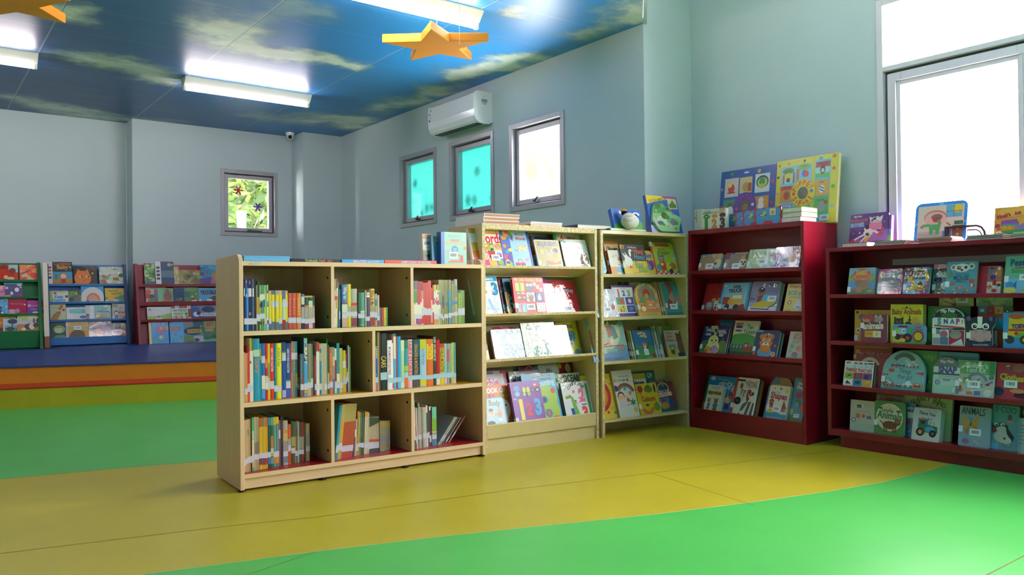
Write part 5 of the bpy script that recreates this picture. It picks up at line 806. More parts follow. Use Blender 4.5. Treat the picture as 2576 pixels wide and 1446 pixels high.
bk('tall',0.7809,0.0400,0.5508,20.0,0.1467,0.1890,0.0140,'d6cfc0','cream book with painted Easter eggs, right end of the maroon third shelf',lambda a:(a.T('HAPPY EAS',.52,.88,.6,'c8603a',0,.01,1.6),a.T('MOUSE!',.44,.77,.44,'c8603a',0,.01,1.6),a.lines(.2,.6,.66,2,'7a706a',.06,.015),a.E(.22,.46,.12,'9fc090',1.),a.E(.56,.38,.13,'e0a080',1.),a.E(.16,.28,.1,'a8c8a0'),a.E(.42,.12,.16,'b87a90',1.1),a.L(.28,.16,.56,.1,.02,'e0c8d0'),a.L(.28,.1,.5,.03,.02,'e0c8d0'),a.E(.8,.5,.1,'6a8ab0'),a.R(0,0,1,.06,'a8b890'),),spine='8a6a80')
bk('tall',0.0096,0.1000,0.1256,20.0,0.3035,0.2965,0.0160,'3f7f44','green grass book at the back of the maroon bottom shelf',lambda a:(a.E(.45,.86,.14,'d8d0d0',.7),a.E(.45,.86,.1,'a04a5a',.6),a.E(.85,.88,.12,'d8a060',.7),a.E(.18,.88,.05,'4a8ab0'),a.R(0,.03,.12,.2,'d8863a'),),r=0.02)
bk('tall',0.0774,0.0500,0.1256,20.0,0.2523,0.2702,0.0200,'3f92cc','bright blue Opposites book with a cartoon child on the maroon bottom shelf',lambda a:(a.E(.14,.92,.09,'d8d8d8',.6),a.T('LIFT THE FLAP',.52,.9,.42,'c8c84a',-4,.01),a.AT('OPPOSITES',.62,.3,.5,'e4e8ec',80,.14,78),a.E(.86,.52,.08,'c0404a'),a.kid(.78,.36,.1,'f0c8a0','d8a040','5a3a58'),a.E(.95,.7,.03,'2a2a2a'),a.speck(6,['a03a4a','2a3a4a'],.02,3,.6,.4,.95,.6),),spine='e07a3a')
bk('tall',0.1094,0.0140,0.1256,20.0,0.1370,0.2046,0.0180,'dcd6bc','small cream opposites board book with two teddy bears',lambda a:(a.T('my first',.5,.89,.5,'a08a7a',-3),a.R(.0,.64,.96,.78,'dcc83a'),a.T('opposites',.48,.705,.86,'8a3a4a',-2,.04,1.3),a.T('opp',.19,.705,.27,'3a7a5a',-2,.045,1.3),a.E(.22,.42,.1,'a8703f'),a.E(.14,.49,.04,'a8703f'),a.E(.3,.49,.04,'a8703f'),a.E(.23,.27,.12,'4a8aa8',.9),a.E(.23,.15,.1,'a8703f',.8),a.E(.68,.42,.12,'9a6338'),a.E(.58,.5,.045,'9a6338'),a.E(.78,.5,.045,'9a6338'),a.E(.68,.26,.16,'3f86a8',.9),a.E(.68,.13,.14,'9a6338',.8),),n=2,sl=0.2,r=0.006,spine='d87a3a',name='board_book')
bk('tall',0.3361,0.0140,0.1256,20.0,0.1993,0.2794,0.0440,'ddd9c4','white zebra board book with a button nose and coloured page edges',lambda a:(a.R(0,0,.12,1,'c8452f'),a.R(.1,.9,.42,.95,'2a2a30'),a.T('A',.45,.88,.07,'6a8a90',0,.02,1.4),a.T('nimal',.7,.88,.42,'b0603a',-3,.02,1.5),a.T('Opposites',.74,.775,.46,'6a665a',-2,.005,1.3),a.E(.3,.78,.06,'a8352a',1.8),a.E(.66,.64,.1,'a8352a',.9),a.P('a8352a',.62,.6,.72,.44,.6,.4,.56,.56),a.P('c8c4b0',.3,.7,.6,.66,.46,.4,.26,.42),a.P('4a5048',.34,.7,.4,.7,.34,.55),a.P('4a5048',.46,.68,.52,.68,.4,.5),a.E(.24,.39,.14,'1f2020'),a.E(.21,.4,.014,'d8d8d0'),a.E(.27,.38,.014,'d8d8d0'),a.E(.33,.58,.02,'222222'),a.E(.45,.53,.02,'222222'),a.P('5a6058',.46,.3,.66,.42,.7,.4,.52,.16,.4,.12),a.P('5a6058',.7,.38,.82,.4,.72,.04,.6,.02),a.P('5a6058',.88,.38,.95,.36,.92,.02,.8,.02),a.P('5a6058',.3,.02,.4,.1,.5,.02),a.E(.82,.6,.05,'3a2a4a',1.4),a.E(.74,.56,.05,'6a4a6a',.8),),sl=0.2,r=0.014,spine='c8452f',pages=['8a2a4f', '8a2a4f', '3f8a80', '4a9a60', 'd8a03a', 'd8702f', 'c84a2a'],name='board_book')
bk('tall',0.5642,0.0900,0.1256,20.0,0.1913,0.3063,0.0220,'5a93a4','round topped book with a yellow smiling face behind the First Shapes book',lambda a:(a.E(.55,.74,.4,'d8a63a',.8),a.R(.2,.8,.45,.97,'6f9ab8'),a.E(.5,.72,.05,'f0f0e8',1.2),a.E(.72,.72,.05,'f0f0e8',1.2),a.E(.51,.71,.025,'222222'),a.E(.73,.71,.025,'222222'),a.L(.4,.93,.9,.85,.012,'5a4a2a'),),shape='arch',name='board_book')
bk('tall',0.6268,0.0140,0.1256,20.0,0.1593,0.2457,0.0220,'d9dbc6','First Shapes board book with a house and sailing boat',lambda a:(a.R(0,0,1,.2,'2f8fb0'),a.E(.3,.2,.4,'2f8fb0',.2),a.T('shapes, names and more',.45,.09,.72,'bfd8e0',-2),a.E(.85,.86,.09,'d8cc30'),a.P('b03040',.5,.97,.62,.9,.5,.88),a.T('A',.25,.92,.1,'8a5a90'),a.T('First',.45,.8,.18,'6fae6a',0,.02,1.2),a.T('Shapes',.5,.68,.8,'b02a4a',-4,.03,1.3),a.R(.1,.36,.3,.54,'c0603a'),a.P('a83a34',.06,.54,.34,.54,.2,.64),a.R(.16,.4,.26,.5,'6a4a3a'),a.P('b0302f',.72,.34,.96,.36,.78,.6),a.R(.72,.28,.92,.34,'4a7a4a'),a.E(.8,.24,.09,'d8d0c0',.7),a.R(.04,.22,.36,.34,'d8c840'),a.S(.2,.28,.05,'b83a3a'),),n=2,bar=(0.5, 0.34),sl=0.3,r=0.012,name='board_book')
bk('tall',0.7883,0.0400,0.1256,20.0,0.1057,0.3078,0.0160,'4a92a4','teal shapes book with smiling fruit, right end of the maroon bottom shelf',lambda a:(a.R(0,0,1,.1,'5a8a48'),a.T('Geek',.52,.88,.5,'d8dcd0',-4,.04,1.2),a.T('Shape',.55,.78,.64,'d8dcd0',-4,.04,1.2),a.T('Sunny',.7,.95,.3,'d8a84a'),a.E(.5,.62,.24,'a0405a'),a.E(.5,.42,.26,'3f7a50',1.2),a.E(.42,.38,.18,'4a9ab8',1.4),a.E(.85,.34,.2,'c8553a'),a.E(.15,.25,.12,'d8b840',1.6),a.E(.12,.12,.1,'a85a48',.8),a.E(.37,.4,.02,'f0f0f0'),a.E(.47,.4,.02,'f0f0f0'),),bar=(0.55, 0.16),name='board_book')
bk('tall',0.0402,0.3000,1.4576,7.0,0.4989,0.4636,0.0300,'2f5fa8','blue puppet pets book with animal pictures leaning on the bay wall',lambda a:(a.L(.58,0,.6,1,.006,'24488a'),a.E(.2,.94,.03,'4a9a5a'),a.R(.42,.925,.5,.95,'e4e8ee'),a.E(.68,.93,.03,'e0a83a'),a.E(.92,.74,.03,'c84a6a'),a.E(.92,.4,.03,'b04a5a'),a.E(.03,.7,.02,'d890a0'),a.E(.04,.4,.03,'b06a5a'),a.R(.08,.56,.33,.87,'e4ccc0'),a.E(.2,.7,.06,'d8433a',1.2),a.E(.17,.76,.04,'e8d85a'),a.R(.13,.62,.27,.64,'8a3a3a'),a.R(.35,.6,.57,.86,'e0c890'),a.E(.46,.7,.06,'c89a60',1.2),a.R(.5,.62,.56,.76,'b05a34'),a.R(.62,.58,.87,.88,'dce4e4'),a.E(.745,.75,.105,'2f5a50',.9),a.E(.745,.74,.085,'b8d080',.85),a.E(.74,.75,.05,'4a9a48',1.2),a.E(.74,.68,.06,'c8c04a',.6),a.R(.07,.22,.33,.52,'4f9a70'),a.E(.2,.3,.1,'d8d8c0',.7),a.E(.2,.42,.045,'8a5a3a'),a.E(.2,.34,.055,'f0ece4',1.1),a.R(.62,.2,.87,.52,'d89a34'),a.E(.74,.36,.05,'f0e8e0',1.3),a.E(.74,.45,.045,'f0e8e0'),a.R(.62,.16,.87,.22,'a83038'),a.E(.46,.38,.205,'5a4aa0',1.05),a.AT('PUPPET',.46,.38,.155,'c83a7a',92,.055,130),a.AT('PETS',.46,.38,.155,'c83a7a',270,.055,80,flip=True),a.E(.46,.39,.085,'6a5a44',1.1),a.E(.47,.37,.05,'9a7a58'),a.E(.32,.35,.025,'d8602f'),a.E(.6,.4,.025,'e8e4e0'),),name='puppet_book')
bk('tall',0.5427,0.2800,1.4576,7.0,0.4731,0.4744,0.0300,'e2d43a','yellow puppet safari book with animal pictures leaning on the bay wall',lambda a:(a.L(.61,.0,.62,1,.006,'b0a42a'),a.R(.08,.0,.59,.9,'7ac8d8'),a.R(.64,.02,.88,.93,'7ac8d8'),a.P('d8302f',.02,.94,.07,.94,.045,.9),a.E(.2,.94,.02,'e0903a'),a.E(.46,.95,.02,'5a5a50'),a.E(.72,.95,.03,'5aa8d8'),a.E(.93,.96,.03,'c8823a'),a.E(.93,.78,.025,'d8603a'),a.E(.93,.52,.03,'6aae3a'),a.E(.93,.24,.025,'8ac8e8'),a.E(.03,.5,.02,'e8a0b0'),a.E(.03,.75,.02,'4a4a3a'),a.R(.09,.64,.32,.87,'a8dce0'),a.E(.2,.83,.1,'4a9a48',.5),a.R(.11,.64,.14,.78,'b06a38'),a.R(.28,.64,.31,.8,'b06a38'),a.E(.2,.74,.05,'f0d030',1.2),a.R(.175,.66,.23,.72,'5a3a2a'),a.T('GEORGE',.2,.83,.13,'2f4a20'),a.R(.34,.66,.57,.88,'88c8dc'),a.E(.46,.86,.1,'7ab848',.5),a.R(.34,.66,.38,.84,'c8823a'),a.E(.47,.76,.04,'4a6ac0',1.3),a.E(.5,.75,.04,'d83a5a',1.2),a.T('POPPY',.46,.87,.1,'3a5a28'),a.R(.65,.67,.87,.9,'a8e0e4'),a.R(.65,.82,.87,.9,'b03a34'),a.R(.65,.67,.87,.73,'5ab850'),a.E(.76,.78,.04,'5a3a2a',1.6),a.E(.76,.77,.025,'d8cfc0',1.3),a.T('MILLIE',.76,.87,.12,'5a1f1a'),a.R(.08,.36,.3,.6,'e0923a'),a.R(.08,.54,.3,.6,'d85a34'),a.E(.19,.46,.05,'b0542f',1.3),a.T('TERESA',.19,.58,.13,'5a2a1a'),a.R(.64,.4,.87,.63,'e2a83c'),a.E(.76,.5,.05,'f0ece4',1.2),a.L(.72,.54,.8,.5,.012,'222222'),a.L(.72,.5,.8,.46,.012,'222222'),a.T('ZOE',.75,.6,.07,'5a3a1a'),a.R(.64,.14,.87,.38,'5ab858'),a.E(.77,.24,.06,'9aa0a8',1.2),a.E(.83,.3,.03,'d8483a'),a.T('EDGAR',.75,.34,.11,'2f4a20'),a.R(.08,.04,.3,.32,'b070b0'),a.R(.1,.24,.28,.31,'a8d0e8'),a.T('HARRIET',.19,.28,.14,'3a2a4a'),a.R(.34,.04,.57,.32,'7ac068'),a.E(.46,.47,.205,'ecd02c',1.05),a.A(.46,.47,.197,.205,'8fb838',0,360),a.AT('PUPPET',.46,.47,.15,'d8432f',94,.06,125),a.AT('SAFARI',.46,.47,.15,'d8432f',268,.055,115,flip=True),a.E(.46,.47,.085,'5a6a58',1.1),a.E(.5,.45,.04,'7a6a48'),a.E(.31,.47,.025,'d8432f'),a.E(.6,.49,.025,'4a8ad8'),),bar=(0.82, 0.075),name='puppet_book')
bk('tall',0.0268,0.0450,1.4576,0.0,0.0367,0.1554,0.1400,'d8d4c4','first of two white spine boxes left of the number flash cards',lambda a:(a.lines(.3,.7,.9,7,'6a6a60',.08,.03),a.R(.2,.55,.35,.65,'4a4a4a'),),name='card_box')
bk('tall',0.0690,0.0350,1.4576,0.0,0.0337,0.1560,0.1400,'dedaca','second of two white spine boxes left of the number flash cards',lambda a:(a.lines(.3,.7,.9,8,'a06a60',.09,.02),a.R(.2,.1,.35,.14,'4a4a4a'),),name='card_box')
bk('tall',0.1113,0.0200,1.4576,0.0,0.2167,0.1444,0.0350,'e0dccc','white number flash card box with 1 2 3 and tiny animals on the tall bookcase',lambda a:(a.R(.74,.88,.96,1,'c8a878'),a.T('small',.24,.9,.26,'7aa87a'),a.T('NUMBER',.24,.81,.36,'4f8a40',0,.04),a.T('FLASH CARDS',.68,.81,.5,'c8743a',0,.03,1.3),a.A(.2,.58,.06,.12,'3f7a48',0,180,12),a.E(.3,.62,.06,'4a8a4a'),a.E(.55,.64,.12,'d8923a',.5),a.R(.47,.54,.63,.62,'d8923a'),a.E(.87,.65,.13,'4a342a',.55),a.R(.78,.55,.82,.65,'4a342a'),a.R(.92,.55,.96,.65,'4a342a'),a.T('1',.2,.26,.14,'3f8a38',0,.07),a.T('2',.53,.26,.22,'d8862f',0,.07),a.T('3',.86,.26,.22,'4a342a',0,.07),),name='card_box')
bk('tall',0.2812,0.0850,1.4576,1.0,0.1955,0.1010,0.0180,'c8242c','leftmost of four red card boxes with blue cloud fronts on the tall bookcase',lambda a:(a.E(.22,.7,.17,'3f92cc'),a.E(.22,.3,.17,'3f92cc'),a.E(.8,.7,.17,'3f92cc'),a.E(.8,.3,.17,'3f92cc'),a.R(.15,.2,.86,.84,'3f92cc'),a.E(.5,.82,.16,'3f92cc',.6),a.R(.58,.52,.8,.92,'d8cfa0'),a.E(.69,.68,.06,'c8823a'),a.E(.32,.58,.16,'2f5a80',.4),a.E(.38,.68,.07,'b8c83a'),a.T('ABC',.3,.56,.2,'d8e0d0',-8,.02),a.T('vocabulary cards',.5,.36,.6,'4fae6a',0,.01,1.2),a.E(.5,.05,.14,'c8242c',.6),),name='card_box',grp='red and blue card boxes on the tall bookcase')
bk('tall',0.3770,0.0630,1.4576,1.0,0.1919,0.1049,0.0180,'c8242c','second of four red card boxes with blue cloud fronts on the tall bookcase',lambda a:(a.E(.22,.7,.17,'3f92cc'),a.E(.22,.3,.17,'3f92cc'),a.E(.8,.7,.17,'3f92cc'),a.E(.8,.3,.17,'3f92cc'),a.R(.15,.2,.86,.84,'3f92cc'),a.E(.5,.82,.16,'3f92cc',.6),a.R(.58,.52,.8,.92,'d8cfa0'),a.E(.69,.68,.06,'c8823a'),a.E(.32,.58,.16,'2f5a80',.4),a.E(.38,.68,.07,'b8c83a'),a.T('ABC',.3,.56,.2,'d8e0d0',-8,.02),a.T('vocabulary cards',.5,.36,.6,'4fae6a',0,.01,1.2),a.E(.5,.05,.14,'c8242c',.6),),name='card_box',grp='red and blue card boxes on the tall bookcase')
bk('tall',0.4555,0.0410,1.4576,1.0,0.1885,0.1099,0.0180,'c8242c','third of four red card boxes with blue cloud fronts on the tall bookcase',lambda a:(a.E(.22,.7,.17,'3f92cc'),a.E(.22,.3,.17,'3f92cc'),a.E(.8,.7,.17,'3f92cc'),a.E(.8,.3,.17,'3f92cc'),a.R(.15,.2,.86,.84,'3f92cc'),a.E(.5,.82,.16,'3f92cc',.6),a.R(.58,.52,.8,.92,'d8cfa0'),a.E(.69,.68,.06,'c8823a'),a.E(.32,.58,.16,'2f5a80',.4),a.E(.38,.68,.07,'b8c83a'),a.T('ABC',.3,.56,.2,'d8e0d0',-8,.02),a.T('vocabulary cards',.5,.36,.6,'4fae6a',0,.01,1.2),a.E(.5,.05,.14,'c8242c',.6),),name='card_box',grp='red and blue card boxes on the tall bookcase')
bk('tall',0.5674,0.0190,1.4576,1.0,0.2091,0.1129,0.0180,'c8242c','rightmost, frontmost of four red card boxes with blue cloud fronts on the tall bookcase',lambda a:(a.E(.22,.7,.17,'3f92cc'),a.E(.22,.3,.17,'3f92cc'),a.E(.8,.7,.17,'3f92cc'),a.E(.8,.3,.17,'3f92cc'),a.R(.15,.2,.86,.84,'3f92cc'),a.E(.5,.82,.16,'3f92cc',.6),a.R(.58,.52,.8,.92,'d8cfa0'),a.E(.69,.68,.06,'c8823a'),a.E(.32,.58,.16,'2f5a80',.4),a.E(.38,.68,.07,'b8c83a'),a.T('ABC',.3,.56,.2,'d8e0d0',-8,.02),a.T('vocabulary cards',.5,.36,.6,'4fae6a',0,.01,1.2),a.E(.5,.05,.14,'c8242c',.6),),name='card_box',grp='red and blue card boxes on the tall bookcase')
bk('low',0.1318,0.0200,0.9766,13.0,0.1720,0.1699,0.0200,'7fb4c8','duckling book with a red arch title, leftmost on the low bookcase top shelf',lambda a:(a.R(0,.5,1,.72,'7fa848'),a.R(0,.2,1,.5,'4f90c0'),a.R(0,0,1,.2,'3f7a4a'),a.E(.5,.7,.36,'c85a34',.7),a.E(.5,.66,.34,'e0883f',.4),a.T('DAISY',.5,.83,.44,'e8cf40',0,.04,1.2),a.R(.3,.62,.75,.7,'b8402f'),a.T('THE DUCKLING',.52,.66,.4,'e8c060'),a.E(.42,.42,.14,'8a6a48'),a.E(.6,.32,.22,'9a7650',.7),a.E(.45,.16,.14,'b07a48',.8),a.P('5a7a3a',.86,.4,.96,.6,.92,.38),a.R(.1,.62,.12,.74,'3a3a2a'),a.R(.9,.66,.92,.78,'3a3a2a'),a.P('e0b040',.7,.1,.95,.18,.9,.06),a.R(.1,.07,.4,.12,'b8503a'),),n=2,sl=0.08,r=0.004,name='board_book')
bk('low',0.3267,0.0200,0.9766,13.0,0.1504,0.1565,0.0220,'b9487f','film wrapped elephant book, second on the low bookcase top shelf',lambda a:(a.E(.45,.45,.42,'6f7a82',.9),a.E(.62,.72,.3,'7a858c',.9),a.E(.16,.78,.1,'c8c0a8',1.4),a.E(.18,.78,.06,'d8a0a0',1.4),a.P('6a757c',.7,.7,.95,.3,.86,.14,.7,.4),a.P('d8d0b8',.66,.72,.74,.5,.7,.74),a.E(.5,.66,.02,'222222'),a.R(.34,.02,.72,.16,'c86a5a'),a.E(.12,.1,.14,'d8b890',.8),a.P('4a8a5a',.7,.95,.95,.95,.9,.75),),film=1,n=2,sl=0.12,r=0.012,name='board_book')
bk('low',0.4829,0.0250,0.9766,13.0,0.1513,0.1619,0.0220,'3f6f9a','yellow and blue bee book, third on the low bookcase top shelf',lambda a:(a.R(0,.0,1,1,'4a7a58'),a.R(.3,.9,1,1,'5a80b0'),a.E(.56,.58,.42,'d8ae3a',.95),a.E(.15,.8,.2,'6a4a3a'),a.R(.35,.82,.88,.88,'4a4a34'),a.T('Bonny',.6,.73,.42,'3a5a98',0,.05,1.2),a.T('the Bee',.58,.6,.5,'3a5a98',0,.05,1.2),a.E(.65,.38,.11,'5a3a24'),a.E(.53,.46,.09,'6fb0d8'),a.E(.78,.46,.09,'6fb0d8'),a.E(.65,.22,.16,'d8a630',.7),a.L(.55,.22,.75,.2,.03,'3a2a20'),a.E(.2,.36,.12,'4a80c8'),a.E(.32,.18,.16,'d8b040',.7),a.E(.9,.36,.1,'b8508a'),a.R(0,.0,.55,.1,'4aa0d8'),a.E(.75,.05,.2,'b8408a',.4),),film=1,sl=0.14,name='board_book')
bk('low',0.6358,0.0600,0.9766,13.0,0.1182,0.1790,0.0180,'c87a88','pink topped sheep book behind the mouse book on the low top shelf',lambda a:(a.R(0,0,1,.82,'4f7a50'),a.R(0,.4,1,.64,'5f8a88'),a.E(.4,.92,.2,'e0a0a8',.5),a.R(.1,.78,.9,.84,'8a2a40'),a.T('chicken',.5,.68,.7,'d8d8c0',0,.04,1.2),a.T('sheep',.52,.58,.5,'d8d8c0',0,.04,1.2),a.E(.25,.46,.2,'3a2a58',.8),a.E(.65,.26,.24,'e0dcd4',.9),a.E(.85,.36,.1,'c8b8a8',.7),a.R(0,0,.8,.06,'6a8a40'),),film=1,sl=0.12)
bk('low',0.7282,0.0200,0.9766,13.0,0.1596,0.1877,0.0300,'4a96a4','teal mouse book with a white round eared face on the low top shelf',lambda a:(a.E(.24,.82,.11,'d8d0c0'),a.E(.24,.82,.06,'8a5a4a'),a.E(.84,.84,.11,'d8d0c0'),a.E(.84,.84,.06,'8a5a4a'),a.E(.52,.8,.26,'e4ded0',.6),a.E(.42,.8,.07,'3a3a40'),a.E(.65,.81,.055,'3a3a40'),a.E(.43,.81,.03,'c8a860'),a.E(.52,.73,.05,'3a2a2a',.8),a.T('WHAT CAN',.54,.6,.46,'2f5f78',0,.01,1.3),a.T('MOUSE',.52,.49,.52,'24485f',0,.02,1.4),a.T('SMELL?',.52,.39,.38,'2f5f78',0,.01,1.3),a.E(.88,.38,.1,'c0503a',.8),a.E(.9,.24,.08,'b8483a',.8),a.E(.24,.3,.08,'c0503a',.8),a.R(.86,.2,.92,.3,'e0d8c8'),a.E(.35,.08,.12,'7a8a88',.7),a.E(.5,.18,.07,'d8705a',.8),a.E(.75,.12,.06,'d8684a',.8),a.speck(9,['d8d8c8','e08a70','3f7a50'],.03,3,.1,.02,.9,.2),a.E(.12,.6,.08,'4f8a50',1.6),),sl=0.2,name='board_book')
bk('low',0.8796,0.0500,0.9766,13.0,0.0696,0.1573,0.0160,'b9232c','plain red book between the mouse book and the toy picture book',lambda a:(a.T('y of',.6,.68,.4,'d04a4a'),))
bk('low',0.9485,0.0220,0.9766,13.0,0.0705,0.1554,0.0200,'a8604a','board book crowded with toys and a red door on the low top shelf',lambda a:(a.E(.3,.8,.25,'5a6a80',1.),a.E(.3,.92,.2,'6a4a3a',.6),a.E(.75,.75,.25,'c8743a',1.1),a.E(.8,.9,.12,'d8cfc0'),a.E(.4,.58,.2,'4a3a80',1.),a.R(0,.0,1,.42,'c8bdb0'),a.R(.4,.28,.68,.48,'b82a30'),a.E(.2,.22,.2,'d88a50'),a.E(.55,.1,.2,'b04038',.8),a.E(.85,.3,.14,'3a4a3a'),a.speck(8,['e0d8c8','b04038','6a8a60'],.06,5),),film=1,n=2,r=0.014,name='board_book')
bk('low',1.0331,0.0250,0.9766,13.0,0.1475,0.2077,0.0160,'6fae90','large green fish book, right end of the low bookcase top shelf',lambda a:(a.R(0,0,1,.4,'7ab8d0'),a.T('Pesta',.48,.82,.62,'2f5a80',0,.04,1.2),a.T('dalam',.5,.69,.36,'b0503a',0,.03),a.T('Bohong',.52,.58,.6,'4a9a50',0,.05,1.2),a.E(.2,.22,.14,'3f88c0',.9),a.P('2f6fa8',.3,.22,.42,.34,.42,.1),a.E(.2,.08,.22,'d8cf60',.5),a.speck(6,['5a2a58','d8b040'],.04,2,.4,.02,.9,.12),),bar=(0.68, 0.42),sl=0.3)
bk('low',0.1488,0.0700,0.6786,4.0,0.2405,0.1985,0.0200,'d2a43a','mustard book behind the maroon animals book on the low second shelf',lambda a:(a.E(.07,.92,.03,'3a2a24',1.3),a.R(.1,.8,.98,.98,'d8ac44'),a.E(.2,.78,.1,'3f9a98',.8),a.E(.1,.34,.06,'d8d8d0',1.2),a.E(.1,.34,.03,'3a3a3a'),),sl=0.02)
bk('low',0.2206,0.0150,0.6786,3.0,0.1667,0.1700,0.0220,'7a3550','maroon touch animals book with a silver rabbit on the low second shelf',lambda a:(a.E(.66,.84,.2,'9a9498',.6),a.E(.58,.95,.05,'a8a4a8',1.8),a.E(.75,.93,.05,'a8a4a8',1.8),a.E(.28,.86,.28,'b04050',.5),a.T('baby',.22,.78,.28,'d8a8a8',0,.03,1.2),a.T('animals',.48,.6,.78,'e4d8cc',3,.04,1.3),a.R(.16,.18,.78,.42,'d8a03a'),a.R(.48,.18,.78,.42,'e0d4b8'),a.T('fluffy',.32,.3,.24,'b05a2a'),a.E(.62,.3,.06,'d8b070',1.3),),film=1,sl=0.5,r=0.006,name='board_book')
bk('low',0.3989,0.0350,0.6786,3.0,0.1942,0.2349,0.0180,'d9cf3a','yellow Baby Animals book with a kitten, rabbit and chick',lambda a:(a.AT('touch and feel',.5,.68,.28,'8a8030',90,.05,70),a.E(.5,.92,.03,'4a4030'),a.T('Baby Animals',.5,.79,.9,'b04a34',1,.03,1.4),a.head(.26,.52,.15,'4a3a38','p','5a4a48','8a7a3a','8a7a4a'),a.E(.26,.3,.16,'4a3a38',1.2),a.E(.56,.5,.1,'5a4434',.8),a.E(.6,.6,.045,'5a4434'),a.E(.6,.68,.02,'5a4434',3),a.E(.78,.6,.1,'e0a050'),a.E(.84,.52,.09,'e0a858',1.2),a.R(.8,.36,.82,.46,'c87a3a'),),n=2,r=0.006,name='board_book')
bk('low',0.4253,0.0080,0.6786,3.0,0.1972,0.1167,0.0160,'5f9ad0','tractor sound book with a round yellow button on the low second shelf',lambda a:(a.R(0,0,1,.16,'4f9a48'),a.P('a8c060',.0,.7,.2,.8,.3,.4,.0,.3),a.E(.15,.2,.2,'d0b050',.4),a.R(.2,.3,.42,.85,'8fc8e0'),a.R(.18,.82,.46,.92,'7a3038'),a.R(.12,.28,.5,.48,'a83038'),a.P('b03438',.4,.5,.6,.46,.58,.2,.36,.2),a.E(.46,.3,.14,'2a2a30'),a.E(.46,.3,.06,'c8403a'),a.E(.34,.18,.055,'e0c03a'),a.E(.16,.34,.09,'2a2a30'),a.E(.34,.66,.05,'f0f0e8',1.2),a.E(.35,.65,.025,'222222'),a.tree(.58,.72,.07),a.T('TOBY',.78,.86,.18,'c0504a',-6,.05),a.T('TRACTOR',.78,.74,.26,'b8504a',-6,.05),a.E(.78,.4,.17,'a8353a'),a.E(.78,.4,.12,'d0c030'),),film=1,sl=0.36,r=0.02,name='board_book')
bk('low',0.6018,0.0700,0.6786,5.0,0.2309,0.2240,0.0200,'4f8a40','green animal book behind the first snap book on the low second shelf',lambda a:(a.T('MY FIRST',.32,.9,.3,'8ab080'),a.S(.2,.9,.02,'c84a3a'),a.R(.1,.6,.16,.76,'3a70b0'),a.E(.12,.35,.08,'7a6a4a',1.6),a.R(.02,.1,.1,.3,'6fae50'),))
bk('low',0.6577,0.0120,0.6786,3.0,0.1787,0.2151,0.0240,'e2e0d8','arch topped flip book with bold letters SNAP on the low second shelf',lambda a:(a.P('26302e',.04,.74,.96,.74,.9,.86,.72,.96,.5,.99,.28,.96,.1,.86),a.E(.52,.8,.26,'3a6a3a',.35),a.T('Flip Flap',.48,.915,.44,'d8dcd0',4,.04,1.1),a.T('S',.22,.64,.12,'3a90a0',0,.07,1.2),a.T('N',.42,.645,.13,'2f5a80',0,.07,1.15),a.T('A',.62,.645,.15,'3a80b0',0,.07,1.1),a.T('P',.79,.645,.11,'a84a78',0,.07,1.2),a.T('!',.92,.645,.04,'c86a8a',0,.07,1.),a.P('c83a5a',.06,.55,.98,.5,.98,.46,.06,.51),a.R(.0,.42,1,.47,'2f3848'),a.T('PLAYFUL PETS',.46,.445,.36,'c8ccd0'),a.R(.02,.3,.24,.41,'8a80a0'),a.E(.36,.3,.12,'b06a88'),a.R(.02,.02,.24,.2,'9a98b0'),a.R(.25,.02,.5,.22,'3a88b0'),a.E(.37,.12,.06,'c8603a',.7),a.R(.52,.02,.98,.41,'b02a50'),a.E(.72,.3,.18,'9a948e',.8),a.P('d8d4d0',.55,.02,.9,.2,.96,.02),),sl=0.3,shape='arch',name='board_book')
bk('low',0.6497,0.1250,0.9026,2.0,0.1891,0.0621,0.0120,'d8bc80','tan picture book with barcode resting above the first snap book',lambda a:(a.R(0,.6,.14,1,'a8b8a0'),a.A(.35,.75,.18,.2,'4a3a2a',220,320),a.E(.38,.8,.05,'4a3a2a',.7),a.E(.25,.35,.14,'e4cc98',.8),a.E(.45,.12,.06,'5a4a34',.7),a.L(.15,.45,.4,.2,.02,'4a3a2a'),),film=1,bar=(0.68, 0.62))
bk('low',0.8543,0.1250,0.9017,2.0,0.1876,0.0621,0.0120,'9fae80','pale green picture book resting above the tabbed orange book',lambda a:(a.photo(['b8c098','8a9a6a','a8b488','c8c8a0'],6,20,.12),a.R(.2,.3,.4,.55,'7a8a60'),a.R(.42,.3,.75,.55,'b0b090'),),film=1)
bk('low',0.8742,0.0800,0.6786,5.0,0.1773,0.2236,0.0200,'c8562a','orange book with a row of animal tabs behind the cow face book',lambda a:(a.R(0,.8,1,1,'8a4a34'),a.R(.0,.82,.26,1,'3a88a8'),a.R(.27,.82,.48,1,'a83030'),a.R(.49,.82,.73,1,'d8a030'),a.R(.74,.82,1,1,'3a7a40'),a.E(.13,.9,.06,'e4e4dc',.8),a.A(.37,.9,.03,.05,'6a8a5a',0,360),a.E(.6,.9,.06,'7a8a98',1.),a.E(.86,.9,.05,'23302a',1.2),a.E(.86,.89,.03,'e8e8e0',1.),a.E(.62,.58,.18,'3a9ac0',1.),a.R(.5,.05,.58,.4,'c8c8c0'),a.A(.52,.06,.05,.08,'d8d8d0',0,360),),r=0.006)
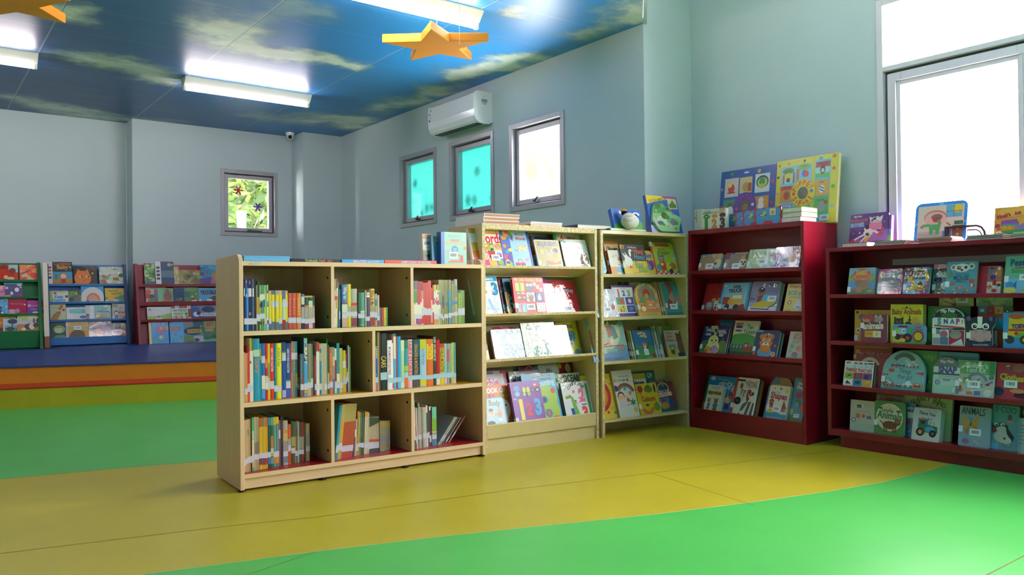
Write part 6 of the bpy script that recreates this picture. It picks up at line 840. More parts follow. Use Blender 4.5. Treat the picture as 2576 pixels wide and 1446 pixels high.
bk('low',0.8453,0.0120,0.6786,3.0,0.1349,0.1736,0.0220,'262f40','cow face board book with lilac ears on the low second shelf',lambda a:(a.P('e6e4e0',.42,.97,.62,.97,.6,.6,.44,.6),a.E(.08,.9,.09,'6a5a88'),a.E(.96,.9,.09,'6a5a88'),a.R(.0,.52,1,.6,'2a3244'),a.E(.52,.36,.46,'c89aa0',.55),a.R(.1,.2,.94,.52,'c89aa0'),a.E(.32,.66,.13,'f0f0ee'),a.E(.32,.65,.08,'1f2228'),a.E(.34,.67,.025,'f0f0ee'),a.E(.74,.66,.13,'f0f0ee'),a.E(.74,.65,.08,'1f2228'),a.E(.76,.67,.025,'f0f0ee'),a.E(.38,.48,.05,'a87078',.6),a.E(.68,.48,.05,'a87078',.6),a.A(.53,.34,.24,.26,'5a3a40',200,340),a.R(0,.0,1,.14,'2a3a58'),a.T('Animal Buddies',.55,.07,.6,'c8ccd4',2),),sl=0.26,shape='ears',name='board_book')
bk('low',1.0320,0.0150,0.6786,3.0,0.1623,0.1923,0.0160,'3a8ac8','blue truck book with a yellow digger, right end of the low second shelf',lambda a:(a.P('d8b030',.18,.86,.95,.9,.98,.3,.14,.34),a.E(.4,.9,.24,'b0603a',.4),a.T('TOBY',.46,.62,.42,'c8403a',3,.08,1.3),a.T('TOBY',.46,.62,.42,'2a4a90',3,.03,1.3),a.R(.16,.48,.8,.54,'b83a34'),a.R(.4,.3,.95,.44,'5aa84a'),a.E(.2,.24,.14,'3a3a40'),a.E(.65,.24,.15,'3a3a40'),a.E(.65,.24,.07,'e0b030'),a.E(.4,.42,.06,'c83a34'),),sl=0.26,name='board_book')
bk('low',1.0571,0.0750,0.6786,5.0,0.1239,0.1984,0.0140,'d8cfc8','pink and green book behind the blue truck book',lambda a:(a.R(0,.85,1,1,'c8a0a0'),a.R(0,.5,1,.85,'5a9a70'),a.T('AB',.3,.72,.3,'2f7a60',0,.05),),r=0.02)
bk('low',0.1111,0.1300,0.4602,2.0,0.2455,0.1927,0.0140,'c9a83f','mustard book lying behind the road book at the back of the third shelf',lambda a:(a.R(0,0,1,.8,'b8963a'),a.R(.1,.86,.9,.97,'d0b050'),))
bk('low',0.1304,0.0850,0.3976,4.0,0.2449,0.2297,0.0180,'b83a48','red On the Road book at the back left of the low third shelf',lambda a:(a.R(.04,.88,.15,.98,'c8a0a0'),a.T('ON THE ROAD',.52,.86,.9,'d8a8b0',-2,.03,1.2),a.E(.5,.3,.4,'a02a38'),))
bk('low',0.1433,0.0500,0.3976,6.0,0.2190,0.1983,0.0220,'8a2338','dark red book with a pale arc behind the things that go book',lambda a:(a.A(.5,.6,.2,.3,'c8b0a8',20,160),a.R(0,.86,.08,1,'c8a890'),a.E(.5,.6,.1,'b09898'),),film=1)
bk('low',0.0993,0.0120,0.3976,13.0,0.1921,0.1601,0.0350,'e6e4d8','chunky things that go board book with vehicle squares on the low third shelf',lambda a:(a.T('MY',.14,.92,.16,'b8403a',0,.04),a.car(.38,.91,.06,'2a2a30'),a.car(.55,.91,.06,'2a2a30'),a.car(.72,.91,.06,'2a3a2a'),a.R(.8,.89,.98,.94,'6a1f28'),a.R(.06,.72,.96,.84,'8fc0c0'),a.T('FIRST BOOK OF',.5,.78,.84,'e4ecec',-1,.05,1.3),a.T('THINGS THAT GO',.5,.63,.9,'c8482f',-1,.04,1.4),a.grid(.03,.02,.97,.54,3,2,['8fae3a','b82a38','6a4a90','eeeeea','2f86b8','e0a52f'],.006),a.P('2a3a20',.1,.36,.28,.42,.2,.46),a.E(.5,.4,.09,'6a6a70'),a.R(.72,.32,.84,.46,'3a2a58'),a.P('3a3a40',.08,.08,.28,.08,.14,.22),a.E(.5,.16,.1,'1f4a68',.6),a.P('d8c8a0',.7,.1,.9,.2,.88,.24),),r=0.006,pages=['3a2a48', 'b03a3a', '2f4a38', 'c8c8c0', '4a3a58', 'b8483a', '6a8a50'],name='board_book')
bk('low',0.3436,0.0200,0.3976,13.0,0.2561,0.2426,0.0220,'7fb8b8','dome shaped blue vehicles book with a cut out handle on the low third shelf',lambda a:(a.A(.5,.62,.2,.3,'3a5a50',30,150),a.T('On the',.64,.72,.24,'d8e4e0',-2,.01,1.2),a.T('Things',.54,.46,.28,'3a5a6a',-3,.005,1.4),a.T('that go!',.54,.32,.34,'3a5a6a',-3,.005,1.4),a.R(.0,.55,1,.56,'6aa0a8'),a.car(.28,.62,.09,'c04a40'),a.car(.45,.62,.08,'3a70a0'),a.car(.62,.62,.08,'e0d8c8'),a.car(.78,.62,.08,'c8a880'),a.E(.22,.48,.07,'c8503a',.6),a.P('c83a4a',.78,.44,.98,.48,.96,.4),a.car(.09,.38,.06,'c8603a'),a.car(.16,.16,.13,'4a8a50'),a.car(.2,.12,.12,'c8703a'),a.car(.64,.14,.12,'e4e4e0'),a.R(.74,.06,.96,.2,'c89a68'),a.car(.85,.13,.08,'b83a3a'),a.R(0,0,1,.05,'5a9098'),a.car(.42,.1,.07,'5a4a3a'),),sl=0.18,shape='dome',name='board_book')
bk('low',0.4857,0.0700,0.3976,6.0,0.1705,0.2404,0.0200,'5a9a5a','green book behind the dome shaped vehicles book',lambda a:(a.T('DARE',.72,.85,.46,'8ab070',0,.04),a.E(.5,.3,.2,'3a5a90',1.4),a.speck(7,['c8d040','3a5a90'],.03,4),))
bk('low',0.6578,0.0700,0.3976,6.0,0.2174,0.2398,0.0200,'5f9ec0','light blue book behind the second snap book',lambda a:(a.T('WRITE',.2,.86,.3,'a05a68',0,.03),a.T('& learning',.68,.86,.4,'7a90a8',0,.03),a.lines(.1,.9,.94,1,'8ac0d8',.03,.01),),r=0.01)
bk('low',0.6490,0.0200,0.3976,10.0,0.1467,0.2117,0.0180,'a8cfc0','second snap flip book, mint lower half with a violet ring',lambda a:(a.P('7a8088',.04,.74,.96,.74,.9,.86,.72,.96,.5,.99,.28,.96,.1,.86),a.T('Flip Flap',.5,.88,.5,'e4e4e4',4,.03),a.P('c05a98',.1,.82,.2,.82,.15,.77),a.R(.0,.58,1,.74,'d8dcd0'),a.T('SNAP',.54,.66,.7,'6a5a98',0,.06,1.2),a.R(0,.52,1,.57,'5a6478'),a.R(0,.24,1,.52,'c0d4c8'),a.lines(.2,.95,.49,2,'8a9a98',.06,.018),a.T('SNAP',.52,.38,.26,'5a6a98',0,.04),a.E(.18,.31,.1,'e4e4ec'),a.A(.18,.31,.06,.1,'7a6aa8',0,360),a.E(.18,.31,.03,'5a4a88'),a.R(.76,.06,.86,.18,'d8e0d8'),),shape='arch',name='board_book')
bk('low',0.7766,0.0120,0.3976,14.0,0.2041,0.2053,0.0220,'b8bab4',"film wrapped builder's tool kit book with barcode on the low third shelf",lambda a:(a.R(0,.62,1,1,'7fae70'),a.R(.85,.5,.98,.98,'5a9a68'),a.T("Builder's",.52,.87,.56,'e8eee4',-2,.02,1.2),a.T('Tool Kit',.5,.74,.52,'e8eee4',-2,.02,1.3),a.R(.08,.3,.4,.58,'c0b8a8'),a.R(.2,.36,.4,.52,'5aa860'),a.E(.3,.42,.06,'d8c0a0'),a.A(.55,.4,.2,.28,'8a8f98',10,150),a.P('b83a5a',.75,.36,.9,.42,.86,.3),a.E(.84,.12,.1,'d8d8d4'),a.R(.3,.06,.46,.14,'c8703a'),a.R(.5,.05,.66,.16,'6a7ab0'),a.E(.12,.2,.06,'c8603a',1.6),a.R(.02,.04,.1,.26,'5a8a98'),a.speck(16,['c83a4a','4a80b8','d8c050','6a6a70'],.025,4,.4,.2,.98,.6),),film=1,bar=(0.48, 0.34),sl=0.26,name='board_book')
bk('low',0.9738,0.0300,0.3976,10.0,0.1974,0.2002,0.0160,'b8434f','red Clothes book with barcode, right end of the low third shelf',lambda a:(a.L(.3,.98,.36,.82,.05,'5a7a80'),a.L(.28,.9,.38,.92,.03,'d8d8d0'),a.E(.6,.86,.16,'a8685a',.7),a.T('Clothes',.44,.6,.6,'d8b83a',-4,.05,1.3),a.L(.1,.68,.5,.66,.008,'c88a8a'),a.P('4a1f3a',.5,.08,.8,.04,.76,.22,.54,.2),a.E(.12,.2,.14,'2f3450',.9),a.E(.6,.24,.2,'d88a5a',.3),),film=1,bar=(0.42, 0.42))
bk('low',0.2663,0.1000,0.1136,4.0,0.1738,0.2416,0.0160,'9a9a80','pale animals book at the back of the low bottom shelf',lambda a:(a.R(0,.95,1,1,'6a3a40'),a.T('ANIMALS',.5,.88,.84,'8a6a6a',2,.05,1.3),a.T('IMA',.48,.88,.34,'a0584a',2,.055,1.3),))
bk('low',0.1261,0.0400,0.1136,6.0,0.1609,0.1933,0.0120,'a8c8b4','back cover of a grey and mint book, leftmost on the low bottom shelf',lambda a:(a.R(0,.28,1,1,'c2c0ae'),a.R(.2,.74,.52,.88,'d8d8d0'),a.R(.26,.75,.46,.86,'5a5a5a'),a.T('mix together',.74,.86,.36,'9a988a'),a.R(.24,.42,.4,.56,'c87a48'),a.E(.54,.5,.07,'c85a4a'),a.R(.68,.42,.86,.52,'5a7aa0'),a.E(.15,.35,.09,'dcdce0'),a.A(.15,.35,.055,.09,'6a6a90',0,360),a.lines(.2,.8,.64,1,'9a988a',.03,.012),),r=0.01,name='board_book')
bk('low',0.2904,0.0300,0.1136,5.0,0.1881,0.2070,0.0160,'4f8a50','green jungle animals board book with a brown big cat in a cream circle',lambda a:(a.E(.5,.53,.44,'d2d2b4',1.02),a.T('DK',.5,.88,.1,'c8a04a',0,.03),a.T('touch and feel',.5,.82,.5,'c8a84a',-3,.01),a.T('Jungle',.42,.71,.42,'3f7a4a',-3,.02,1.3),a.T('Animals',.5,.58,.82,'3f7a4a',-3,.03,1.3),a.E(.2,.78,.05,'3a4a2a',.6),a.E(.8,.72,.08,'4a6a58',.5),a.beast(.52,.3,.24,'6f4a2c'),a.E(.78,.42,.07,'8a6a44'),),sl=0.26,r=0.012,name='board_book')
bk('low',0.4596,0.0600,0.1136,6.0,0.0652,0.2055,0.0160,'3f82b4','blue book strip between the jungle book and the bear tractor book',lambda a:(a.T('only',.5,.84,.6,'d8d8a0',0,.03,1.1),a.T('m',.6,.65,.6,'d8e4e8',0,.08,1.2),a.E(.42,.44,.25,'b04a4a'),a.speck(7,['c87a4a','d8c0a0'],.06,2,.2,.05,.9,.34),))
bk('low',0.4044,0.0800,0.1136,10.0,0.3155,0.2565,0.0220,'b4c084','pale green quirky bird book leaning behind the bear tractor book',lambda a:(a.P('c8d098',.3,0,1,0,1,1,.4,1),a.AT('QUIRKY BIRD',.55,.28,.52,'4a6a3a',88,.09,68),a.T('a funny flying tale',.62,.72,.5,'8a9468',-8),))
bk('low',0.5291,0.0080,0.1136,14.0,0.1591,0.1917,0.0220,'d2d2c8','film wrapped board book with a bear driving a green tractor',lambda a:(a.T('Touch & feel',.66,.93,.36,'8a8a80',-4),a.T('Things That',.5,.82,.6,'3a2a30',-5,.02,1.3),a.T('G',.58,.68,.07,'4a4a50',0,.03),a.T('o',.67,.67,.06,'c84a4a',0,.03),a.R(.2,.5,.56,.68,'4a86a8'),a.E(.37,.58,.1,'4a342a'),a.E(.37,.66,.12,'d88a3a',.4),a.R(.2,.32,.62,.5,'3f7a50'),a.P('3f7a50',.5,.5,.9,.46,.92,.26,.45,.26),a.E(.64,.36,.18,'5fa8c0',.6),a.E(.3,.26,.15,'2f3038'),a.E(.3,.26,.08,'d8963a'),a.E(.75,.24,.13,'2f3038'),a.E(.75,.24,.06,'6a6a70'),a.R(.64,.5,.66,.62,'3f7a50'),a.R(.76,.48,.78,.6,'3f7a50'),),film=1,n=2,r=0.008,name='board_book')
bk('low',0.7832,0.0300,0.1136,10.0,0.1655,0.2251,0.0160,'8fa6b4','grey blue Animals board book with an orange butterfly on the low bottom shelf',lambda a:(a.T('ANIMALS',.44,.88,.74,'2a3038',-2,.01,1.9),a.P('d89a3a',.36,.6,.06,.74,.12,.52,.26,.4),a.P('d89a3a',.4,.6,.62,.8,.6,.5,.46,.36),a.P('c88030',.34,.58,.2,.36,.3,.26),a.P('c88030',.4,.56,.56,.42,.6,.5),a.E(.38,.56,.02,'4a342a',4),a.L(.38,.64,.3,.72,.012,'4a342a'),a.L(.38,.64,.44,.72,.012,'4a342a'),a.E(.24,.12,.12,'9a6a98',.7),a.L(.5,.16,.66,.08,.015,'e8ecf0'),),bar=(0.54, 0.36),sl=0.34,r=0.008,name='board_book')
bk('low',0.9485,0.0500,0.1136,10.0,0.1334,0.2460,0.0160,'5f9fa8','teal cow book with a ringed nose, right of the butterfly book',lambda a:(a.T('S COO',.5,.9,.78,'2f5560',-2,.0,1.3),a.E(.66,.74,.08,'5a5a5a',1.6),a.E(.68,.64,.12,'c88a90',.5),a.E(.3,.52,.32,'4a4a50',.5),a.E(.4,.34,.34,'c8c4b8',1.),a.P('2a2a30',.5,.58,.86,.3,.8,.2,.58,.36),a.E(.16,.56,.09,'d8d8d0',.7),a.E(.4,.56,.09,'d8d8d0',.7),a.E(.18,.55,.05,'3a4a50',.7),a.E(.42,.55,.05,'3a4a50',.7),a.E(.56,.22,.2,'d0c8b8',.7),a.E(.5,.26,.05,'3a3a3a'),a.E(.78,.28,.05,'3a3a3a'),a.A(.62,.16,.15,.19,'9a7a68',180,360),a.E(.1,.42,.1,'a83038'),a.R(0,0,.3,.14,'6ab0d8'),),r=0.008,name='board_book')
bk('low',1.0927,0.0200,0.1136,8.0,0.0310,0.1898,0.0400,'a8b0a8','grey book edge at the right end of the low bottom shelf',lambda a:(a.R(0,0,.5,1,'7a9aa8'),a.lines(.1,.9,.8,6,'6a706a',.1,.02),),name='board_book')
bk('low',1.0786,0.0900,0.1136,5.0,0.1194,0.2473,0.0160,'4a4638','dark brown animal book cut off by the right picture edge, bottom shelf',lambda a:(a.E(.2,.85,.14,'8a7a50'),a.E(.3,.6,.2,'6a5f40'),))
bk('low',0.0439,0.2000,1.2746,10.0,0.2561,0.2287,0.0180,'5a3580','purple padded rhyme book with a jumping cow, left on the low bookcase top',lambda a:(a.P('9a6ab8',0,0,1,0,1,.52,.6,.42,.3,.26,0,.2),a.E(.75,.02,.5,'4f2a70',.3),a.T('My First',.2,.92,.2,'e4dcec',3,.03,1.2),a.T('MOTHER GOOSE',.24,.81,.44,'d8603a',2,.05,1.5),a.T('RHYMES',.2,.68,.36,'8ab8e0',2,.06,1.5),a.E(.5,.48,.13,'eceae8',1.1),a.E(.47,.6,.06,'222226'),a.E(.36,.5,.04,'222226'),a.E(.48,.38,.05,'222226'),a.L(.55,.54,.78,.4,.06,'eceae8'),a.L(.55,.56,.86,.54,.05,'eceae8'),a.L(.42,.4,.1,.22,.05,'eceae8'),a.L(.46,.36,.28,.12,.04,'eceae8'),a.E(.1,.22,.05,'d8342f'),a.E(.28,.1,.05,'d8342f'),a.E(.8,.38,.06,'d8342f',.8),a.E(.87,.53,.05,'d8342f',.8),a.E(.68,.76,.15,'e4e2e0',.8),a.P('222226',.56,.8,.68,.9,.68,.68,.58,.68),a.E(.68,.64,.17,'e08aa8',.75),a.P('e8e4e4',.5,.9,.58,.86,.54,.76),a.P('e8e4e4',.86,.92,.76,.86,.84,.78),a.E(.64,.76,.04,'f4f4f4'),a.E(.73,.76,.04,'f4f4f4'),a.E(.64,.76,.018,'222226'),a.E(.73,.76,.018,'222226'),a.A(.6,.16,.12,.2,'d8b83a',100,290),a.speck(8,['e0c84a','e8e0f0'],.016,5,.1,.3,.95,.95),),r=0.008,name='board_book')
bk('low',0.2998,0.2150,1.2746,6.0,0.0188,0.2055,0.0300,'7a3f98','violet and green spine just behind the purple rhyme book',lambda a:(a.R(0,0,1,.38,'7ac048'),a.R(0,.38,1,.56,'5a90d0'),))
bk('low',0.9196,0.2000,1.2746,10.0,0.1876,0.1930,0.0300,'d8a03a','orange ark story book with animals, right end of the low bookcase top',lambda a:(a.E(.5,.85,.4,'e4b44a',.4),a.T("Noah's",.26,.74,.38,'b02a4a',10,.06,1.3),a.T('Ark',.64,.8,.2,'b02a4a',8,.06,1.3),a.T('My First Bible Story',.44,.68,.66,'c88a4a',6,.02,1.2),a.P('8a5aa0',.2,.6,.62,.62,.7,.48,.18,.44),a.R(.22,.4,.68,.48,'5aa070'),a.R(.2,.3,.95,.42,'c8903a'),a.P('4a9a50',.04,.28,.98,.32,.9,.02,.16,0),a.L(.1,.2,.95,.22,.012,'2f7a40'),a.L(.14,.12,.92,.14,.012,'2f7a40'),a.E(.3,.38,.06,'d8a03a'),a.E(.44,.38,.06,'d8a03a'),a.E(.66,.36,.08,'8a7ab0'),a.E(.8,.4,.09,'8a7ab0'),a.E(.1,.44,.07,'9a4a3a'),a.E(.14,.34,.06,'b06a4a'),a.E(.15,.2,.1,'d8d0c8',.9),a.E(.16,.25,.05,'e8c0a0'),a.R(.06,.02,.26,.14,'c83a3a'),))
bk('green',0.6342,0.1989,1.1983,14.0,0.1654,0.1624,0.0100,'c8503a','red and blue hat picture book, left on the green rack top row',lambda a:(a.R(.5,.5,1,1,'a8c8d0'),a.E(.25,.8,.22,'8a3a34',.8),a.E(.3,.3,.5,'c83a2a',.8),a.E(.7,.6,.18,'8a4a40'),a.E(.35,.18,.12,'e8b8a0'),a.E(.6,.1,.2,'d8c8a0',.5),),film=1,dot=(0.9, 0.9))
bk('green',0.8124,0.1989,1.1983,14.0,0.1567,0.1627,0.0100,'e88a5a','peach coloured picture book, right on the green rack top row',lambda a:(a.photo(['e8704a','f0a070','d8c08a','e8604a','f08a70'],3,20,.25),a.E(.8,.3,.2,'e04a4a'),a.L(.1,.4,.6,.65,.06,'6a4a6a'),a.E(.3,.14,.14,'a86a98',.5),),dot=(0.48, 0.84))
bk('green',0.6250,0.1555,1.0244,14.0,0.0555,0.1186,0.0100,'d88ab8','pink picture book, left edge of the green rack second row',lambda a:(a.photo(['e8a8c8','c86a9a','e8c8d8'],2,12,.3),),film=1,dot=(0.55, 0.8))
bk('green',0.6732,0.1555,1.0244,14.0,0.1628,0.1507,0.0100,'5a4a88','violet picture book with a white goose on the green rack second row',lambda a:(a.R(0,.88,1,1,'4a90c0'),a.R(.18,.5,.5,.76,'4a6a5a'),a.E(.14,.62,.08,'d8c8e0'),a.E(.68,.5,.12,'e4e0ea',1.2),a.E(.82,.84,.14,'b8b0c8',.7),a.E(.4,.25,.08,'d8d0e0',1.4),a.E(.85,.12,.12,'b03a4a',.5),a.E(.2,.05,.15,'c8c84a',.4),),dot=(0.88, 0.66))
bk('green',0.6272,0.1122,0.8514,14.0,0.0758,0.1607,0.0100,'5ab0dc','sky blue picture book, left on the green rack third row',lambda a:(a.R(0,0,.3,.5,'5a4a98'),a.speck(10,['e8eef4','d8603a','8a8a98'],.1,3),),film=1)
bk('green',0.7041,0.1122,0.8514,14.0,0.1623,0.1564,0.0100,'b42a5a','crimson picture book with a grey mouse on the green rack third row',lambda a:(a.T('Secret Friend',.55,.66,.8,'b08a3a',-4,.02),a.E(.5,.2,.12,'a88a90',1.2),a.E(.2,.2,.2,'d0a0b0',.5),a.R(0,0,.4,.08,'e0c8d0'),),film=1,dot=(0.9, 0.6))
bk('green',0.8704,0.1122,0.8514,14.0,0.1490,0.1375,0.0100,'a8348a','magenta and violet picture book on the green rack third row',lambda a:(a.R(0,0,1,.45,'6a3a90'),a.E(.14,.6,.1,'c8a8d8'),a.T('nursery',.5,.56,.7,'c878c0',0,.03),a.T('rhymes',.45,.32,.5,'a888d0',0,.03),a.E(.5,.06,.2,'e8c8c8',.4),),dot=(0.9, 0.36))
bk('green',0.6249,0.0876,0.6728,14.0,0.1456,0.2030,0.0100,'d89a40','orange picture book standing at the back of the green rack bottom row',lambda a:(a.R(0,.6,1,1,'d8a04a'),a.R(0,.3,1,.62,'e0c08a'),a.E(.85,.82,.14,'d85a2a'),a.R(.5,.62,.95,.78,'8aa048'),),dot=(0.88, 0.83))
bk('green',0.6180,0.0675,0.6728,14.0,0.0370,0.1320,0.0100,'b8602a','brown and orange picture book, far left of the green rack bottom row',lambda a:(a.R(0,0,1,.3,'3a2a20'),a.E(.5,.7,.5,'d8802a'),))
bk('green',0.6571,0.0655,0.6728,14.0,0.1202,0.1325,0.0100,'a8c0d8','pale blue tree picture book on the green rack bottom row',lambda a:(a.R(0,0,.1,1,'d8c8a8'),a.E(.68,.78,.36,'34365a',.6),a.R(.1,.0,1,.35,'4a8a68'),a.R(.1,.3,1,.5,'7aa8c0'),a.E(.5,.2,.3,'4a3a38',.6),a.R(.62,.3,.7,.7,'4a3a38'),))
bk('green',0.7793,0.0675,0.6728,14.0,0.2465,0.1721,0.0120,'d8d0b8','wide Pets picture book with a black and white rabbit',lambda a:(a.R(0,0,1,.42,'c07a48'),a.R(.7,0,1,1,'9ac04a'),a.R(0,.42,.7,.68,'c0bcc8'),a.T('Pets',.22,.79,.36,'9ac04a',0,.03,1.3),a.E(.45,.26,.2,'4a4644',.7),a.E(.52,.28,.11,'d8d0b8',1.2),a.E(.66,.34,.1,'4a4644',1.),a.E(.6,.62,.045,'7a5a58',2.6),a.E(.72,.6,.04,'4a4644',2.8),a.E(.22,.12,.08,'d8cfc0',.8),),dot=(0.74, 0.83))
bk('blue',0.0165,0.1890,1.1586,14.0,0.2439,0.2517,0.0120,'3a3f48','cowboy baby picture book with a filmstrip edge, first on the blue rack top row',lambda a:(a.R(0,0,.22,1,'d8d4d4'),a.R(.03,.7,.18,.78,'8a3a3a'),a.R(.03,.55,.18,.65,'c8703a'),a.R(.03,.4,.18,.5,'b8a03a'),a.R(.03,.24,.18,.34,'3a4a78'),a.R(.23,0,1,.55,'4f90b4'),a.R(.23,0,1,.25,'b08048'),a.T('Cowboy',.62,.9,.68,'b8683a',2,.03,1.2),a.T('Baby',.62,.74,.44,'c89a4a',2,.03,1.2),a.kid(.64,.36,.12,'ecc8a0','b0803a','b83a34'),a.R(.32,.2,.4,.44,'4a8a48'),),dot=(0.92, 0.76))
bk('blue',0.2732,0.1890,1.1586,14.0,0.2302,0.2076,0.0120,'2f2c26','black picture book with a big orange cat face on the blue rack top row',lambda a:(a.E(.38,.32,.36,'d8742a',1.05),a.P('d8742a',.08,.5,.18,.84,.36,.62),a.P('d8742a',.42,.62,.6,.84,.7,.46),a.E(.3,.42,.07,'e8e4cc',.7),a.E(.33,.42,.045,'3a4a30',.9),a.E(.58,.42,.07,'e8e4cc',.7),a.E(.61,.42,.045,'3a4a30',.9),a.P('6a2a1a',.4,.2,.46,.2,.43,.15),a.T('Pumpkin',.68,.92,.5,'6a5a38',0,.02),a.T('grumble',.78,.8,.34,'6a5a38',0,.02),a.R(.01,.0,.1,.05,'d8d0dc'),),dot=(0.8, 0.6))
bk('blue',0.5246,0.1890,1.1586,14.0,0.2491,0.2009,0.0120,'b8c8a8','glaring film wrapped green picture book, right on the blue rack top row',lambda a:(a.photo(['d8dcd0','9ab08a','c8d0b8','b8785a','d8d8d4'],8,30,.16),a.R(.55,.22,.8,.38,'c8703a'),a.E(.88,.5,.1,'4a8a4a'),),film=1,dot=(0.9, 0.86))
bk('blue',0.0325,0.1401,0.9629,14.0,0.1799,0.1253,0.0100,'d8d4cc','white Keep Healthy picture book, first on the blue rack second row',lambda a:(a.R(0,.0,.16,1,'a8b868'),a.R(.16,.86,1,1,'c8c098'),a.E(.3,.8,.08,'c85a4a'),a.E(.6,.94,.1,'d8a070',.5),a.T('Keep',.5,.45,.46,'5aa0d0',0,.05,1.2),a.T('Healthy',.5,.16,.7,'5aa8d8',0,.05,1.2),a.E(.9,.5,.08,'5a5040'),),dot=(0.74, 0.78))
bk('blue',0.2154,0.1341,0.9629,14.0,0.1211,0.1422,0.0100,'6a9a58','green elephant picture book, second on the blue rack second row',lambda a:(a.R(0,.86,1,1,'4a4a48'),a.E(.5,.25,.42,'6a6a6a',.8),a.E(.85,.7,.2,'5a5a5a',1.2),a.E(.2,.2,.18,'4a4a4a',1.2),a.L(.9,.6,.6,.1,.06,'8a6a58'),),dot=(0.62, 0.66))
bk('blue',0.3371,0.1381,0.9629,14.0,0.2233,0.1914,0.0120,'4fa0d8','blue book with a white arch like a snow house on the blue rack second row',lambda a:(a.E(.5,.28,.5,'dcd8d8',1.),a.R(0,0,1,.28,'dcd8d8'),a.E(.52,.1,.3,'c8784a',1.2),a.E(.52,.08,.24,'d8a088',1.2),a.P('3a70c0',.16,.0,.36,.0,.3,.12),a.P('e0b048',.6,0,.86,0,.8,.1,.66,.2),),dot=(0.93, 0.92))
bk('blue',0.5727,0.1401,0.9629,14.0,0.2046,0.1541,0.0100,'cfae40','mustard duck picture book, right on the blue rack second row',lambda a:(a.R(0,0,1,.34,'6a9a40'),a.E(.85,.32,.2,'3f8a88',.6),a.E(.3,.25,.18,'d8a828'),a.E(.36,.4,.1,'d8a828'),a.T('What Does',.4,.8,.5,'4a4a28',3,.02,1.2),a.T('Little Duck',.58,.6,.5,'4a4a28',3,.02,1.2),a.R(.4,.02,.66,.14,'e0dce8'),a.R(.0,.0,.16,.12,'d8d0d8'),),dot=(0.82, 0.8))
bk('blue',0.0337,0.0918,0.7700,14.0,0.1490,0.1859,0.0100,'bcc4a0','sage picture book with a fox and red balls, first on the blue rack third row',lambda a:(a.E(.72,.8,.1,'c85a3a'),a.E(.62,.68,.09,'c85a3a'),a.E(.85,.6,.1,'c8502f'),a.T('Have a fox',.34,.74,.5,'6a7a58',0,.01),a.P('a87a3a',.02,0,.42,0,.7,.42,.44,.5,.2,.34,.06,.14),a.P('8a6430',.4,.46,.66,.54,.62,.4),),dot=(0.62, 0.9))
bk('blue',0.1844,0.0858,0.7700,14.0,0.1880,0.1387,0.0100,'d8d8d8','white book with a teal panel, second on the blue rack third row',lambda a:(a.R(.18,.5,.98,.86,'5fb0b8'),a.T('Going',.5,.74,.5,'8ad0d4',0,.03),a.T('up north',.55,.6,.56,'8ad0d4',0,.03),a.E(.85,.2,.18,'4a5a80',.5),a.R(0,0,1,.08,'a8b8a0'),),film=1,dot=(0.88, 0.86))
bk('blue',0.3710,0.0938,0.7700,14.0,0.0907,0.1570,0.0100,'c8c8cc','silvery film wrapped book strip in the middle of the blue rack third row',lambda a:(a.R(0,0,.4,.4,'5a4a58'),a.R(.5,0,1,1,'e4e4e8'),),film=1)
bk('blue',0.4561,0.0918,0.7700,14.0,0.1699,0.1594,0.0100,'8ab8b8','grey teal picture book with small faces on the blue rack third row',lambda a:(a.T('Best',.6,.74,.36,'3a6a70',0,.03,1.1),a.T('mealtime',.52,.56,.66,'3a6a70',0,.02,1.2),a.R(0,0,1,.16,'7a8a70'),a.E(.2,.24,.12,'d8b040'),a.E(.42,.22,.1,'d89a68'),a.E(.72,.3,.16,'b8a898',1.2),),film=1,dot=(0.8, 0.88))
bk('blue',0.6353,0.0918,0.7700,14.0,0.1536,0.1763,0.0100,'b4b0b0','grey family portrait picture book, right on the blue rack third row',lambda a:(a.E(.2,.85,.2,'8a9a60',.5),a.kid(.28,.36,.14,'ecc8a8','3a2a30','3a4a90'),a.kid(.55,.32,.13,'d8a888','5a3a2a','b0684a'),a.kid(.8,.3,.14,'e0b090','6a3a2a','8a4a40'),a.E(.6,.7,.2,'a8a0a0',.5),),film=1,dot=(0.86, 0.76))
bk('blue',0.0373,0.0441,0.5791,14.0,0.1384,0.1724,0.0100,'2f4a34','dark green forest picture book, first on the blue rack bottom row',lambda a:(a.E(.55,.55,.4,'8ab070',.8),a.E(.5,.5,.26,'c0c8a8',.9),a.T('night garden',.55,.66,.5,'b0504a',0,.03),a.E(.6,.2,.2,'2a3a30',.6),a.E(.6,.06,.4,'5a9a70',.4),))
bk('blue',0.1752,0.0401,0.5791,14.0,0.2165,0.1995,0.0120,'d0b070','sunset picture book with a brown hill and barcode on the blue rack bottom row',lambda a:(a.R(0,.44,1,.6,'a8b060'),a.R(0,.0,1,.4,'d8923a'),a.R(0,0,.1,1,'c8c0c0'),a.P('5a4a28',.1,0,.22,.26,.4,.44,.6,.44,.8,.3,.86,0),a.T('Every Turtle',.55,.88,.6,'c88a4a',2,.02,1.2),a.T('Makes a Meadow',.55,.75,.68,'c88a4a',2,.02,1.2),a.R(.0,.66,.12,.8,'d8d0dc'),),bar=(0.52, 0.52),dot=(0.88, 0.94))
bk('blue',0.3949,0.0441,0.5791,14.0,0.2246,0.2037,0.0120,'8a7a88','brown and violet film wrapped picture book on the blue rack bottom row',lambda a:(a.photo(['6a5a60','b8a8a8','8a7078','4a4a78','a89080'],4,26,.2),a.L(.05,.5,.6,.85,.1,'c8b0a0'),a.E(.45,.22,.16,'d8924a',.7),a.R(.35,.0,.6,.12,'d8d4e0'),),film=1,dot=(0.9, 0.86))
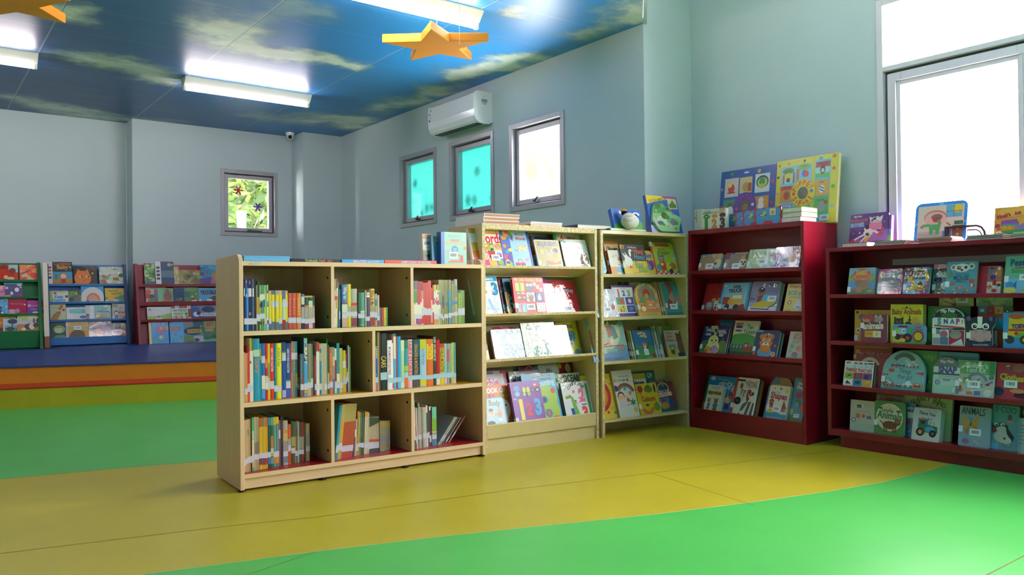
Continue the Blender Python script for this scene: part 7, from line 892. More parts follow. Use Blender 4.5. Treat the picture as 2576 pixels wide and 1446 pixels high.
bk('blue',0.6194,0.0441,0.5791,14.0,0.1554,0.1470,0.0100,'3a3a38','dark nature picture book with a white label, right on the blue rack bottom row',lambda a:(a.photo(['4a4a44','6a6a60','8a8478','2f302c'],5,20,.2,0,.4,1,1),a.E(.4,.28,.5,'d8d0d4',.45),a.T('Imagine it',.45,.3,.7,'b04a4a',0,.02),a.E(.92,.62,.1,'b83030'),a.E(.8,.12,.2,'a86a48',.5),),film=1,dot=(0.86, 0.8))
bk('red',0.1010,0.1872,1.1512,14.0,0.1110,0.2455,0.0100,'6a9a58','green garden picture book, first on the maroon rack top row',lambda a:(a.R(0,.93,1,1,'a04a3a'),a.photo(['8ab070','4a7a40','b8c098','c8c8a8'],6,22,.25),a.R(0,0,1,.14,'5a6a90'),),film=1)
bk('red',0.2165,0.1832,1.1512,14.0,0.1988,0.2688,0.0120,'34486a','navy picture book with a filmstrip edge on the maroon rack top row',lambda a:(a.R(0,0,.3,1,'dcd8dc'),a.R(.06,.68,.24,.78,'3a3a40'),a.R(.06,.52,.24,.62,'4a4a50'),a.R(.06,.36,.24,.46,'3a3a40'),a.R(.06,.2,.24,.3,'4a4a50'),a.E(.76,.86,.1,'b0a890'),a.R(.32,.3,1,.6,'5a7a88'),),dot=(0.92, 0.86))
bk('red',0.3186,0.1971,1.1512,14.0,0.1568,0.2100,0.0100,'d0c07a','yellow film wrapped picture book, shining, on the maroon rack top row',lambda a:(a.photo(['e0d090','c8b060','d8c8a0','b89878'],3,22,.2),a.E(.7,.2,.18,'c8a0a0',.8),),film=1)
bk('red',0.4710,0.1872,1.1512,14.0,0.2309,0.1722,0.0100,'a89a58','olive animal fur picture book on the maroon rack top row',lambda a:(a.R(0,.9,1,1,'c87a3a'),a.photo(['8a7a4a','b0a468','9a9050','787050'],5,18,.2),a.E(.45,.55,.12,'6a5a40',.7),a.E(.72,.76,.06,'c8b8d0'),),film=1,dot=(0.88, 0.72))
bk('red',0.7020,0.1872,1.1512,14.0,0.1963,0.2338,0.0120,'5a8ab0','turquoise and orange swirling picture book, right on the maroon rack top row',lambda a:(a.R(0,.4,.3,1,'6a4a80'),a.photo(['5ab0c8','d8843a','4a8ab0','c8705a','6a4a80'],9,28,.18),a.R(0,0,.6,.3,'7a4a88'),),film=1)
bk('red',0.1041,0.1473,0.9520,14.0,0.2162,0.2137,0.0100,'b4b0a4','grey King picture book with red shapes, first on the maroon rack second row',lambda a:(a.T('KING',.54,.82,.56,'c8707a',0,.04,1.2),a.E(.1,.55,.16,'c8502f',.8),a.E(.12,.3,.18,'c8452f',.7),a.E(.3,.3,.14,'4a4a40',.8),a.E(.3,.08,.2,'6a7a4a',.5),a.R(.42,0,.56,.7,'7a6a78'),),film=1,dot=(0.88, 0.84))
bk('red',0.2313,0.1373,0.9520,14.0,0.1652,0.1599,0.0100,'7a9a7a','grey green bear picture book, second on the maroon rack second row',lambda a:(a.R(0,.0,.3,1,'7ab088'),a.E(.62,.4,.26,'8a5a4a',1.4),a.E(.6,.8,.12,'8a5a4a'),a.P('b0704a',0,0,.6,.2,.7,0),),dot=(0.92, 0.84))
bk('red',0.3938,0.1313,0.9520,14.0,0.1161,0.1682,0.0100,'2c4262','navy picture book, third on the maroon rack second row',lambda a:(a.R(0,.92,1,1,'3a5a98'),a.E(.5,.15,.3,'5a6a78',.5),a.E(.7,.2,.1,'a88a50'),a.lines(.2,.8,.8,2,'5a7088',.05,.015),))
bk('red',0.5099,0.1373,0.9520,14.0,0.1599,0.1693,0.0100,'5a8a50','green woodland picture book with a child, fourth on the maroon rack second row',lambda a:(a.R(.0,.3,.4,.7,'4a6a70'),a.kid(.56,.36,.1,'e0b090','6a3a2a','7a3a3a'),a.R(.5,0,.85,.1,'dcd8e0'),a.E(.5,.85,.4,'6a9a58',.4),),dot=(0.82, 0.52))
bk('red',0.6713,0.1373,0.9520,14.0,0.2121,0.1609,0.0120,'5fa0c8','light blue Trouble picture book with a brown otter, right on the maroon rack second row',lambda a:(a.T('TROUBLE',.52,.66,.86,'5a3a38',2,.06,1.5),a.T('You can be',.4,.86,.5,'3a6a88'),a.P('6a4a28',.5,.2,.8,.4,1,.42,1,.1,.7,.06),a.R(.42,.02,.7,.18,'dcd8e0'),a.R(0,0,.14,.16,'d8d4dc'),))
bk('red',0.1073,0.0883,0.7557,14.0,0.2515,0.1456,0.0100,'d4d4d0','wide white and green landscape picture book on the maroon rack third row',lambda a:(a.P('9ab048',0,0,1,0,1,.5,.6,.32,.2,.24,0,.3),a.P('6a5a38',.34,.0,.46,.3,.54,.3,.44,0),a.E(.12,.78,.06,'5a6a40'),a.lines(.22,.7,.74,1,'a0a0a0',.05,.02),a.R(.36,.0,.6,.12,'dcd8e0'),),film=1,dot=(0.92, 0.86))
bk('red',0.3629,0.0883,0.7557,14.0,0.2115,0.1643,0.0100,'d8d8d4','on the go picture book with rows of vehicles on the maroon rack third row',lambda a:(a.grid(0,.76,1,1,5,1,['b84a3a','e4e0e0','a83a34','b8503a','d8c8a8'],.004),a.car(.12,.86,.06,'3a4a70'),a.car(.32,.86,.06,'2f6a90'),a.car(.52,.86,.06,'3a4a70'),a.T('ON THE GO',.42,.6,.72,'5aa0a8',0,.06,1.3),a.R(.1,.3,.58,.44,'b0b03a'),a.E(.74,.36,.08,'4a9a3a'),a.E(.62,.46,.06,'c8e030'),a.grid(.02,.02,.84,.24,6,1,['b8b4b0','8a8a88','c8b8b0','9a98a0','d8d0c8','8a8a90'],.01),a.R(.84,.1,1,.7,'a84a34'),))
bk('red',0.5716,0.0883,0.7557,14.0,0.1212,0.1706,0.0100,'3f5a98','blue penguin picture book on the maroon rack third row',lambda a:(a.T('Tango',.5,.82,.6,'7a90c0',4,.01),a.E(.5,.3,.3,'d8dce4',.8),a.E(.72,.5,.2,'8a3a3a',.8),a.E(.7,.36,.2,'2a2a38',.9),))
bk('red',0.6647,0.0883,0.7557,14.0,0.2040,0.1547,0.0100,'b0a0c0','lilac picture book with a dark cottage, right on the maroon rack third row',lambda a:(a.R(0,.4,1,1,'8a7aa8'),a.E(.5,.68,.36,'3a3038',.5),a.R(0,.2,1,.42,'d8d8e4'),a.T('Fire Agent',.5,.3,.7,'6a70a0',0,.02),a.R(0,0,1,.14,'2a3a34'),),film=1)
bk('red',0.1136,0.0150,0.4626,14.0,0.2068,0.2732,0.0120,'5fa0dc','light blue picture book with a pink winged shape, first on the maroon rack bottom row',lambda a:(a.R(0,0,.12,1,'d8c860'),a.T('fairy',.4,.92,.4,'8ab8a0',4,.02),a.R(.36,.8,.85,.86,'9a88c0'),a.E(.62,.62,.2,'c86a88',.7),a.E(.62,.72,.1,'d8e080',.7),a.E(.5,.7,.1,'d8708a'),a.E(.74,.7,.1,'d8708a'),a.E(.6,.34,.22,'5fb0b0',.7),a.E(.6,.36,.1,'d8c8c8'),a.R(.5,.0,1,.1,'7ab04a'),a.E(.3,.2,.14,'5ab0a8',.7),a.E(.96,.75,.1,'c8b050',1.2),),film=1,dot=(0.74, 0.92))
bk('red',0.3304,0.0150,0.4626,14.0,0.1494,0.2860,0.0100,'5faadc','sky blue Boy picture book with red letters on the maroon rack bottom row',lambda a:(a.T('BOY',.5,.66,.74,'c07a5a',-2,.06,1.3),a.E(.1,.92,.1,'8a7a78',.7),a.E(.4,.44,.06,'c85a4a'),a.speck(12,['c87a6a','6ab0a0','d8a880','4a88c0'],.06,4,.1,.1,.9,.4),a.E(.8,.06,.14,'e8eef4',.5),),film=1)
bk('red',0.4797,0.0150,0.4626,14.0,0.2121,0.2898,0.0120,'6a8a98','picture book with a gold and black oval, third on the maroon rack bottom row',lambda a:(a.R(0,.72,.5,1,'8a7a88'),a.R(.5,.6,1,1,'2f5a60'),a.R(0,0,.5,.34,'6a8a4a'),a.R(.5,0,1,.34,'b8bcc8'),a.E(.5,.54,.5,'2f3238',.45),a.R(.2,.46,.94,.62,'d0a838'),a.T('Dragon day',.56,.54,.6,'3a3428',2,.02,1.2),a.E(.65,.18,.14,'4a4a48',.7),a.E(.35,.1,.18,'8a7040',.5),),film=1,dot=(0.9, 0.72))
bk('red',0.6876,0.0150,0.4626,14.0,0.1592,0.2802,0.0120,'4a7a58','green Big picture book with a wooden sign, fourth on the maroon rack bottom row',lambda a:(a.R(0,0,1,.22,'6ab080'),a.R(.15,.66,.9,.95,'b09a58'),a.T('BIG',.52,.82,.5,'a8603a',2,.08,1.3),a.R(.2,.52,.75,.64,'b89a78'),a.R(.44,.2,.54,.52,'7a6a48'),a.E(.3,.25,.3,'3a6a48',.4),a.E(.8,.3,.25,'2f5a40',.6),))
bk('low',0.4712,0.1900,1.2746,11.0,0.3033,0.2595,0.0220,'3f98f4','blue puzzle tray with a yawning cartoon child in green pyjamas in the big window',lambda a:(a.R(.06,.03,.94,.92,'ddd2bc'),a.E(.5,.955,.05,'7ac0f8',.6),a.E(.03,.5,.03,'7ac0f8'),a.E(.97,.5,.03,'7ac0f8'),a.R(.06,.3,.94,.92,'e4d8c0'),a.L(.25,.3,.25,.92,.004,'c8bca0'),a.L(.42,.3,.42,.92,.004,'c8bca0'),a.R(.6,.62,.9,.91,'6fb8dc'),a.E(.82,.82,.09,'e8d840'),a.L(.75,.62,.75,.91,.012,'8a7a60'),a.L(.6,.76,.9,.76,.012,'8a7a60'),a.R(.06,.03,.94,.3,'d0c0a8'),a.R(.06,.03,.94,.1,'8a78c0'),a.R(.06,.08,.5,.16,'a8946a'),a.E(.4,.63,.22,'d88050',.7),a.E(.4,.6,.21,'ecbcae',.7),a.E(.43,.64,.11,'8a7068',.6),a.E(.43,.58,.08,'b84a40',.7),a.P('5ab86a',.28,.47,.52,.47,.5,.33,.3,.33),a.L(.3,.46,.16,.45,.05,'5ab86a'),a.L(.5,.46,.46,.58,.06,'5ab86a'),a.R(.3,.2,.37,.34,'5ab86a'),a.R(.42,.2,.49,.34,'5ab86a'),a.E(.15,.42,.03,'d8703a'),a.R(.1,.2,.5,.23,'c0a8b8'),a.L(.62,.5,.7,.42,.03,'d8823a'),a.R(.74,.12,.94,.42,'7a6450'),a.E(.84,.34,.03,'e0a030'),a.E(.84,.2,.03,'e0a030'),a.R(.77,.44,.93,.52,'3a4a3a'),a.T('07:00',.85,.48,.12,'6ac07a'),a.R(.56,.1,.72,.3,'4a90d8'),a.A(.64,.3,.04,.05,'4a90d8',0,180),a.R(.7,.03,.94,.08,'d8803a'),),r=0.035,name='puzzle_tray',grp='toys on the low bookcase top',cat='puzzle')
# ---- upright books: compartment, place, shelf height, depth, (along, setback, thickness, height, colour, bands, sticker, title, tilt, description)
SPINES = [
('tl', 'top left compartment of the beech bookcase', 0.8244, 0.2, [
  (0.0298, 0.015, 0.004, 0.269, 'nv', [(0.663, 0.814, 'wh')], (0.125, 0.24), None, 0, None),
  (0.0341, 0.0153, 0.0046, 0.269, 'nv', [], (0.125, 0.239), None, 0, None),
  (0.039, 0.0156, 0.0061, 0.269, 'bl', [(0.917, 0.964, 'or_'), (0.647, 0.703, 'lb')], (0.124, 0.239), None, 0, None),
  (0.0455, 0.0161, 0.0061, 0.2691, 'sk', [(0.821, 1, 'nv')], (0.123, 0.238), None, 0, None),
  (0.0519, 0.0166, 0.0051, 0.2691, 'nv', [(0.647, 0.813, 'pk')], (0.122, 0.237), None, 0, None),
  (0.0573, 0.0169, 0.0051, 0.2691, 'nv', [(0.893, 0.96, 'or_'), (0.654, 0.813, 'wh'), (0.3, 0.352, 'pk')], (0.122, 0.237), None, 0, None),
  (0.0627, 0.0173, 0.0055, 0.2691, 'nv', [(0.654, 0.813, 'wh')], (0.121, 0.236), None, 0, None),
  (0.0685, 0.0177, 0.0053, 0.2692, 'nv', [(0.646, 0.709, 'dr'), (0.299, 0.351, 'dr')], (0.12, 0.236), None, 0, None),
  (0.0742, 0.0181, 0.0066, 0.2692, 'sl', [(0.653, 0.813, 'wh')], (0.119, 0.235), None, 0, None),
  (0.0811, 0.0186, 0.013, 0.2635, 'bk', [], (0.125, 0.239), None, 0, None),
  (0.0946, 0.0195, 0.0041, 0.2356, 'tn', [(0.362, 0.728, 'oc')], (0.207, 0.357), None, 0, None),
  (0.099, 0.0198, 0.0058, 0.2564, 'dg', [(0.332, 0.677, 'oc')], (0.189, 0.332), None, 0, None),
  (0.1051, 0.0202, 0.0062, 0.2564, 'dg', [(0.331, 0.676, 'ol')], (0.184, 0.319), None, 0, None),
  (0.1116, 0.0207, 0.0058, 0.2356, 'li', [(0.672, 0.782, 'wh'), (0.507, 0.599, 'dr'), (0.126, 0.195, 'dr')], (0.25, 0.369), None, 0, None),
  (0.1178, 0.0211, 0.0056, 0.2356, 'te', [(0.653, 0.8, 'wh'), (0.506, 0.626, 'nv'), (0.126, 0.194, 'nv')], (0.249, 0.369), None, 0, None),
  (0.1237, 0.0215, 0.0052, 0.2356, 'ol', [(0.653, 0.8, 'cr'), (0.506, 0.625, 'bl')], (0.258, 0.373), None, 0, None),
  (0.1292, 0.0219, 0.0052, 0.2356, 'gr', [(0.68, 0.8, 'wh'), (0.505, 0.652, 'te'), (0.119, 0.202, 'nv')], (0.257, 0.372), None, 0, None),
  (0.1347, 0.0223, 0.0052, 0.2356, 'li', [(0.689, 0.79, 'cr'), (0.514, 0.671, 'bl')], (0.247, 0.367), None, 0, None),
  (0.1402, 0.0227, 0.0095, 0.2349, 'li', [(0.848, 1, 'sk'), (0.003, 0.136, 'sk')], (0.136, 0.266), None, 0, None),
  (0.1513, 0.0234, 0.0067, 0.2371, 'wh', [(0.867, 1, 'li'), (0.812, 0.867, 'dr'), (0.555, 0.629, 'sk'), (0.519, 0.551, 'dr'), (0.134, 0.216, 'dr')], None, None, 0, None),
  (0.1589, 0.0239, 0.0131, 0.2057, 'ye', [(0.905, 1, 'pe'), (0.005, 0.158, 'sl')], (0.158, 0.285), None, 0, None),
  (0.1731, 0.0249, 0.0182, 0.2078, 'ye', [(0.895, 1, 'sl'), (0.012, 0.207, 'sl')], (0.569, 0.727), None, 0, None),
  (0.1959, 0.0264, 0.0174, 0.2077, 'ye', [(0.894, 1, 'gy'), (0.008, 0.193, 'sl')], (0.567, 0.726), None, 0, None),
  (0.2144, 0.0277, 0.0171, 0.2076, 'ye', [(0.894, 1, 'pe'), (0.005, 0.153, 'sl')], (0.158, 0.296), None, 0, None),
  (0.2332, 0.0289, 0.0176, 0.2075, 'pg', [(0.777, 1, 'sl'), (0.001, 0.246, 'dr')], (0.57, 0.724), None, 0, None),
  (0.2517, 0.0301, 0.0119, 0.2063, 'ye', [(0.898, 1, 'pe'), (0, 0.196, 'sl')], (0.577, 0.737), None, 0, None),
  (0.2652, 0.031, 0.0193, 0.193, 'c4573f', [], (0.173, 0.322), None, 0, 'first of three brick red books in the upper left compartment'),
  (0.2858, 0.0324, 0.0235, 0.1928, 'c4573f', [], (0.17, 0.32), None, 0, 'middle of three brick red books in the upper left compartment'),
  (0.3129, 0.0341, 0.0244, 0.1926, 'or_', [], (0.165, 0.316), None, 0, None),
  (0.3393, 0.0358, 0.0181, 0.1869, 'sl', [(0.7, 0.928, 'pg'), (0.628, 0.694, 'nv'), (0.304, 0.628, 'gy'), (0, 0.16, 'nv')], (0.16, 0.298), None, 0, None),
  (0.3588, 0.0371, 0.0215, 0.1778, 'dg', [(0.949, 1, 'tn'), (0.658, 0.709, 'or_'), (0.303, 0.652, 'gy'), (0, 0.145, 'mr')], (0.152, 0.297), None, 0, None),
  (0.3817, 0.0385, 0.0218, 0.1776, 'dg', [(0.949, 1, 'oc'), (0.644, 0.847, 'pg'), (0.3, 0.644, 'tn'), (0, 0.147, 'pk')], (0.154, 0.3), None, 0, None),
  (0.4048, 0.04, 0.0115, 0.1763, 'dg', [(0.659, 0.71, 'or_'), (0.324, 0.652, 'gy'), (0, 0.163, 'mr')], (0.17, 0.324), None, 0, None)]),
('tm', 'top middle compartment of the beech bookcase', 0.8244, 0.17, [
  (0.5257, 0.03, 0.0052, 0.2627, 'wh', [(0.784, 1, 'tn'), (0.576, 0.664, 'e0304a')], (0.2, 0.304), None, 1, None),
  (0.5317, 0.0304, 0.0074, 0.2692, 'cr', [(0.812, 1, 'br'), (0.562, 0.648, 'e0304a'), (0.39, 0.554, 'oc')], None, None, 2, None),
  (0.54, 0.0309, 0.0061, 0.2489, 'ol', [], None, None, 1, None),
  (0.5469, 0.0314, 0.0054, 0.2457, 'dg', [], None, None, 1, None),
  (0.5534, 0.0318, 0.0059, 0.2095, 'te', [], (0.216, 0.427), None, 1, None),
  (0.5706, 0.0329, 0.0317, 0.2375, '4a78b4', [(0.54, 0.575, 'mr'), (0.344, 0.54, 'cfd3b4'), (0.005, 0.206, 'd3a487')], (0.21, 0.339), ('Way to', 0.66, 0.94, 'cr'), 0, 'thick blue book with a dotted lower band, top middle compartment'),
  (0.6034, 0.035, 0.0223, 0.2403, 'd9c62e', [(0.362, 0.482, 'gy')], (0.243, 0.358), None, 0, None),
  (0.6277, 0.0365, 0.0345, 0.2144, 'aaae93', [(0.557, 0.632, 'rd'), (0.408, 0.547, 'ol'), (0.014, 0.233, 'mr')], (0.278, 0.398), None, 0, None),
  (0.6694, 0.0391, 0.0143, 0.1926, 'dg', [], (0.252, 0.386), None, 0, None),
  (0.6847, 0.0401, 0.0247, 0.1924, '4f9b78', [(0.401, 0.468, 'pg'), (0.043, 0.076, 'oc')], (0.25, 0.39), None, 0, None),
  (0.7142, 0.0419, 0.009, 0.2054, 'gy', [], (0.156, 0.277), None, 0, None),
  (0.7239, 0.0425, 0.0185, 0.2064, 'pu', [(0.874, 0.937, 'ye'), (0.8, 0.863, 'wh')], (0.153, 0.274), None, 0, None),
  (0.7439, 0.0437, 0.0293, 0.2139, 'c2b44e', [(0.394, 0.526, 'ol'), (0.012, 0.231, 'dr')], (0.251, 0.384), ('Bible & Me', 0.55, 0.95, 'dr'), 0, None),
  (0.775, 0.0456, 0.0149, 0.1852, 'tn', [(0.628, 0.829, 'te'), (0.178, 0.273, 'te')], (0.261, 0.432), None, 0, None),
  (0.7911, 0.0466, 0.0133, 0.1774, 'c2b9a6', [(0.01, 0.183, 'dr')], (0.183, 0.319), None, 0, None),
  (0.8059, 0.0475, 0.0075, 0.1054, 'sl', [], None, None, 0, None),
  (0.8141, 0.0479, 0.0148, 0.1051, 'a8323e', [], None, None, 0, None),
  (0.8303, 0.0489, 0.0173, 0.1048, 'd6ab27', [], None, None, 0, None),
  (0.8486, 0.05, 0.0093, 0.107, 'gr', [], None, None, 0, None)]),
('tr', 'top right compartment of the beech bookcase', 0.8244, 0.2, [
  (1.0133, 0.02, 0.0061, 0.2564, 'cr', [(0.807, 1, 'dg'), (0.502, 0.798, 'gr'), (0.468, 0.502, 'ye'), (0.013, 0.146, 'pk')], (0.146, 0.244), None, 0, None),
  (1.0198, 0.0203, 0.0074, 0.2575, 'cr', [(0.803, 1, 'sl'), (0.499, 0.795, 'gr'), (0.465, 0.499, 'oc'), (0.011, 0.144, 'pk')], (0.144, 0.243), None, 0, None),
  (1.0276, 0.0206, 0.0087, 0.2598, 'cr', [(0.796, 1, 'sl'), (0.503, 0.788, 'gr'), (0.018, 0.146, 'pu')], (0.142, 0.239), None, 0, None),
  (1.0367, 0.021, 0.01, 0.2564, 'cr', [(0.793, 1, 'dr'), (0.508, 0.793, 'rd'), (0.465, 0.508, 'mg'), (0.008, 0.146, 'mg')], (0.142, 0.241), None, 0, None),
  (1.0472, 0.0215, 0.0095, 0.2553, 'cr', [(0.796, 1, 'dr'), (0.51, 0.796, 'c9301f'), (0.466, 0.51, 'mg'), (0.006, 0.145, 'mg')], (0.141, 0.241), None, 0, None),
  (1.0571, 0.022, 0.0093, 0.2553, 'cr', [(0.796, 1, 'dr'), (0.518, 0.796, 'e04a30'), (0.013, 0.161, 'mg')], (0.139, 0.239), None, 0, None),
  (1.0669, 0.0224, 0.0101, 0.2542, 'cr', [(0.79, 1, 'dr'), (0.598, 0.79, 'gy'), (0.029, 0.239, 'rd')], (0.204, 0.379), None, 0, None),
  (1.0774, 0.0229, 0.0101, 0.2463, 'cc4330', [], (0.236, 0.417), None, 0, None),
  (1.0879, 0.0233, 0.0109, 0.2474, 'c23a2c', [], (0.224, 0.396), None, 0, None),
  (1.0993, 0.0238, 0.0107, 0.2486, 'cc4330', [], (0.222, 0.375), None, 0, None),
  (1.1105, 0.0243, 0.0102, 0.26, 'c63c2d', [], (0.219, 0.374), None, 0, None),
  (1.1211, 0.0248, 0.0102, 0.26, 'cf4a35', [], (0.209, 0.365), None, 0, None),
  (1.1318, 0.0252, 0.0076, 0.2177, 'd6463a', [(0.433, 0.66, 'cr'), (0.041, 0.257, 'pk')], (0.247, 0.412), None, 0, None),
  (1.1398, 0.0256, 0.0103, 0.2337, 'c22a22', [(0.306, 0.499, 'cr')], None, None, 0, None),
  (1.1505, 0.0261, 0.0077, 0.2348, 'cr', [(0.832, 0.995, 'li'), (0.592, 0.668, 'sk'), (0.505, 0.582, 'or_'), (0.015, 0.13, 'or_')], (0.135, 0.255), None, 0, None),
  (1.1586, 0.0264, 0.0077, 0.2348, 'cr', [(0.803, 0.995, 'ye'), (0.533, 0.629, 'f0407a'), (0.013, 0.129, 'oc')], (0.134, 0.254), None, 0, None),
  (1.1667, 0.0268, 0.0077, 0.2348, 'cr', [(0.879, 0.995, 'mr'), (0.61, 0.687, 'f0407a'), (0.494, 0.59, 'mg'), (0.012, 0.127, 'or_')], (0.132, 0.253), None, 0, None),
  (1.1748, 0.0271, 0.009, 0.2359, 'cr', [(0.827, 1, 'li'), (0.76, 0.798, 'mg'), (0.491, 0.606, 'mg'), (0.01, 0.135, 'li')], (0.13, 0.25), None, 0, None),
  (1.1843, 0.0275, 0.0117, 0.2647, 'cr', [(0.755, 1, 'ol'), (0.437, 0.738, 'ol'), (0.016, 0.179, 'tn')], (0.196, 0.343), None, 0, None),
  (1.1965, 0.028, 0.0125, 0.2648, 'ol', [(0.425, 0.488, '4a7fa8'), (0.496, 0.737, '7d8a66')], (0.134, 0.229), None, 0, None),
  (1.2101, 0.0286, 0.0104, 0.2648, 'ol', [(0.409, 0.642, 'br'), (0.348, 0.409, 'dr')], (0.089, 0.167), None, 0, None),
  (1.221, 0.0291, 0.0131, 0.2648, 'ol', [(0.494, 0.753, '7d8a66'), (0.423, 0.485, '4a7fa8')], (0.131, 0.226), None, 0, None),
  (1.2347, 0.0297, 0.0132, 0.2649, 'ol', [(0.493, 0.753, '7d8a66'), (0.422, 0.484, '3a6f98')], (0.128, 0.224), None, 0, None),
  (1.2511, 0.0304, 0.0213, 0.2649, 'ol', [(0.248, 0.778, '3d8f98'), (0.013, 0.143, '5f95a0')], (0.139, 0.248), None, 0, None),
  (1.2738, 0.0313, 0.0182, 0.2603, 'ol', [(0.929, 0.996, '3a6f98'), (0.436, 0.498, '3a7fb0')], (0.187, 0.253), None, 0, None),
  (1.2932, 0.0322, 0.0237, 0.2685, 'a7a585', [(0.593, 0.853, '7d8a66'), (0.442, 0.503, '2f7fb8')], (0.174, 0.265), None, 0, None),
  (1.32, 0.0333, 0.0209, 0.2041, '96a83e', [(0.914, 1, 'dg')], (0.246, 0.446), None, 0, None),
  (1.3422, 0.0342, 0.0102, 0.2028, '7ea04a', [], (0.244, 0.446), None, 0, None),
  (1.3532, 0.0347, 0.0078, 0.2016, '6d9448', [], (0.249, 0.459), None, 0, None),
  (1.3616, 0.035, 0.0086, 0.2015, '5f8a50', [], (0.248, 0.469), None, 0, None)]),
('ml', 'middle left compartment of the beech bookcase', 0.4574, 0.21, [
  (0.0283, 0.02, 0.0043, 0.258, 'gy', [], None, None, 0, None),
  (0.0333, 0.0209, 0.0129, 0.2527, 'd08a45', [(0.012, 0.157, 'oc')], (0.157, 0.282), None, 0, None),
  (0.0473, 0.0233, 0.0115, 0.2856, 'd0334a', [(0.899, 0.991, '8f2f22'), (0.005, 0.181, 'd8405c')], (0.181, 0.331), None, 0, None),
  (0.0599, 0.0255, 0.008, 0.3285, 'cr', [(0.801, 1, 'b9b03a'), (0.595, 0.641, 'gr')], (0.152, 0.259), None, 0, None),
  (0.0688, 0.027, 0.0085, 0.3269, 'cr', [(0.804, 1, '6f7a2a')], (0.165, 0.258), None, 0, None),
  (0.0787, 0.0287, 0.0325, 0.3247, '2f93b0', [(0.713, 0.822, 'pg')], None, ('GROW UP', 0.45, 0.68, 'or_'), 0, 'thick turquoise spine with orange letters in the middle left compartment'),
  (0.1135, 0.0347, 0.0091, 0.2979, 'te', [(0.705, 0.91, 'ol')], None, None, 0, None),
  (0.1238, 0.0364, 0.0179, 0.2965, '2d6fb0', [(0.201, 0.438, 'cr'), (0.033, 0.196, '4a9be0')], (0.658, 0.783), None, 0, None),
  (0.1435, 0.0398, 0.0141, 0.2963, 'd0302a', [(0.571, 0.727, 'or_'), (0.185, 0.311, 'cr')], (0.315, 0.423), None, 0, None),
  (0.1591, 0.0424, 0.0117, 0.2955, 'd8c022', [(0.393, 0.655, 'ol')], (0.188, 0.332), None, 0, None),
  (0.1719, 0.0445, 0.0189, 0.2947, 'e02f2c', [], (0.188, 0.329), ('LEARN TO READ COLLECTION', 0.5, 0.92, 'wh'), 0, None),
  (0.1932, 0.0481, 0.0133, 0.2949, '1f7f95', [], (0.136, 0.242), None, 0, None),
  (0.2078, 0.0505, 0.0237, 0.294, 'eadf1f', [], (0.131, 0.237), ('A Story A Day', 0.58, 0.92, '6a9a3a'), 0, None),
  (0.2333, 0.0547, 0.0046, 0.2981, 'ol', [], None, None, 0, None),
  (0.2387, 0.0555, 0.0206, 0.2974, '2a4fa0', [(0.823, 0.996, '2f4a78'), (0.806, 0.837, 'gr'), (0.012, 0.144, 'b0a8d8')], (0.669, 0.81), None, 0, None),
  (0.261, 0.0592, 0.0243, 0.2912, '2f4a86', [(0.302, 0.333, 'gr'), (0.002, 0.166, '4a5ab0')], (0.175, 0.302), ('LEARN TO READ COLLECTION', 0.46, 0.9, 'wh'), 0, None),
  (0.2875, 0.0634, 0.0049, 0.2903, 'cf2a2a', [], None, None, 0, None),
  (0.2935, 0.0644, 0.0085, 0.3, '8f9276', [(0.432, 0.672, '7a7f66')], (0.676, 0.796), None, 0, None),
  (0.3033, 0.066, 0.0117, 0.2994, '8a8370', [], (0.675, 0.795), None, 0, None),
  (0.3165, 0.0681, 0.0107, 0.2988, '2f8a90', [(0.176, 0.427, 'tn')], (0.673, 0.794), None, 0, None),
  (0.3286, 0.07, 0.0128, 0.2286, 'b52a2c', [(0.337, 0.444, 'or_')], (0.181, 0.313), None, 0, None)]),
('m2', 'right half of the long middle left compartment', 0.4574, 0.2, [
  (0.3372, 0.05, 0.012, 0.231, '51707a', [], (0.159, 0.295), None, 0, None),
  (0.3503, 0.0518, 0.0067, 0.2304, 'ab3a2e', [(0.496, 1, '4f6a78')], (0.156, 0.292), None, 0, None),
  (0.3581, 0.0529, 0.019, 0.3153, '4b6a86', [(0.936, 1, '6fc0b0'), (0.73, 0.835, 'a5b07a'), (0.222, 0.585, 'sk'), (0.053, 0.101, 'oc'), (0, 0.049, '6fa0c0')], (0.11, 0.222), ('CRAFT', 0.55, 0.94, 'wh'), 0, None),
  (0.3788, 0.0558, 0.0196, 0.2845, '8a8a6c', [(0.263, 0.316, '5fae4a'), (0, 0.14, 'c9a98a')], (0.145, 0.262), None, 0, None),
  (0.4, 0.0587, 0.0105, 0.2824, '6f6f58', [], (0.159, 0.332), None, 0, None),
  (0.4116, 0.0603, 0.009, 0.2207, '3a3f2a', [(0, 0.205, 'nv')], None, None, 0, None),
  (0.4218, 0.0617, 0.0093, 0.2153, 'b0303a', [], (0.134, 0.286), None, 0, None),
  (0.4324, 0.0631, 0.0083, 0.2905, 'e4dfd4', [(0.823, 1, 'c02f34')], (0.095, 0.205), None, 0, None),
  (0.4417, 0.0644, 0.0081, 0.29, 'e2e0cf', [(0.823, 1, 'c02f34')], None, None, 0, None),
  (0.451, 0.0656, 0.0114, 0.2811, 'a7ad84', [(0.821, 0.904, 'te'), (0.222, 0.661, '2f86a0'), (0, 0.098, '2f7f98')], (0.098, 0.213), None, 0, None),
  (0.4638, 0.0674, 0.0074, 0.2817, 'c2b69a', [], None, None, 0, None),
  (0.4721, 0.0685, 0.0077, 0.2813, 'b8ab90', [], None, None, 0, None),
  (0.4807, 0.0696, 0.0077, 0.2809, 'c0b497', [], (0.096, 0.206), None, 0, None),
  (0.4893, 0.0708, 0.0067, 0.2804, 'b5a88c', [], (0.095, 0.205), None, 0, None),
  (0.4968, 0.0718, 0.0036, 0.3032, '2f8a4a', [], None, None, 0, None),
  (0.5011, 0.0724, 0.0082, 0.2713, '3a4f44', [(0.2, 0.428, 'tn')], (0.105, 0.2), None, 0, None),
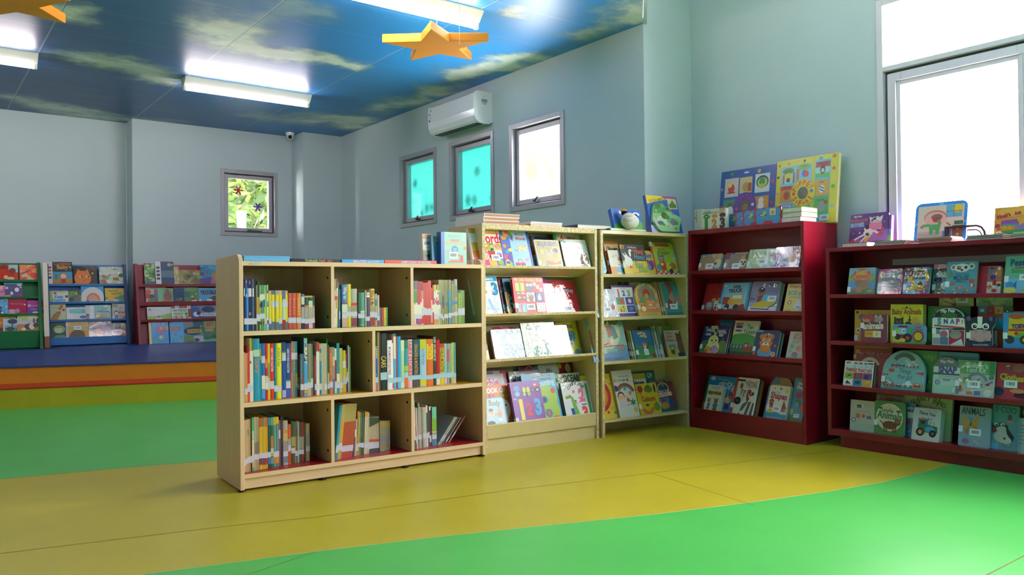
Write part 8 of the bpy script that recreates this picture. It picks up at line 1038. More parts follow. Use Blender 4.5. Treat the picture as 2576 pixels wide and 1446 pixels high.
  (0.5106, 0.0736, 0.0204, 0.2583, 'c8703c', [], (0.133, 0.258), None, 0, None),
  (0.5329, 0.0766, 0.0106, 0.2574, '6fa0a4', [(0.597, 0.798, 'pg'), (0, 0.315, '4a6a98')], None, None, 0, None),
  (0.5449, 0.0782, 0.0107, 0.2494, 'd9d4b8', [(0.26, 0.739, 'a53038')], (0.103, 0.239), None, 0, None),
  (0.557, 0.0797, 0.0084, 0.2783, '2f8f90', [(0.21, 0.387, 'cr'), (0, 0.099, '2f8a98')], (0.099, 0.201), None, 0, None),
  (0.5663, 0.081, 0.0081, 0.2778, '3a8f94', [(0.209, 0.385, 'cr')], (0.097, 0.199), None, 0, None),
  (0.5757, 0.0822, 0.0097, 0.249, 'c9c66a', [], (0.106, 0.232), None, 0, None),
  (0.5865, 0.0836, 0.0074, 0.2484, 'b8b558', [], (0.104, 0.23), None, 0, None),
  (0.5951, 0.0847, 0.0177, 0.2354, 'e0c02c', [(0.584, 0.751, 'cr'), (0, 0.207, 'e0b02a')], (0.202, 0.363), None, 0, None),
  (0.6146, 0.0872, 0.0056, 0.216, '9a3a5a', [(0.392, 0.635, 'oc')], (0.216, 0.392), None, 0, None),
  (0.621, 0.0881, 0.0075, 0.2627, '2c3550', [(0.426, 0.505, 'gr')], (0.218, 0.426), None, 0, None),
  (0.6294, 0.0891, 0.0059, 0.2611, 'cfc6b2', [], None, None, 0, None),
  (0.6361, 0.09, 0.0086, 0.252, '5f7f4a', [], None, None, 0, None)]),
('mr', 'middle right compartment of the beech bookcase', 0.4574, 0.21, [
  (0.7669, 0.025, 0.0141, 0.2568, '3a52b0', [(0.343, 0.382, 'gr'), (0.005, 0.188, 'b05a8a')], (0.188, 0.304), ('LEARN', 0.72, 0.98, 'ye'), 0, None),
  (0.7821, 0.0263, 0.0075, 0.3338, '8fa85a', [], None, None, 0, None),
  (0.7904, 0.0271, 0.0075, 0.3359, '8c2230', [], None, None, 0, None),
  (0.799, 0.0278, 0.0394, 0.3253, '26302e', [], (0.184, 0.314), ('CARS', 0.4, 0.6, 'dcb84a'), 0, 'thick black spine with gold letters in the middle right compartment'),
  (0.8445, 0.0318, 0.0298, 0.2844, 'f0eeea', [], (0.139, 0.24), ('MY HUMAN BODY FACT PACK', 0.3, 0.86, 'd02030'), 0, 'white spine lettered in red in the middle right compartment'),
  (0.8761, 0.0346, 0.0077, 0.3179, 'e8e2e0', [(0.841, 1, 'c0302a'), (0.023, 0.11, 'e8607a')], (0.122, 0.209), None, 0, None),
  (0.8847, 0.0353, 0.0156, 0.3211, '5fb0e0', [(0.949, 1, 'te'), (0.547, 0.949, 'e6e2c8')], (0.118, 0.205), None, 0, None),
  (0.9015, 0.0368, 0.0091, 0.3045, 'a8402a', [], (0.128, 0.22), None, 0, None),
  (0.9115, 0.0376, 0.0215, 0.3038, '2fa0d8', [(0.012, 0.121, '5fc0e8')], (0.129, 0.221), None, 0, None),
  (0.9344, 0.0396, 0.0211, 0.2805, 'b9d8a0', [(0.781, 1, 'd6e4b8'), (0.022, 0.123, 'e0e0c8')], (0.127, 0.232), None, 0, None),
  (0.9573, 0.0415, 0.0243, 0.2794, '3f9aa0', [(0.825, 1, '2f7f58'), (0.35, 0.465, 'a8c83a'), (0.023, 0.212, 'ee6a28')], (0.217, 0.332), None, 0, None),
  (0.9834, 0.0437, 0.0272, 0.2819, 'efb8b8', [(0.986, 1, 'wh')], (0.151, 0.247), ('FAIRY STORIES', 0.24, 0.97, 'd0405a'), 0, 'pale pink spine with tall red letters in the middle right compartment'),
  (1.0127, 0.0462, 0.0496, 0.2814, '1f5a5c', [(0.279, 0.649, '163f44'), (0.021, 0.146, '5a4a48')], (0.159, 0.252), ('DRAGONS & MONSTERS', 0.27, 0.9, 'd89a5a'), 0, 'thick dark teal spine with bronze letters in the middle right compartment'),
  (1.066, 0.0506, 0.0422, 0.2792, 'a8c8dc', [(0.793, 1, 'c2c832'), (0.02, 0.143, 'd2cf30')], (0.147, 0.237), ('A STORY A DAY', 0.45, 0.8, '5a7f9a'), 0, None),
  (1.1116, 0.0543, 0.045, 0.2784, 'e2722a', [(0.566, 0.9, 'f0c81f')], (0.141, 0.232), ('MYTHICAL', 0.58, 0.9, 'd8722a'), 0, 'thick orange spine with a yellow panel in the middle right compartment'),
  (1.1602, 0.0582, 0.0191, 0.2934, '37473c', [], (0.141, 0.232), ('100 SCIENCE', 0.5, 0.98, 'cfd8c0'), 0, None),
  (1.181, 0.0599, 0.0248, 0.2719, 'bf2028', [(0.006, 0.14, 'cr')], (0.145, 0.25), None, 0, None),
  (1.2081, 0.0621, 0.0288, 0.2474, 'e0c42a', [(0.895, 1, 'c8402f')], (0.167, 0.282), ('FABLES MONSTER', 0.3, 0.88, '5a4a2a'), 0, None),
  (1.2392, 0.0645, 0.0177, 0.2462, 'a9c0b4', [(0.284, 0.553, '8fc0c0'), (0.027, 0.161, 'pk')], (0.167, 0.279), None, 0, None),
  (1.2586, 0.066, 0.0172, 0.2452, '8fa898', [(0.549, 0.865, 'c05a78'), (0.346, 0.543, '6fa080')], (0.16, 0.278), None, 0, None),
  (1.2774, 0.0675, 0.0094, 0.2445, '9aa88c', [(0.011, 0.147, 'mr')], (0.153, 0.272), None, 0, None),
  (1.2881, 0.0683, 0.01, 0.2466, 'a8ac6a', [], (0.153, 0.289), None, 0, None),
  (1.2995, 0.0692, 0.0089, 0.2513, 'cfd46a', [], (0.146, 0.279), None, 0, None),
  (1.3096, 0.07, 0.0144, 0.2494, '5fa0a0', [(0.008, 0.132, 'pk')], (0.143, 0.255), None, 0, None)]),
('bl', 'bottom left compartment of the beech bookcase', 0.0924, 0.2, [
  (0.0333, 0.045, 0.0043, 0.2679, 'd8a880', [], (0.137, 0.248), None, 0, None),
  (0.0383, 0.0461, 0.0041, 0.2693, 'cfa27c', [], (0.133, 0.252), None, 0, None),
  (0.0431, 0.0472, 0.0041, 0.2697, 'c2a888', [], (0.164, 0.266), None, 0, None),
  (0.0479, 0.0483, 0.0043, 0.2712, 'b8a68a', [], (0.16, 0.261), None, 0, None),
  (0.053, 0.0494, 0.0043, 0.2716, 'c8ac80', [(0.696, 0.815, 'sl')], (0.165, 0.275), None, 0, None),
  (0.058, 0.0505, 0.0049, 0.272, 'b8925a', [], (0.171, 0.288), None, 0, None),
  (0.0637, 0.0518, 0.0045, 0.2733, 'c09a48', [], (0.166, 0.284), None, 0, None),
  (0.0693, 0.053, 0.0064, 0.2736, '2f2a2a', [], (0.163, 0.297), None, 0, None),
  (0.0768, 0.0546, 0.0114, 0.2786, '5fae6a', [(0.59, 0.746, 'b0c8b0'), (0.303, 0.582, 'e0cfb0'), (0.065, 0.18, 'pe')], (0.18, 0.303), None, 0, None),
  (0.0896, 0.0574, 0.0118, 0.2791, 'b0a68a', [(0.312, 0.525, '8a7e6a'), (0.885, 1, 'c8a080')], (0.205, 0.304), None, 0, None),
  (0.103, 0.0603, 0.011, 0.2775, 'a8946f', [(0.307, 0.538, '80706a')], (0.199, 0.298), None, 0, None),
  (0.1159, 0.0632, 0.0144, 0.2694, 'd8ab30', [(0.829, 1, 'c8562a'), (0.096, 0.22, 'a03040')], (0.22, 0.326), None, 0, 'first of four mustard spines in the bottom left compartment'),
  (0.1321, 0.0667, 0.0099, 0.2708, 'c8a630', [(0.826, 1, '4f8a5a'), (0.086, 0.214, '48607a')], (0.214, 0.316), None, 0, 'second of four mustard spines in the bottom left compartment'),
  (0.1434, 0.0691, 0.0108, 0.2694, 'd8a92c', [(0.825, 1, 'd0724a'), (0.08, 0.209, 'a03040')], (0.209, 0.32), None, 0, 'third of four mustard spines in the bottom left compartment'),
  (0.1556, 0.0717, 0.0095, 0.269, 'c89a2c', [(0.82, 1, 'b86a3a'), (0.082, 0.202, 'a84038')], (0.207, 0.318), None, 0, 'fourth of four mustard spines in the bottom left compartment'),
  (0.1667, 0.0741, 0.014, 0.2674, '2f5048', [(0.845, 1, '3f8a88'), (0.081, 0.21, '4a7aa0')], (0.214, 0.318), None, 0, None),
  (0.1825, 0.0774, 0.0139, 0.2654, '2f6a5a', [(0.843, 1, '5fa898'), (0.39, 0.634, 'c07a3a'), (0.225, 0.294, 'oc'), (0.072, 0.207, '6a94b0')], (0.294, 0.39), None, 0, None),
  (0.1981, 0.0808, 0.014, 0.2656, '6f9a88', [(0.843, 1, 'd8b030'), (0.076, 0.198, 'd08a2a')], (0.198, 0.307), None, 0, None),
  (0.2138, 0.0841, 0.0138, 0.2648, '6a8f8a', [(0.864, 1, 'e0b82c'), (0.072, 0.199, 'd89a2a')], (0.199, 0.313), None, 0, None),
  (0.2293, 0.0873, 0.0091, 0.245, '8a5068', [(0.599, 0.79, 'd8c8c8')], None, None, 0, None),
  (0.2398, 0.0895, 0.0124, 0.2628, '3f2a38', [], None, None, 0, None),
  (0.2538, 0.0924, 0.0256, 0.239, 'b0a594', [(0.716, 0.784, 'or_'), (0.549, 0.716, 'c8a86a'), (0.314, 0.539, '9a8e8e'), (0.059, 0.197, '7a7f90')], (0.197, 0.314), None, 0, None),
  (0.2826, 0.0983, 0.0165, 0.2165, 'd8632a', [(0.474, 0.638, 'gy'), (0.046, 0.287, 'c0502a')], (0.331, 0.474), None, 0, None),
  (0.303, 0.1025, 0.0109, 0.2303, '4a5040', [(0.41, 0.635, 'a8a060')], (0.245, 0.379), None, 0, None),
  (0.3154, 0.105, 0.0087, 0.2267, '5a6850', [(0.409, 0.639, 'b0a868')], (0.242, 0.378), None, 0, None),
  (0.3254, 0.1071, 0.0047, 0.2246, 'd8963a', [(0.64, 1, '4f7a50')], (0.174, 0.301), None, 0, None),
  (0.3312, 0.1082, 0.0092, 0.228, '7a6a5a', [(0.636, 0.844, '8a4a3a')], (0.167, 0.292), None, 0, None),
  (0.3418, 0.1104, 0.0061, 0.2246, 'b8c89a', [], (0.163, 0.29), None, 0, None),
  (0.349, 0.1118, 0.0106, 0.2191, '3a5a60', [(0.337, 0.641, 'gy')], (0.206, 0.326), None, 0, None),
  (0.3611, 0.1143, 0.0151, 0.2174, '9a2f2a', [(0.331, 0.638, 'a89a88')], (0.199, 0.32), None, 0, None),
  (0.3781, 0.1177, 0.0093, 0.209, '5a3a2c', [], None, None, 0, None),
  (0.3898, 0.12, 0.0225, 0.2068, 'b09a72', [(0.421, 0.734, '9a9080')], (0.265, 0.404), None, 0, None)]),
('bm', 'bottom middle compartment of the beech bookcase', 0.0924, 0.19, [
  (0.5342, 0.06, 0.0072, 0.301, '2f8aa0', [], (0.123, 0.257), None, 6, None),
  (0.543, 0.0618, 0.0066, 0.3001, '4a9aa8', [], (0.131, 0.266), None, 6, None),
  (0.551, 0.0634, 0.0072, 0.3036, 'd0a238', [(0.746, 1, 'b0b07a')], (0.16, 0.292), None, 6, None),
  (0.5595, 0.0651, 0.0057, 0.3033, 'b8a860', [(0.333, 0.754, 'd8a030')], (0.156, 0.289), None, 6, None),
  (0.5662, 0.0665, 0.0054, 0.3034, 'c8a850', [], (0.154, 0.286), None, 6, None),
  (0.5727, 0.0678, 0.0079, 0.3047, 'b8502f', [(0.662, 1, 'b0a05a'), (0, 0.216, 'b84a40')], (0.123, 0.233), None, 6, None),
  (0.5819, 0.0696, 0.0079, 0.3039, 'b8502f', [(0.663, 0.999, 'b0a05a'), (0, 0.213, 'b84a40')], (0.121, 0.232), None, 6, None),
  (0.5911, 0.0715, 0.0079, 0.3032, 'b8502f', [(0.665, 0.998, 'b0a05a'), (0, 0.21, 'b84a40')], (0.12, 0.231), None, 6, None),
  (0.6003, 0.0733, 0.0079, 0.3025, 'b8502f', [(0.666, 0.997, 'b0a05a'), (0, 0.207, 'b84a40')], (0.119, 0.23), None, 6, None),
  (0.6095, 0.0752, 0.008, 0.3018, 'b8502f', [(0.667, 0.996, 'b0a05a'), (0, 0.204, 'b84a40')], (0.118, 0.229), None, 6, None),
  (0.6188, 0.077, 0.008, 0.3011, 'b8502f', [(0.669, 0.994, 'b0a05a'), (0, 0.2, 'b84a40')], (0.117, 0.228), None, 6, None),
  (0.6281, 0.0789, 0.008, 0.3004, 'b8502f', [(0.67, 0.993, 'b0a05a'), (0, 0.197, 'b84a40')], (0.116, 0.227), None, 6, None),
  (0.6375, 0.0807, 0.008, 0.2996, 'b8502f', [(0.672, 0.992, 'b0a05a'), (0, 0.194, 'b84a40')], (0.114, 0.226), None, 6, None),
  (0.6489, 0.083, 0.0071, 0.25, '2f3a38', [], None, None, 3, None),
  (0.6572, 0.0846, 0.0074, 0.209, 'a06a70', [(0.518, 0.721, 'cr')], None, None, 3, None),
  (0.666, 0.0863, 0.0071, 0.2078, 'c8b8b0', [], (0.141, 0.328), None, 2, None),
  (0.6747, 0.088, 0.0075, 0.2513, 'c8823a', [(0.435, 0.898, '8a7a3a')], (0.109, 0.258), None, 2, None),
  (0.6838, 0.0898, 0.0088, 0.2472, 'b0a040', [], (0.189, 0.286), None, 2, None),
  (0.6943, 0.0919, 0.0088, 0.243, '5a6f4a', [], (0.188, 0.287), None, 2, None),
  (0.7049, 0.0939, 0.0088, 0.2403, '3f5040', [], (0.17, 0.285), None, 2, None),
  (0.7155, 0.096, 0.0082, 0.2375, '4a5a48', [], (0.167, 0.283), None, 1, None),
  (0.7255, 0.0979, 0.0112, 0.2423, 'd0c0a0', [(0.88, 1, 'd8963a')], (0.151, 0.279), None, 2, None),
  (0.7386, 0.1004, 0.0089, 0.2394, 'c8b898', [(0.885, 1, 'd8a03a')], (0.147, 0.276), None, 2, None),
  (0.7493, 0.1025, 0.0093, 0.235, 'c0b090', [], (0.093, 0.276), None, 1, None),
  (0.7612, 0.1047, 0.0083, 0.2065, 'b8a688', [(0.729, 1, '2f4030'), (0.321, 0.389, 'c8503a'), (0, 0.118, '3a4540')], (0.126, 0.296), None, 0, None),
  (0.7709, 0.1066, 0.0083, 0.2059, 'b8a688', [(0.745, 0.997, '2f4030'), (0.317, 0.385, 'c8503a'), (0, 0.119, '3a4540')], (0.124, 0.294), None, 0, None),
  (0.7806, 0.1084, 0.0084, 0.2054, 'b8a688', [(0.761, 0.993, '2f4030'), (0.312, 0.38, 'c8503a'), (0, 0.121, '3a4540')], (0.122, 0.293), None, 0, None),
  (0.7904, 0.1102, 0.0084, 0.2048, 'b8a688', [(0.778, 0.99, '2f4030'), (0.307, 0.375, 'c8503a'), (0, 0.122, '3a4540')], (0.12, 0.291), None, 0, None),
  (0.8001, 0.1121, 0.0084, 0.2042, 'b8a688', [(0.795, 0.986, '2f4030'), (0.302, 0.37, 'c8503a'), (0, 0.124, '3a4540')], (0.118, 0.29), None, 0, None),
  (0.81, 0.1139, 0.0084, 0.2037, 'b8a688', [(0.811, 0.983, '2f4030'), (0.297, 0.365, 'c8503a'), (0, 0.125, '3a4540')], (0.116, 0.288), None, 0, None),
  (0.8198, 0.1158, 0.0085, 0.2031, 'b8a688', [(0.828, 0.979, '2f4030'), (0.291, 0.36, 'c8503a'), (0, 0.126, '3a4540')], (0.114, 0.286), None, 0, None),
  (0.8344, 0.1185, 0.0088, 0.1769, 'a89a78', [(0.815, 0.956, 'c8a040'), (0.331, 0.533, '9a92a0')], None, None, 0, None),
  (0.8447, 0.1204, 0.0088, 0.176, 'a89a78', [(0.812, 0.953, 'c8a040'), (0.326, 0.528, '9a92a0')], None, None, 0, None),
  (0.855, 0.1223, 0.0089, 0.175, 'a89a78', [(0.809, 0.951, 'c8a040'), (0.321, 0.524, '9a92a0')], None, None, 0, None),
  (0.8654, 0.1243, 0.0089, 0.174, 'a89a78', [(0.806, 0.949, 'c8a040'), (0.315, 0.52, '9a92a0')], None, None, 0, None),
  (0.8757, 0.1262, 0.0089, 0.1731, 'a89a78', [(0.803, 0.947, 'c8a040'), (0.31, 0.515, '9a92a0')], None, None, 0, None),
  (0.8861, 0.1281, 0.0089, 0.1721, 'a89a78', [(0.8, 0.944, 'c8a040'), (0.304, 0.511, '9a92a0')], None, None, 0, None),
  (0.8966, 0.13, 0.009, 0.1711, 'a89a78', [(0.797, 0.942, 'c8a040'), (0.298, 0.506, '9a92a0')], None, None, 0, None)]),
('br', 'bottom right compartment of the beech bookcase', 0.0924, 0.2, [
  (1.0208, 0.04, 0.005, 0.254, 'e8e4e0', [(0, 0.228, '4a504a')], (0.221, 0.316), None, -2, None),
  (1.0275, 0.042, 0.005, 0.2871, 'b8a888', [(0.464, 0.866, 'e0dcd8'), (0, 0.184, '4a504a')], (0.19, 0.274), None, -2, None),
  (1.0345, 0.0441, 0.0054, 0.2461, 'c85a4a', [(0.895, 1, '3a5a40')], (0.144, 0.302), None, -2, None),
  (1.042, 0.0464, 0.0054, 0.2437, 'e0dce0', [], (0.139, 0.299), None, -2, None),
  (1.0495, 0.0487, 0.0054, 0.2705, '3a5f44', [(0.31, 0.886, 'b0aca0')], (0.203, 0.31), None, -1, None),
  (1.057, 0.0509, 0.0061, 0.268, 'a8a49a', [], (0.198, 0.308), None, -1, None),
  (1.0654, 0.0534, 0.0089, 0.2452, 'b0a080', [], (0.224, 0.331), None, -1, None),
  (1.0771, 0.0569, 0.0083, 0.2406, '8a806a', [(0.012, 0.191, '5a564a')], None, None, -1, None),
  (1.088, 0.0602, 0.0246, 0.2401, 'b8b2a8', [(0.945, 1, 'c8a878')], (0.236, 0.373), None, -1, None),
  (1.1185, 0.0692, 0.0087, 0.248, 'e0dcd8', [(0.337, 0.824, '2f6040')], (0.188, 0.337), None, -1, None),
  (1.13, 0.0726, 0.0087, 0.2404, '4a4a48', [], (0.213, 0.367), None, -1, None),
  (1.1416, 0.076, 0.0113, 0.2389, '6a2a48', [(0.9, 1, 'e0d8d8')], (0.104, 0.275), None, -1, None),
  (1.1587, 0.081, 0.0316, 0.2327, '4f86a0', [(0.706, 1, '6fc0a0'), (0.405, 0.706, '7fb02a'), (0.317, 0.391, 'd0b840'), (0.031, 0.178, '5a80a0')], (0.17, 0.295), None, 0, 'blue spine with a green tree in the bottom right compartment'),
  (1.2046, 0.0943, 0.0089, 0.2008, 'b8b0a4', [], (0.161, 0.347), None, 38, 'first of five leaning magazines in the bottom right compartment'),
  (1.2221, 0.0993, 0.009, 0.1978, 'a8a094', [], (0.136, 0.328), None, 38, 'second of five leaning magazines in the bottom right compartment'),
  (1.2418, 0.105, 0.0083, 0.1945, '5a524c', [], None, None, 38, 'third of five leaning magazines in the bottom right compartment'),
  (1.2639, 0.1112, 0.0083, 0.1868, '8a7f70', [], (0.075, 0.286), None, 38, 'fourth of five leaning magazines in the bottom right compartment'),
  (1.295, 0.12, 0.0091, 0.1978, 'b87a78', [(0.219, 0.421, 'e0dcd8')], None, None, 38, 'rightmost leaning magazine with a pinkish spine in the bottom right compartment')])
]
FLAT = [
 ('cream1', 0.0302, 0.02, 1.446, 0.2732, 0.36, 0.0671, 3, ['bottom of three white board books stacked on the tall cream bookcase', 'middle of three white board books stacked on the tall cream bookcase', 'top of three white board books stacked on the tall cream bookcase'], 'ece8e2', 'c39376', None, None, 0, 'white board books stacked on the tall cream bookcase', 'board_book'),
 ('cream1', 0.3982, 0.03, 1.446, 0.2631, 0.24, 0.03, 3, ['red edged magazine at the bottom of the low pile on the tall cream bookcase', 'cream magazine in the middle of the low pile on the tall cream bookcase', 'white magazine on top of the low pile on the tall cream bookcase'], ['b84a4a', 'e0c890', 'e8e4e4'], 'e9e2d2', None, None, 0, 'magazines piled on the tall cream bookcase', 'picture_book'),
 ('cream1', 0.7903, 0.03, 1.446, 0.3031, 0.27, 0.026, 1, 'large thin navy edged book lying at the right of the tall cream bookcase top', '3a3f68', 'e9e2d2', None, None, 0, None, 'picture_book'),
 ('cream2', 0.1005, 0.01, 1.437, 0.3372, 0.16, 0.0185, 1, 'flat green and white book under the plush cow book', '3f8a58', 'e9e2d2', None, None, 0, None, 'picture_book'),
 ('brown', 0.0294, 0.015, 1.183, 0.2421, 0.3, 0.0291, 1, 'light blue box with a dashed line, leftmost on top of the beech bookcase', '6ab4e4', 'e9e2d2', "[a.L(.02+.049*i,.35+.1*math.sin(i*.7),.045+.049*i,.35+.1*math.sin(i*.7+.4),.006,'e8f0f8') for i in range(20)]", None, 0, None, 'gift_box'),
 ('brown', 0.2802, 0.015, 1.183, 0.276, 0.3, 0.0172, 1, 'black box lettered things that go, second on top of the beech bookcase', '1c1a20', 'e9e2d2', "(a.T('THINGS',.4,.42,.26,'a8b878',0,.03,.9),a.T('THAT',.62,.42,.14,'e08a4a',0,.03,1.),a.T('GO!',.78,.42,.1,'e0504a',0,.03,1.))", None, 0, None, 'gift_box'),
 ('brown', 0.5655, 0.015, 1.183, 0.2556, 0.3, 0.0179, 1, 'sky blue box with multicoloured letters, third on top of the beech bookcase', '2f9fe0', 'e9e2d2', "(a.T('BEAUTIES',.42,.42,.3,'e8b0b0',0,.03,1.),a.T('and CUTIES',.74,.42,.26,'d8d0a0',0,.03,1.))", None, 0, None, 'gift_box'),
 ('brown', 0.8235, 0.015, 1.183, 0.3433, 0.3, 0.0197, 1, "red baby's box of books, fourth on top of the beech bookcase", 'e0322c', 'e9e2d2', "(a.T('BABY\\'S BOX OF BOOKS',.6,.42,.56,'8ac8e0',0,.03,1.),)", None, 0, None, 'gift_box'),
 ('tall', 0.7853, 0.012, 1.457, 0.1444, 0.19, 0.0958, 3, ['pink edged book at the bottom of the stack on the tall maroon bookcase', 'cream edged book in the middle of the stack on the tall maroon bookcase', 'green edged book on top of the stack on the tall maroon bookcase'], ['c86a88', 'dccfa8', '7aa858'], 'e9e2d2', None, None, 0, 'books stacked on the tall maroon bookcase', 'picture_book'),
 ('low', 0.0993, 0.02, 1.274, 0.1709, 0.15, 0.0258, 1, 'red hardback lying flat at the left end of the low bookcase top', 'c8322c', 'e9e2d2', None, None, 0, None, 'picture_book'),
 ('low', 0.3157, 0.015, 1.274, 0.1911, 0.15, 0.0262, 3, ['bottom book of the flat pile in front of the purple rhyme book', 'middle book of the flat pile in front of the purple rhyme book', 'top book of the flat pile in front of the purple rhyme book'], ['5f8a6a', 'd8a8b0', '4a3a4a'], 'e9e2d2', None, None, 0, 'flat piles on the low bookcase top', 'picture_book'),
 ('low', 0.5871, 0.015, 1.274, 0.1856, 0.15, 0.0313, 4, ['lowest red book of the flat pile in front of the blue puzzle tray', 'second red book up in the pile in front of the puzzle tray', 'third red book up in the pile in front of the puzzle tray', 'top red book of the pile in front of the puzzle tray'], ['c8403a', 'b8322f', 'c84a40', 'b83a34'], 'e9e2d2', None, None, 0, 'flat piles on the low bookcase top', 'picture_book'),
 ('low', 0.8535, 0.015, 1.274, 0.1838, 0.15, 0.0291, 3, ['bottom book of the flat pile between puzzle tray and ark book', 'middle book of the flat pile between puzzle tray and ark book', 'top book of the flat pile between puzzle tray and ark book'], ['6a7a6a', 'a86a80', '5a3040'], 'e9e2d2', None, None, 0, 'flat piles on the low bookcase top', 'picture_book'),
 ('low', 1.0872, 0.015, 1.274, 0.1276, 0.15, 0.0321, 5, ['lowest pale green book of the pile before the ark book', 'second pale green book up in the pile before the ark book', 'third pale green book up in the pile before the ark book', 'fourth pale green book up in the pile before the ark book', 'top pale green book of the pile before the ark book'], 'a8c8a8', 'e9e2d2', None, None, 0, 'flat piles on the low bookcase top', 'picture_book')
]
COW = (0.2683, 0.1697)
MAP = (0.3133, 0.2919)
STAND = 0.7835
# ------------------------------------------------------------------ upright books in the beech bookcase
ORD = 'first second third fourth fifth sixth seventh eighth ninth tenth eleventh twelfth thirteenth fourteenth fifteenth sixteenth seventeenth eighteenth nineteenth twentieth'.split()
def ordinal(i):
    if i < 20: return ORD[i]
    tens = {2: 'twenty', 3: 'thirty', 4: 'forty'}[(i+1)//10]; k = (i+1) % 10
    return {2: 'twentieth', 3: 'thirtieth', 4: 'fortieth'}[(i+1)//10] if k == 0 else tens+'-'+ORD[k-1]
NAMES = dict(nv='navy', bl='blue', sk='sky blue', wh='white', bk='black', br='brown', tn='tan', dg='dark green', gr='green', li='lime', te='teal', ye='yellow', ol='olive', rd='red', dr='dark red', or_='orange', pk='pink', pu='purple', gy='grey', sl='slate', cr='cream', pg='pale green', oc='ochre', mg='magenta', pe='peach', lb='light blue', mr='maroon')
INK = dict(nv='232c5c', bl='2f5fae', sk='4f9fd6', wh='e6e3e0', bk='24252a', br='6b4a35', tn='b9a384', dg='2f4f3f', gr='3f8f4f', li='9fc23c', te='2f8288', ye='e3cf2f', ol='97915c', rd='d8262a', dr='a52a2a', or_='dd7f34', pk='e8b6b6', pu='5b4568', gy='a2a197', sl='5f6f86', cr='e4dcc4', pg='bfd2ae', oc='d0a236', mg='b9447f', pe='e0a57f', lb='a6cbe2', mr='8b3340', st='cbc8d2', sb='a9cbd6', wt='efeef2')
ink = lambda k: lin(INK.get(k, k))
for key, where, z, depth, L in SPINES:
    for i, (u, v, t, h, base, bands, st, title, roll, lab) in enumerate(L):
        d = depth*(.95+.05*math.sin(i*1.7))*min(1., .55+h*1.9)
        d = min(d, .425-v)
        nm = NAMES.get(base, 'mixed')
        size = 'slim' if t < .011 else 'thick' if t > .026 else 'medium'
        text = lab or '%s %s spine, %s from left in the %s' % (size, nm, ordinal(i), where)
        R = empty('book', (0, 0, 0), 0, text, 'book', 'upright books in the '+where)
        M = RACK['brown'] @ Matrix.Translation((u, v, z))
        if roll: M = M @ Matrix.Rotation(math.radians(roll), 4, 'Y')
        R.matrix_world = M
        mb = MB(); bt = min(.0016, t*.16); c = ink(base)
        mb.box(0, bt, 0, d, 0, h, 0, c); mb.box(t-bt, t, 0, d, 0, h, 0, c)
        if t > .013: mb.prism([(bt*.3, .0004), (t*.25, -.0014), (t*.75, -.0014), (t-bt*.3, .0004), (t-bt*.3, .002), (bt*.3, .002)], 0, h, 0, c, axis='z'); y0 = -.0017
        else: mb.box(bt, t-bt, 0, .0015, 0, h, 0, c); y0 = -.0002
        for k, (a, b, col) in enumerate(bands): mb.face([(.0001, y0-.00006*(k+1), a*h), (t-.0001, y0-.00006*(k+1), a*h), (t-.0001, y0-.00006*(k+1), b*h), (.0001, y0-.00006*(k+1), b*h)], 0, ink(col))
        yy = y0-.00006*(len(bands)+2)
        if title:
            s, a, b, col = title[:4]; wd = (b-a)*h; vs, fs = glyphs(s, .015); cz = (a+b)/2*h
            hh = max(q[1] for q in vs)-min(q[1] for q in vs); sc_ = min(1., .82*t/(hh*wd)); st_y = min(1.9, .8*t/(hh*wd)) if hh*wd < .8*t else sc_
            mb.mesh([(t/2+wd*y*st_y, yy, cz-wd*x) for x, y in vs], fs, 0, ink(col))
        elif t > .008 and not bands:
            rd = random.Random(i+len(where)); zz = .86*h
            while zz > .42*h:
                q = rd.uniform(.006, .014); cc = [min(1, k*1.7+.06) for k in c] if sum(c) < 1.2 else [k*.45 for k in c]
                mb.face([(t*.38, yy, zz-q), (t*.6, yy, zz-q), (t*.6, yy, zz), (t*.38, yy, zz)], 0, tuple(cc)); zz -= q+rd.uniform(.003, .007)
        mb.build('cover', PRINT, R)
        p = MB(); p.box(bt, t-bt, .0015, d-.004, .003, h-.004); p.build('pages', PAGES, R)
        if st:
            s = MB(); s.box(-.0003, t+.0003, yy-.0004, yy-.0001, st[0]*h, st[1]*h, 0, ink('sb' if key in ('mr',) else 'st'))
            if t > .006: s.face([(t*.2, yy-.0006, (st[0]*.2+st[1]*.8)*h), (t*.8, yy-.0006, (st[0]*.2+st[1]*.8)*h), (t*.8, yy-.0006, (st[0]*.17+st[1]*.83)*h), (t*.2, yy-.0006, (st[0]*.17+st[1]*.83)*h)], 0, lin('77757c'))
            s.build('spine_label', STICK, R)

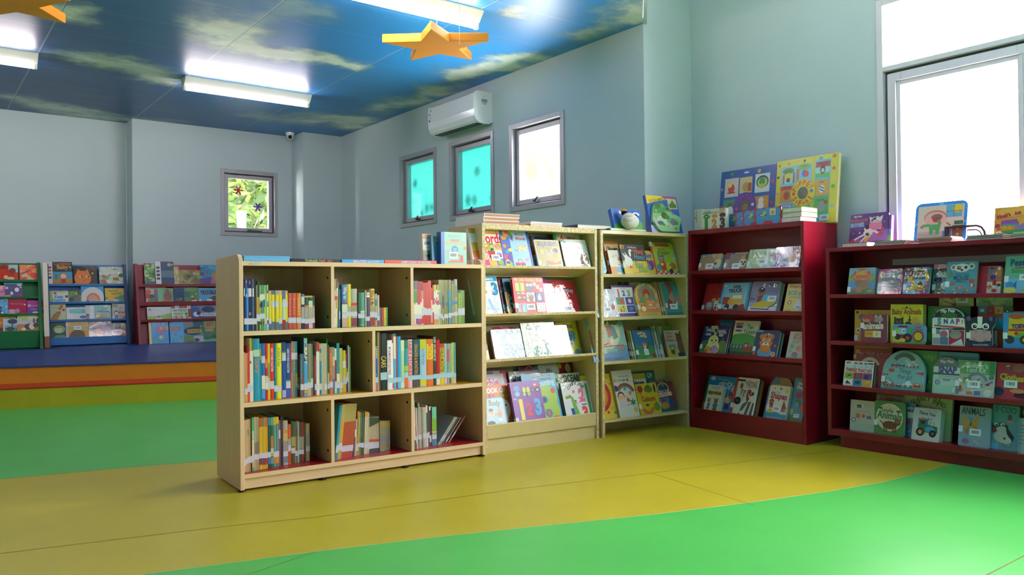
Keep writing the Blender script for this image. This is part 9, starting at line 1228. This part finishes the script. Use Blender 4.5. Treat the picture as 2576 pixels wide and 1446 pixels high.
# ------------------------------------------------------------------ books and boxes lying flat on top of the bookcases
for rk, u, v, z, w, d, H, n, label, col, pg, title, spc, yaw, grp, name in FLAT:
    cols = col if isinstance(col, (list, tuple)) else [col]*n; labs = label if isinstance(label, (list, tuple)) else [label]*n
    for i in range(n):
        th = H/n; R = empty(name, (0, 0, 0), 0, labs[i], 'box' if name == 'gift_box' else 'book', grp)
        R.matrix_world = RACK[rk] @ Matrix.Translation((u+.003*((i*7) % 3-1)*(n > 1), v+.004*((i*5) % 3)*(n > 1), z+th*i+.0006)) @ Matrix.Rotation(math.radians(yaw), 4, 'Z')
        bt = min(.0025, th*.18); mb = MB(); c = lin(cols[i]); s = lin(spc) if spc else c
        if name == 'gift_box':
            mb.box(0, w, 0, d, 0, th-.0003, 0, c)
            if title:
                a = Art(mb, w, th, -.0002, .00006); f = title(a) if callable(title) else None
                if isinstance(title, str): exec(title)
            mb.build('box_body', PRINT, R, .002); continue
        mb.box(0, w, 0, d, 0, bt, 0, c); mb.box(0, w, 0, d, th-bt-.0002, th-.0002, 0, c); mb.box(0, .003, 0, d, bt, th-bt, 0, s)
        mb.build('cover', PRINT, R)
        p = MB(); p.box(.003, w-.003, .002, d-.002, bt, th-bt-.0002); p.build('pages', PAGESB if pg == 'c39376' else PAGES, R)

# plush cow snout and raised map: soft parts that stand out from two covers
def by_label(s): return next(o for o in bpy.data.objects if o.get('label', '').startswith(s))
PLUSH = mat('white_plush', 'd9d6cc', .95, .1, bump=.5, bscale=90); PLUSHB = mat('black_plush', '1d1d22', .95, .1); PLUSHP = mat('peach_plush', 'd9a58c', .95, .1); PLUSHY = mat('orange_plush', 'e0912f', .95, .1)
R = by_label('blue sky picture book with a plush'); w = COW[0]; h = COW[1]
mb = MB(); mb.ball((.42*w, -.16*w, .34*h), .27*w, .2*w, .33*h); mb.ball((.32*w, -.26*w, .42*h), .2*w, .14*w, .22*h); P = mb.build('plush_head', PLUSH, R)
mb = MB(); mb.ball((.27*w, -.385*w, .42*h), .1*w, .02*w, .035*h); mb.build('mouth', PLUSHP, P)
mb = MB(); mb.ball((.62*w, -.2*w, .5*h), .07*w, .06*w, .16*h); mb.build('ear', PLUSHB, P)
mb = MB(); mb.ball((.26*w, -.2*w, .68*h), .1*w, .07*w, .09*h); mb.build('brow', PLUSHB, P)
mb = MB(); mb.ball((.27*w, -.18*w, .8*h), .09*w, .07*w, .08*h); mb.build('horn', PLUSHY, P)
R = by_label('blue South America puppet book'); w, h = MAP
o = [(.02, .28), (.06, .46), (.1, .6), (.13, .7), (.22, .76), (.33, .75), (.42, .77), (.5, .7), (.58, .66), (.66, .64), (.68, .54), (.78, .48), (.9, .44), (.95, .37), (.9, .24), (.84, .14), (.82, .03), (.6, .02), (.25, .02), (.16, .08), (.1, .2)]
mb = MB(); mb.prism([(u*w, v*h) for u, v in o], -.022, -.0015, 0, lin('8fbf8a')); a = Art(mb, w, h, -.0221, .00008)
a.P('4f9a5a', .09, .5, .13, .69, .22, .75, .42, .76, .58, .65, .66, .62, .67, .54, .5, .56, .3, .5); a.E(.4, .32, .24, 'c8d8b0', .5); a.E(.3, .14, .14, '8fc08a', .5); a.E(.65, .3, .18, '6fae70', .5); a.P('dcb8a8', .06, .4, .14, .34, .2, .16, .12, .14)
for u, v, r, c, q in ((.25, .7, .09, '4a7a3a', .8), (.42, .7, .05, 'b0a03a', .8), (.56, .63, .05, '7a4a3a', .6), (.42, .44, .1, '5f6a28', .9), (.5, .4, .08, '3f8a4a', .7), (.26, .24, .1, '3a7a8a', .5), (.34, .2, .06, '6a8a3a', .5), (.66, .28, .08, '7a6a80', 1.1), (.76, .25, .06, '4a8a4a', .8), (.7, .5, .03, 'c85a7a', 1), (.72, .1, .05, '8a7a2a', .7), (.58, .18, .04, 'd8a0a0', 1), (.18, .56, .04, 'c8b050', .8)): a.E(u, v, r, c, q)
mb.build('raised_map', PRINT, R)
# dark stand whose handle shows beside the puzzle tray
M = RACK['low'] @ Matrix.Translation((STAND, .2, 1.2745)); r = empty('display_stand', (0, 0, 0), 0, 'dark curved handle standing out to the right of the blue puzzle tray', 'stand'); r.matrix_world = M
mb = MB(); mb.tube([(0, 0, .095), (.05, 0, .095), (.075, 0, .085), (.09, 0, .06), (.095, 0, .03), (.098, 0, 0)], .007, 10); mb.tube([(0, 0, .072), (.045, 0, .072), (.066, 0, .06), (.078, 0, .035), (.08, 0, 0)], .0045, 8); mb.build('handle', mat('dark_grey_plastic', '3a3440', .45), r)
mb = MB(); mb.box(-.12, .11, -.012, .012, 0, .006); mb.box(-.125, -.105, -.012, .012, 0, .1); mb.box(-.11, .01, -.006, .006, .088, .1); mb.build('base', bpy.data.materials['dark_grey_plastic'], r)
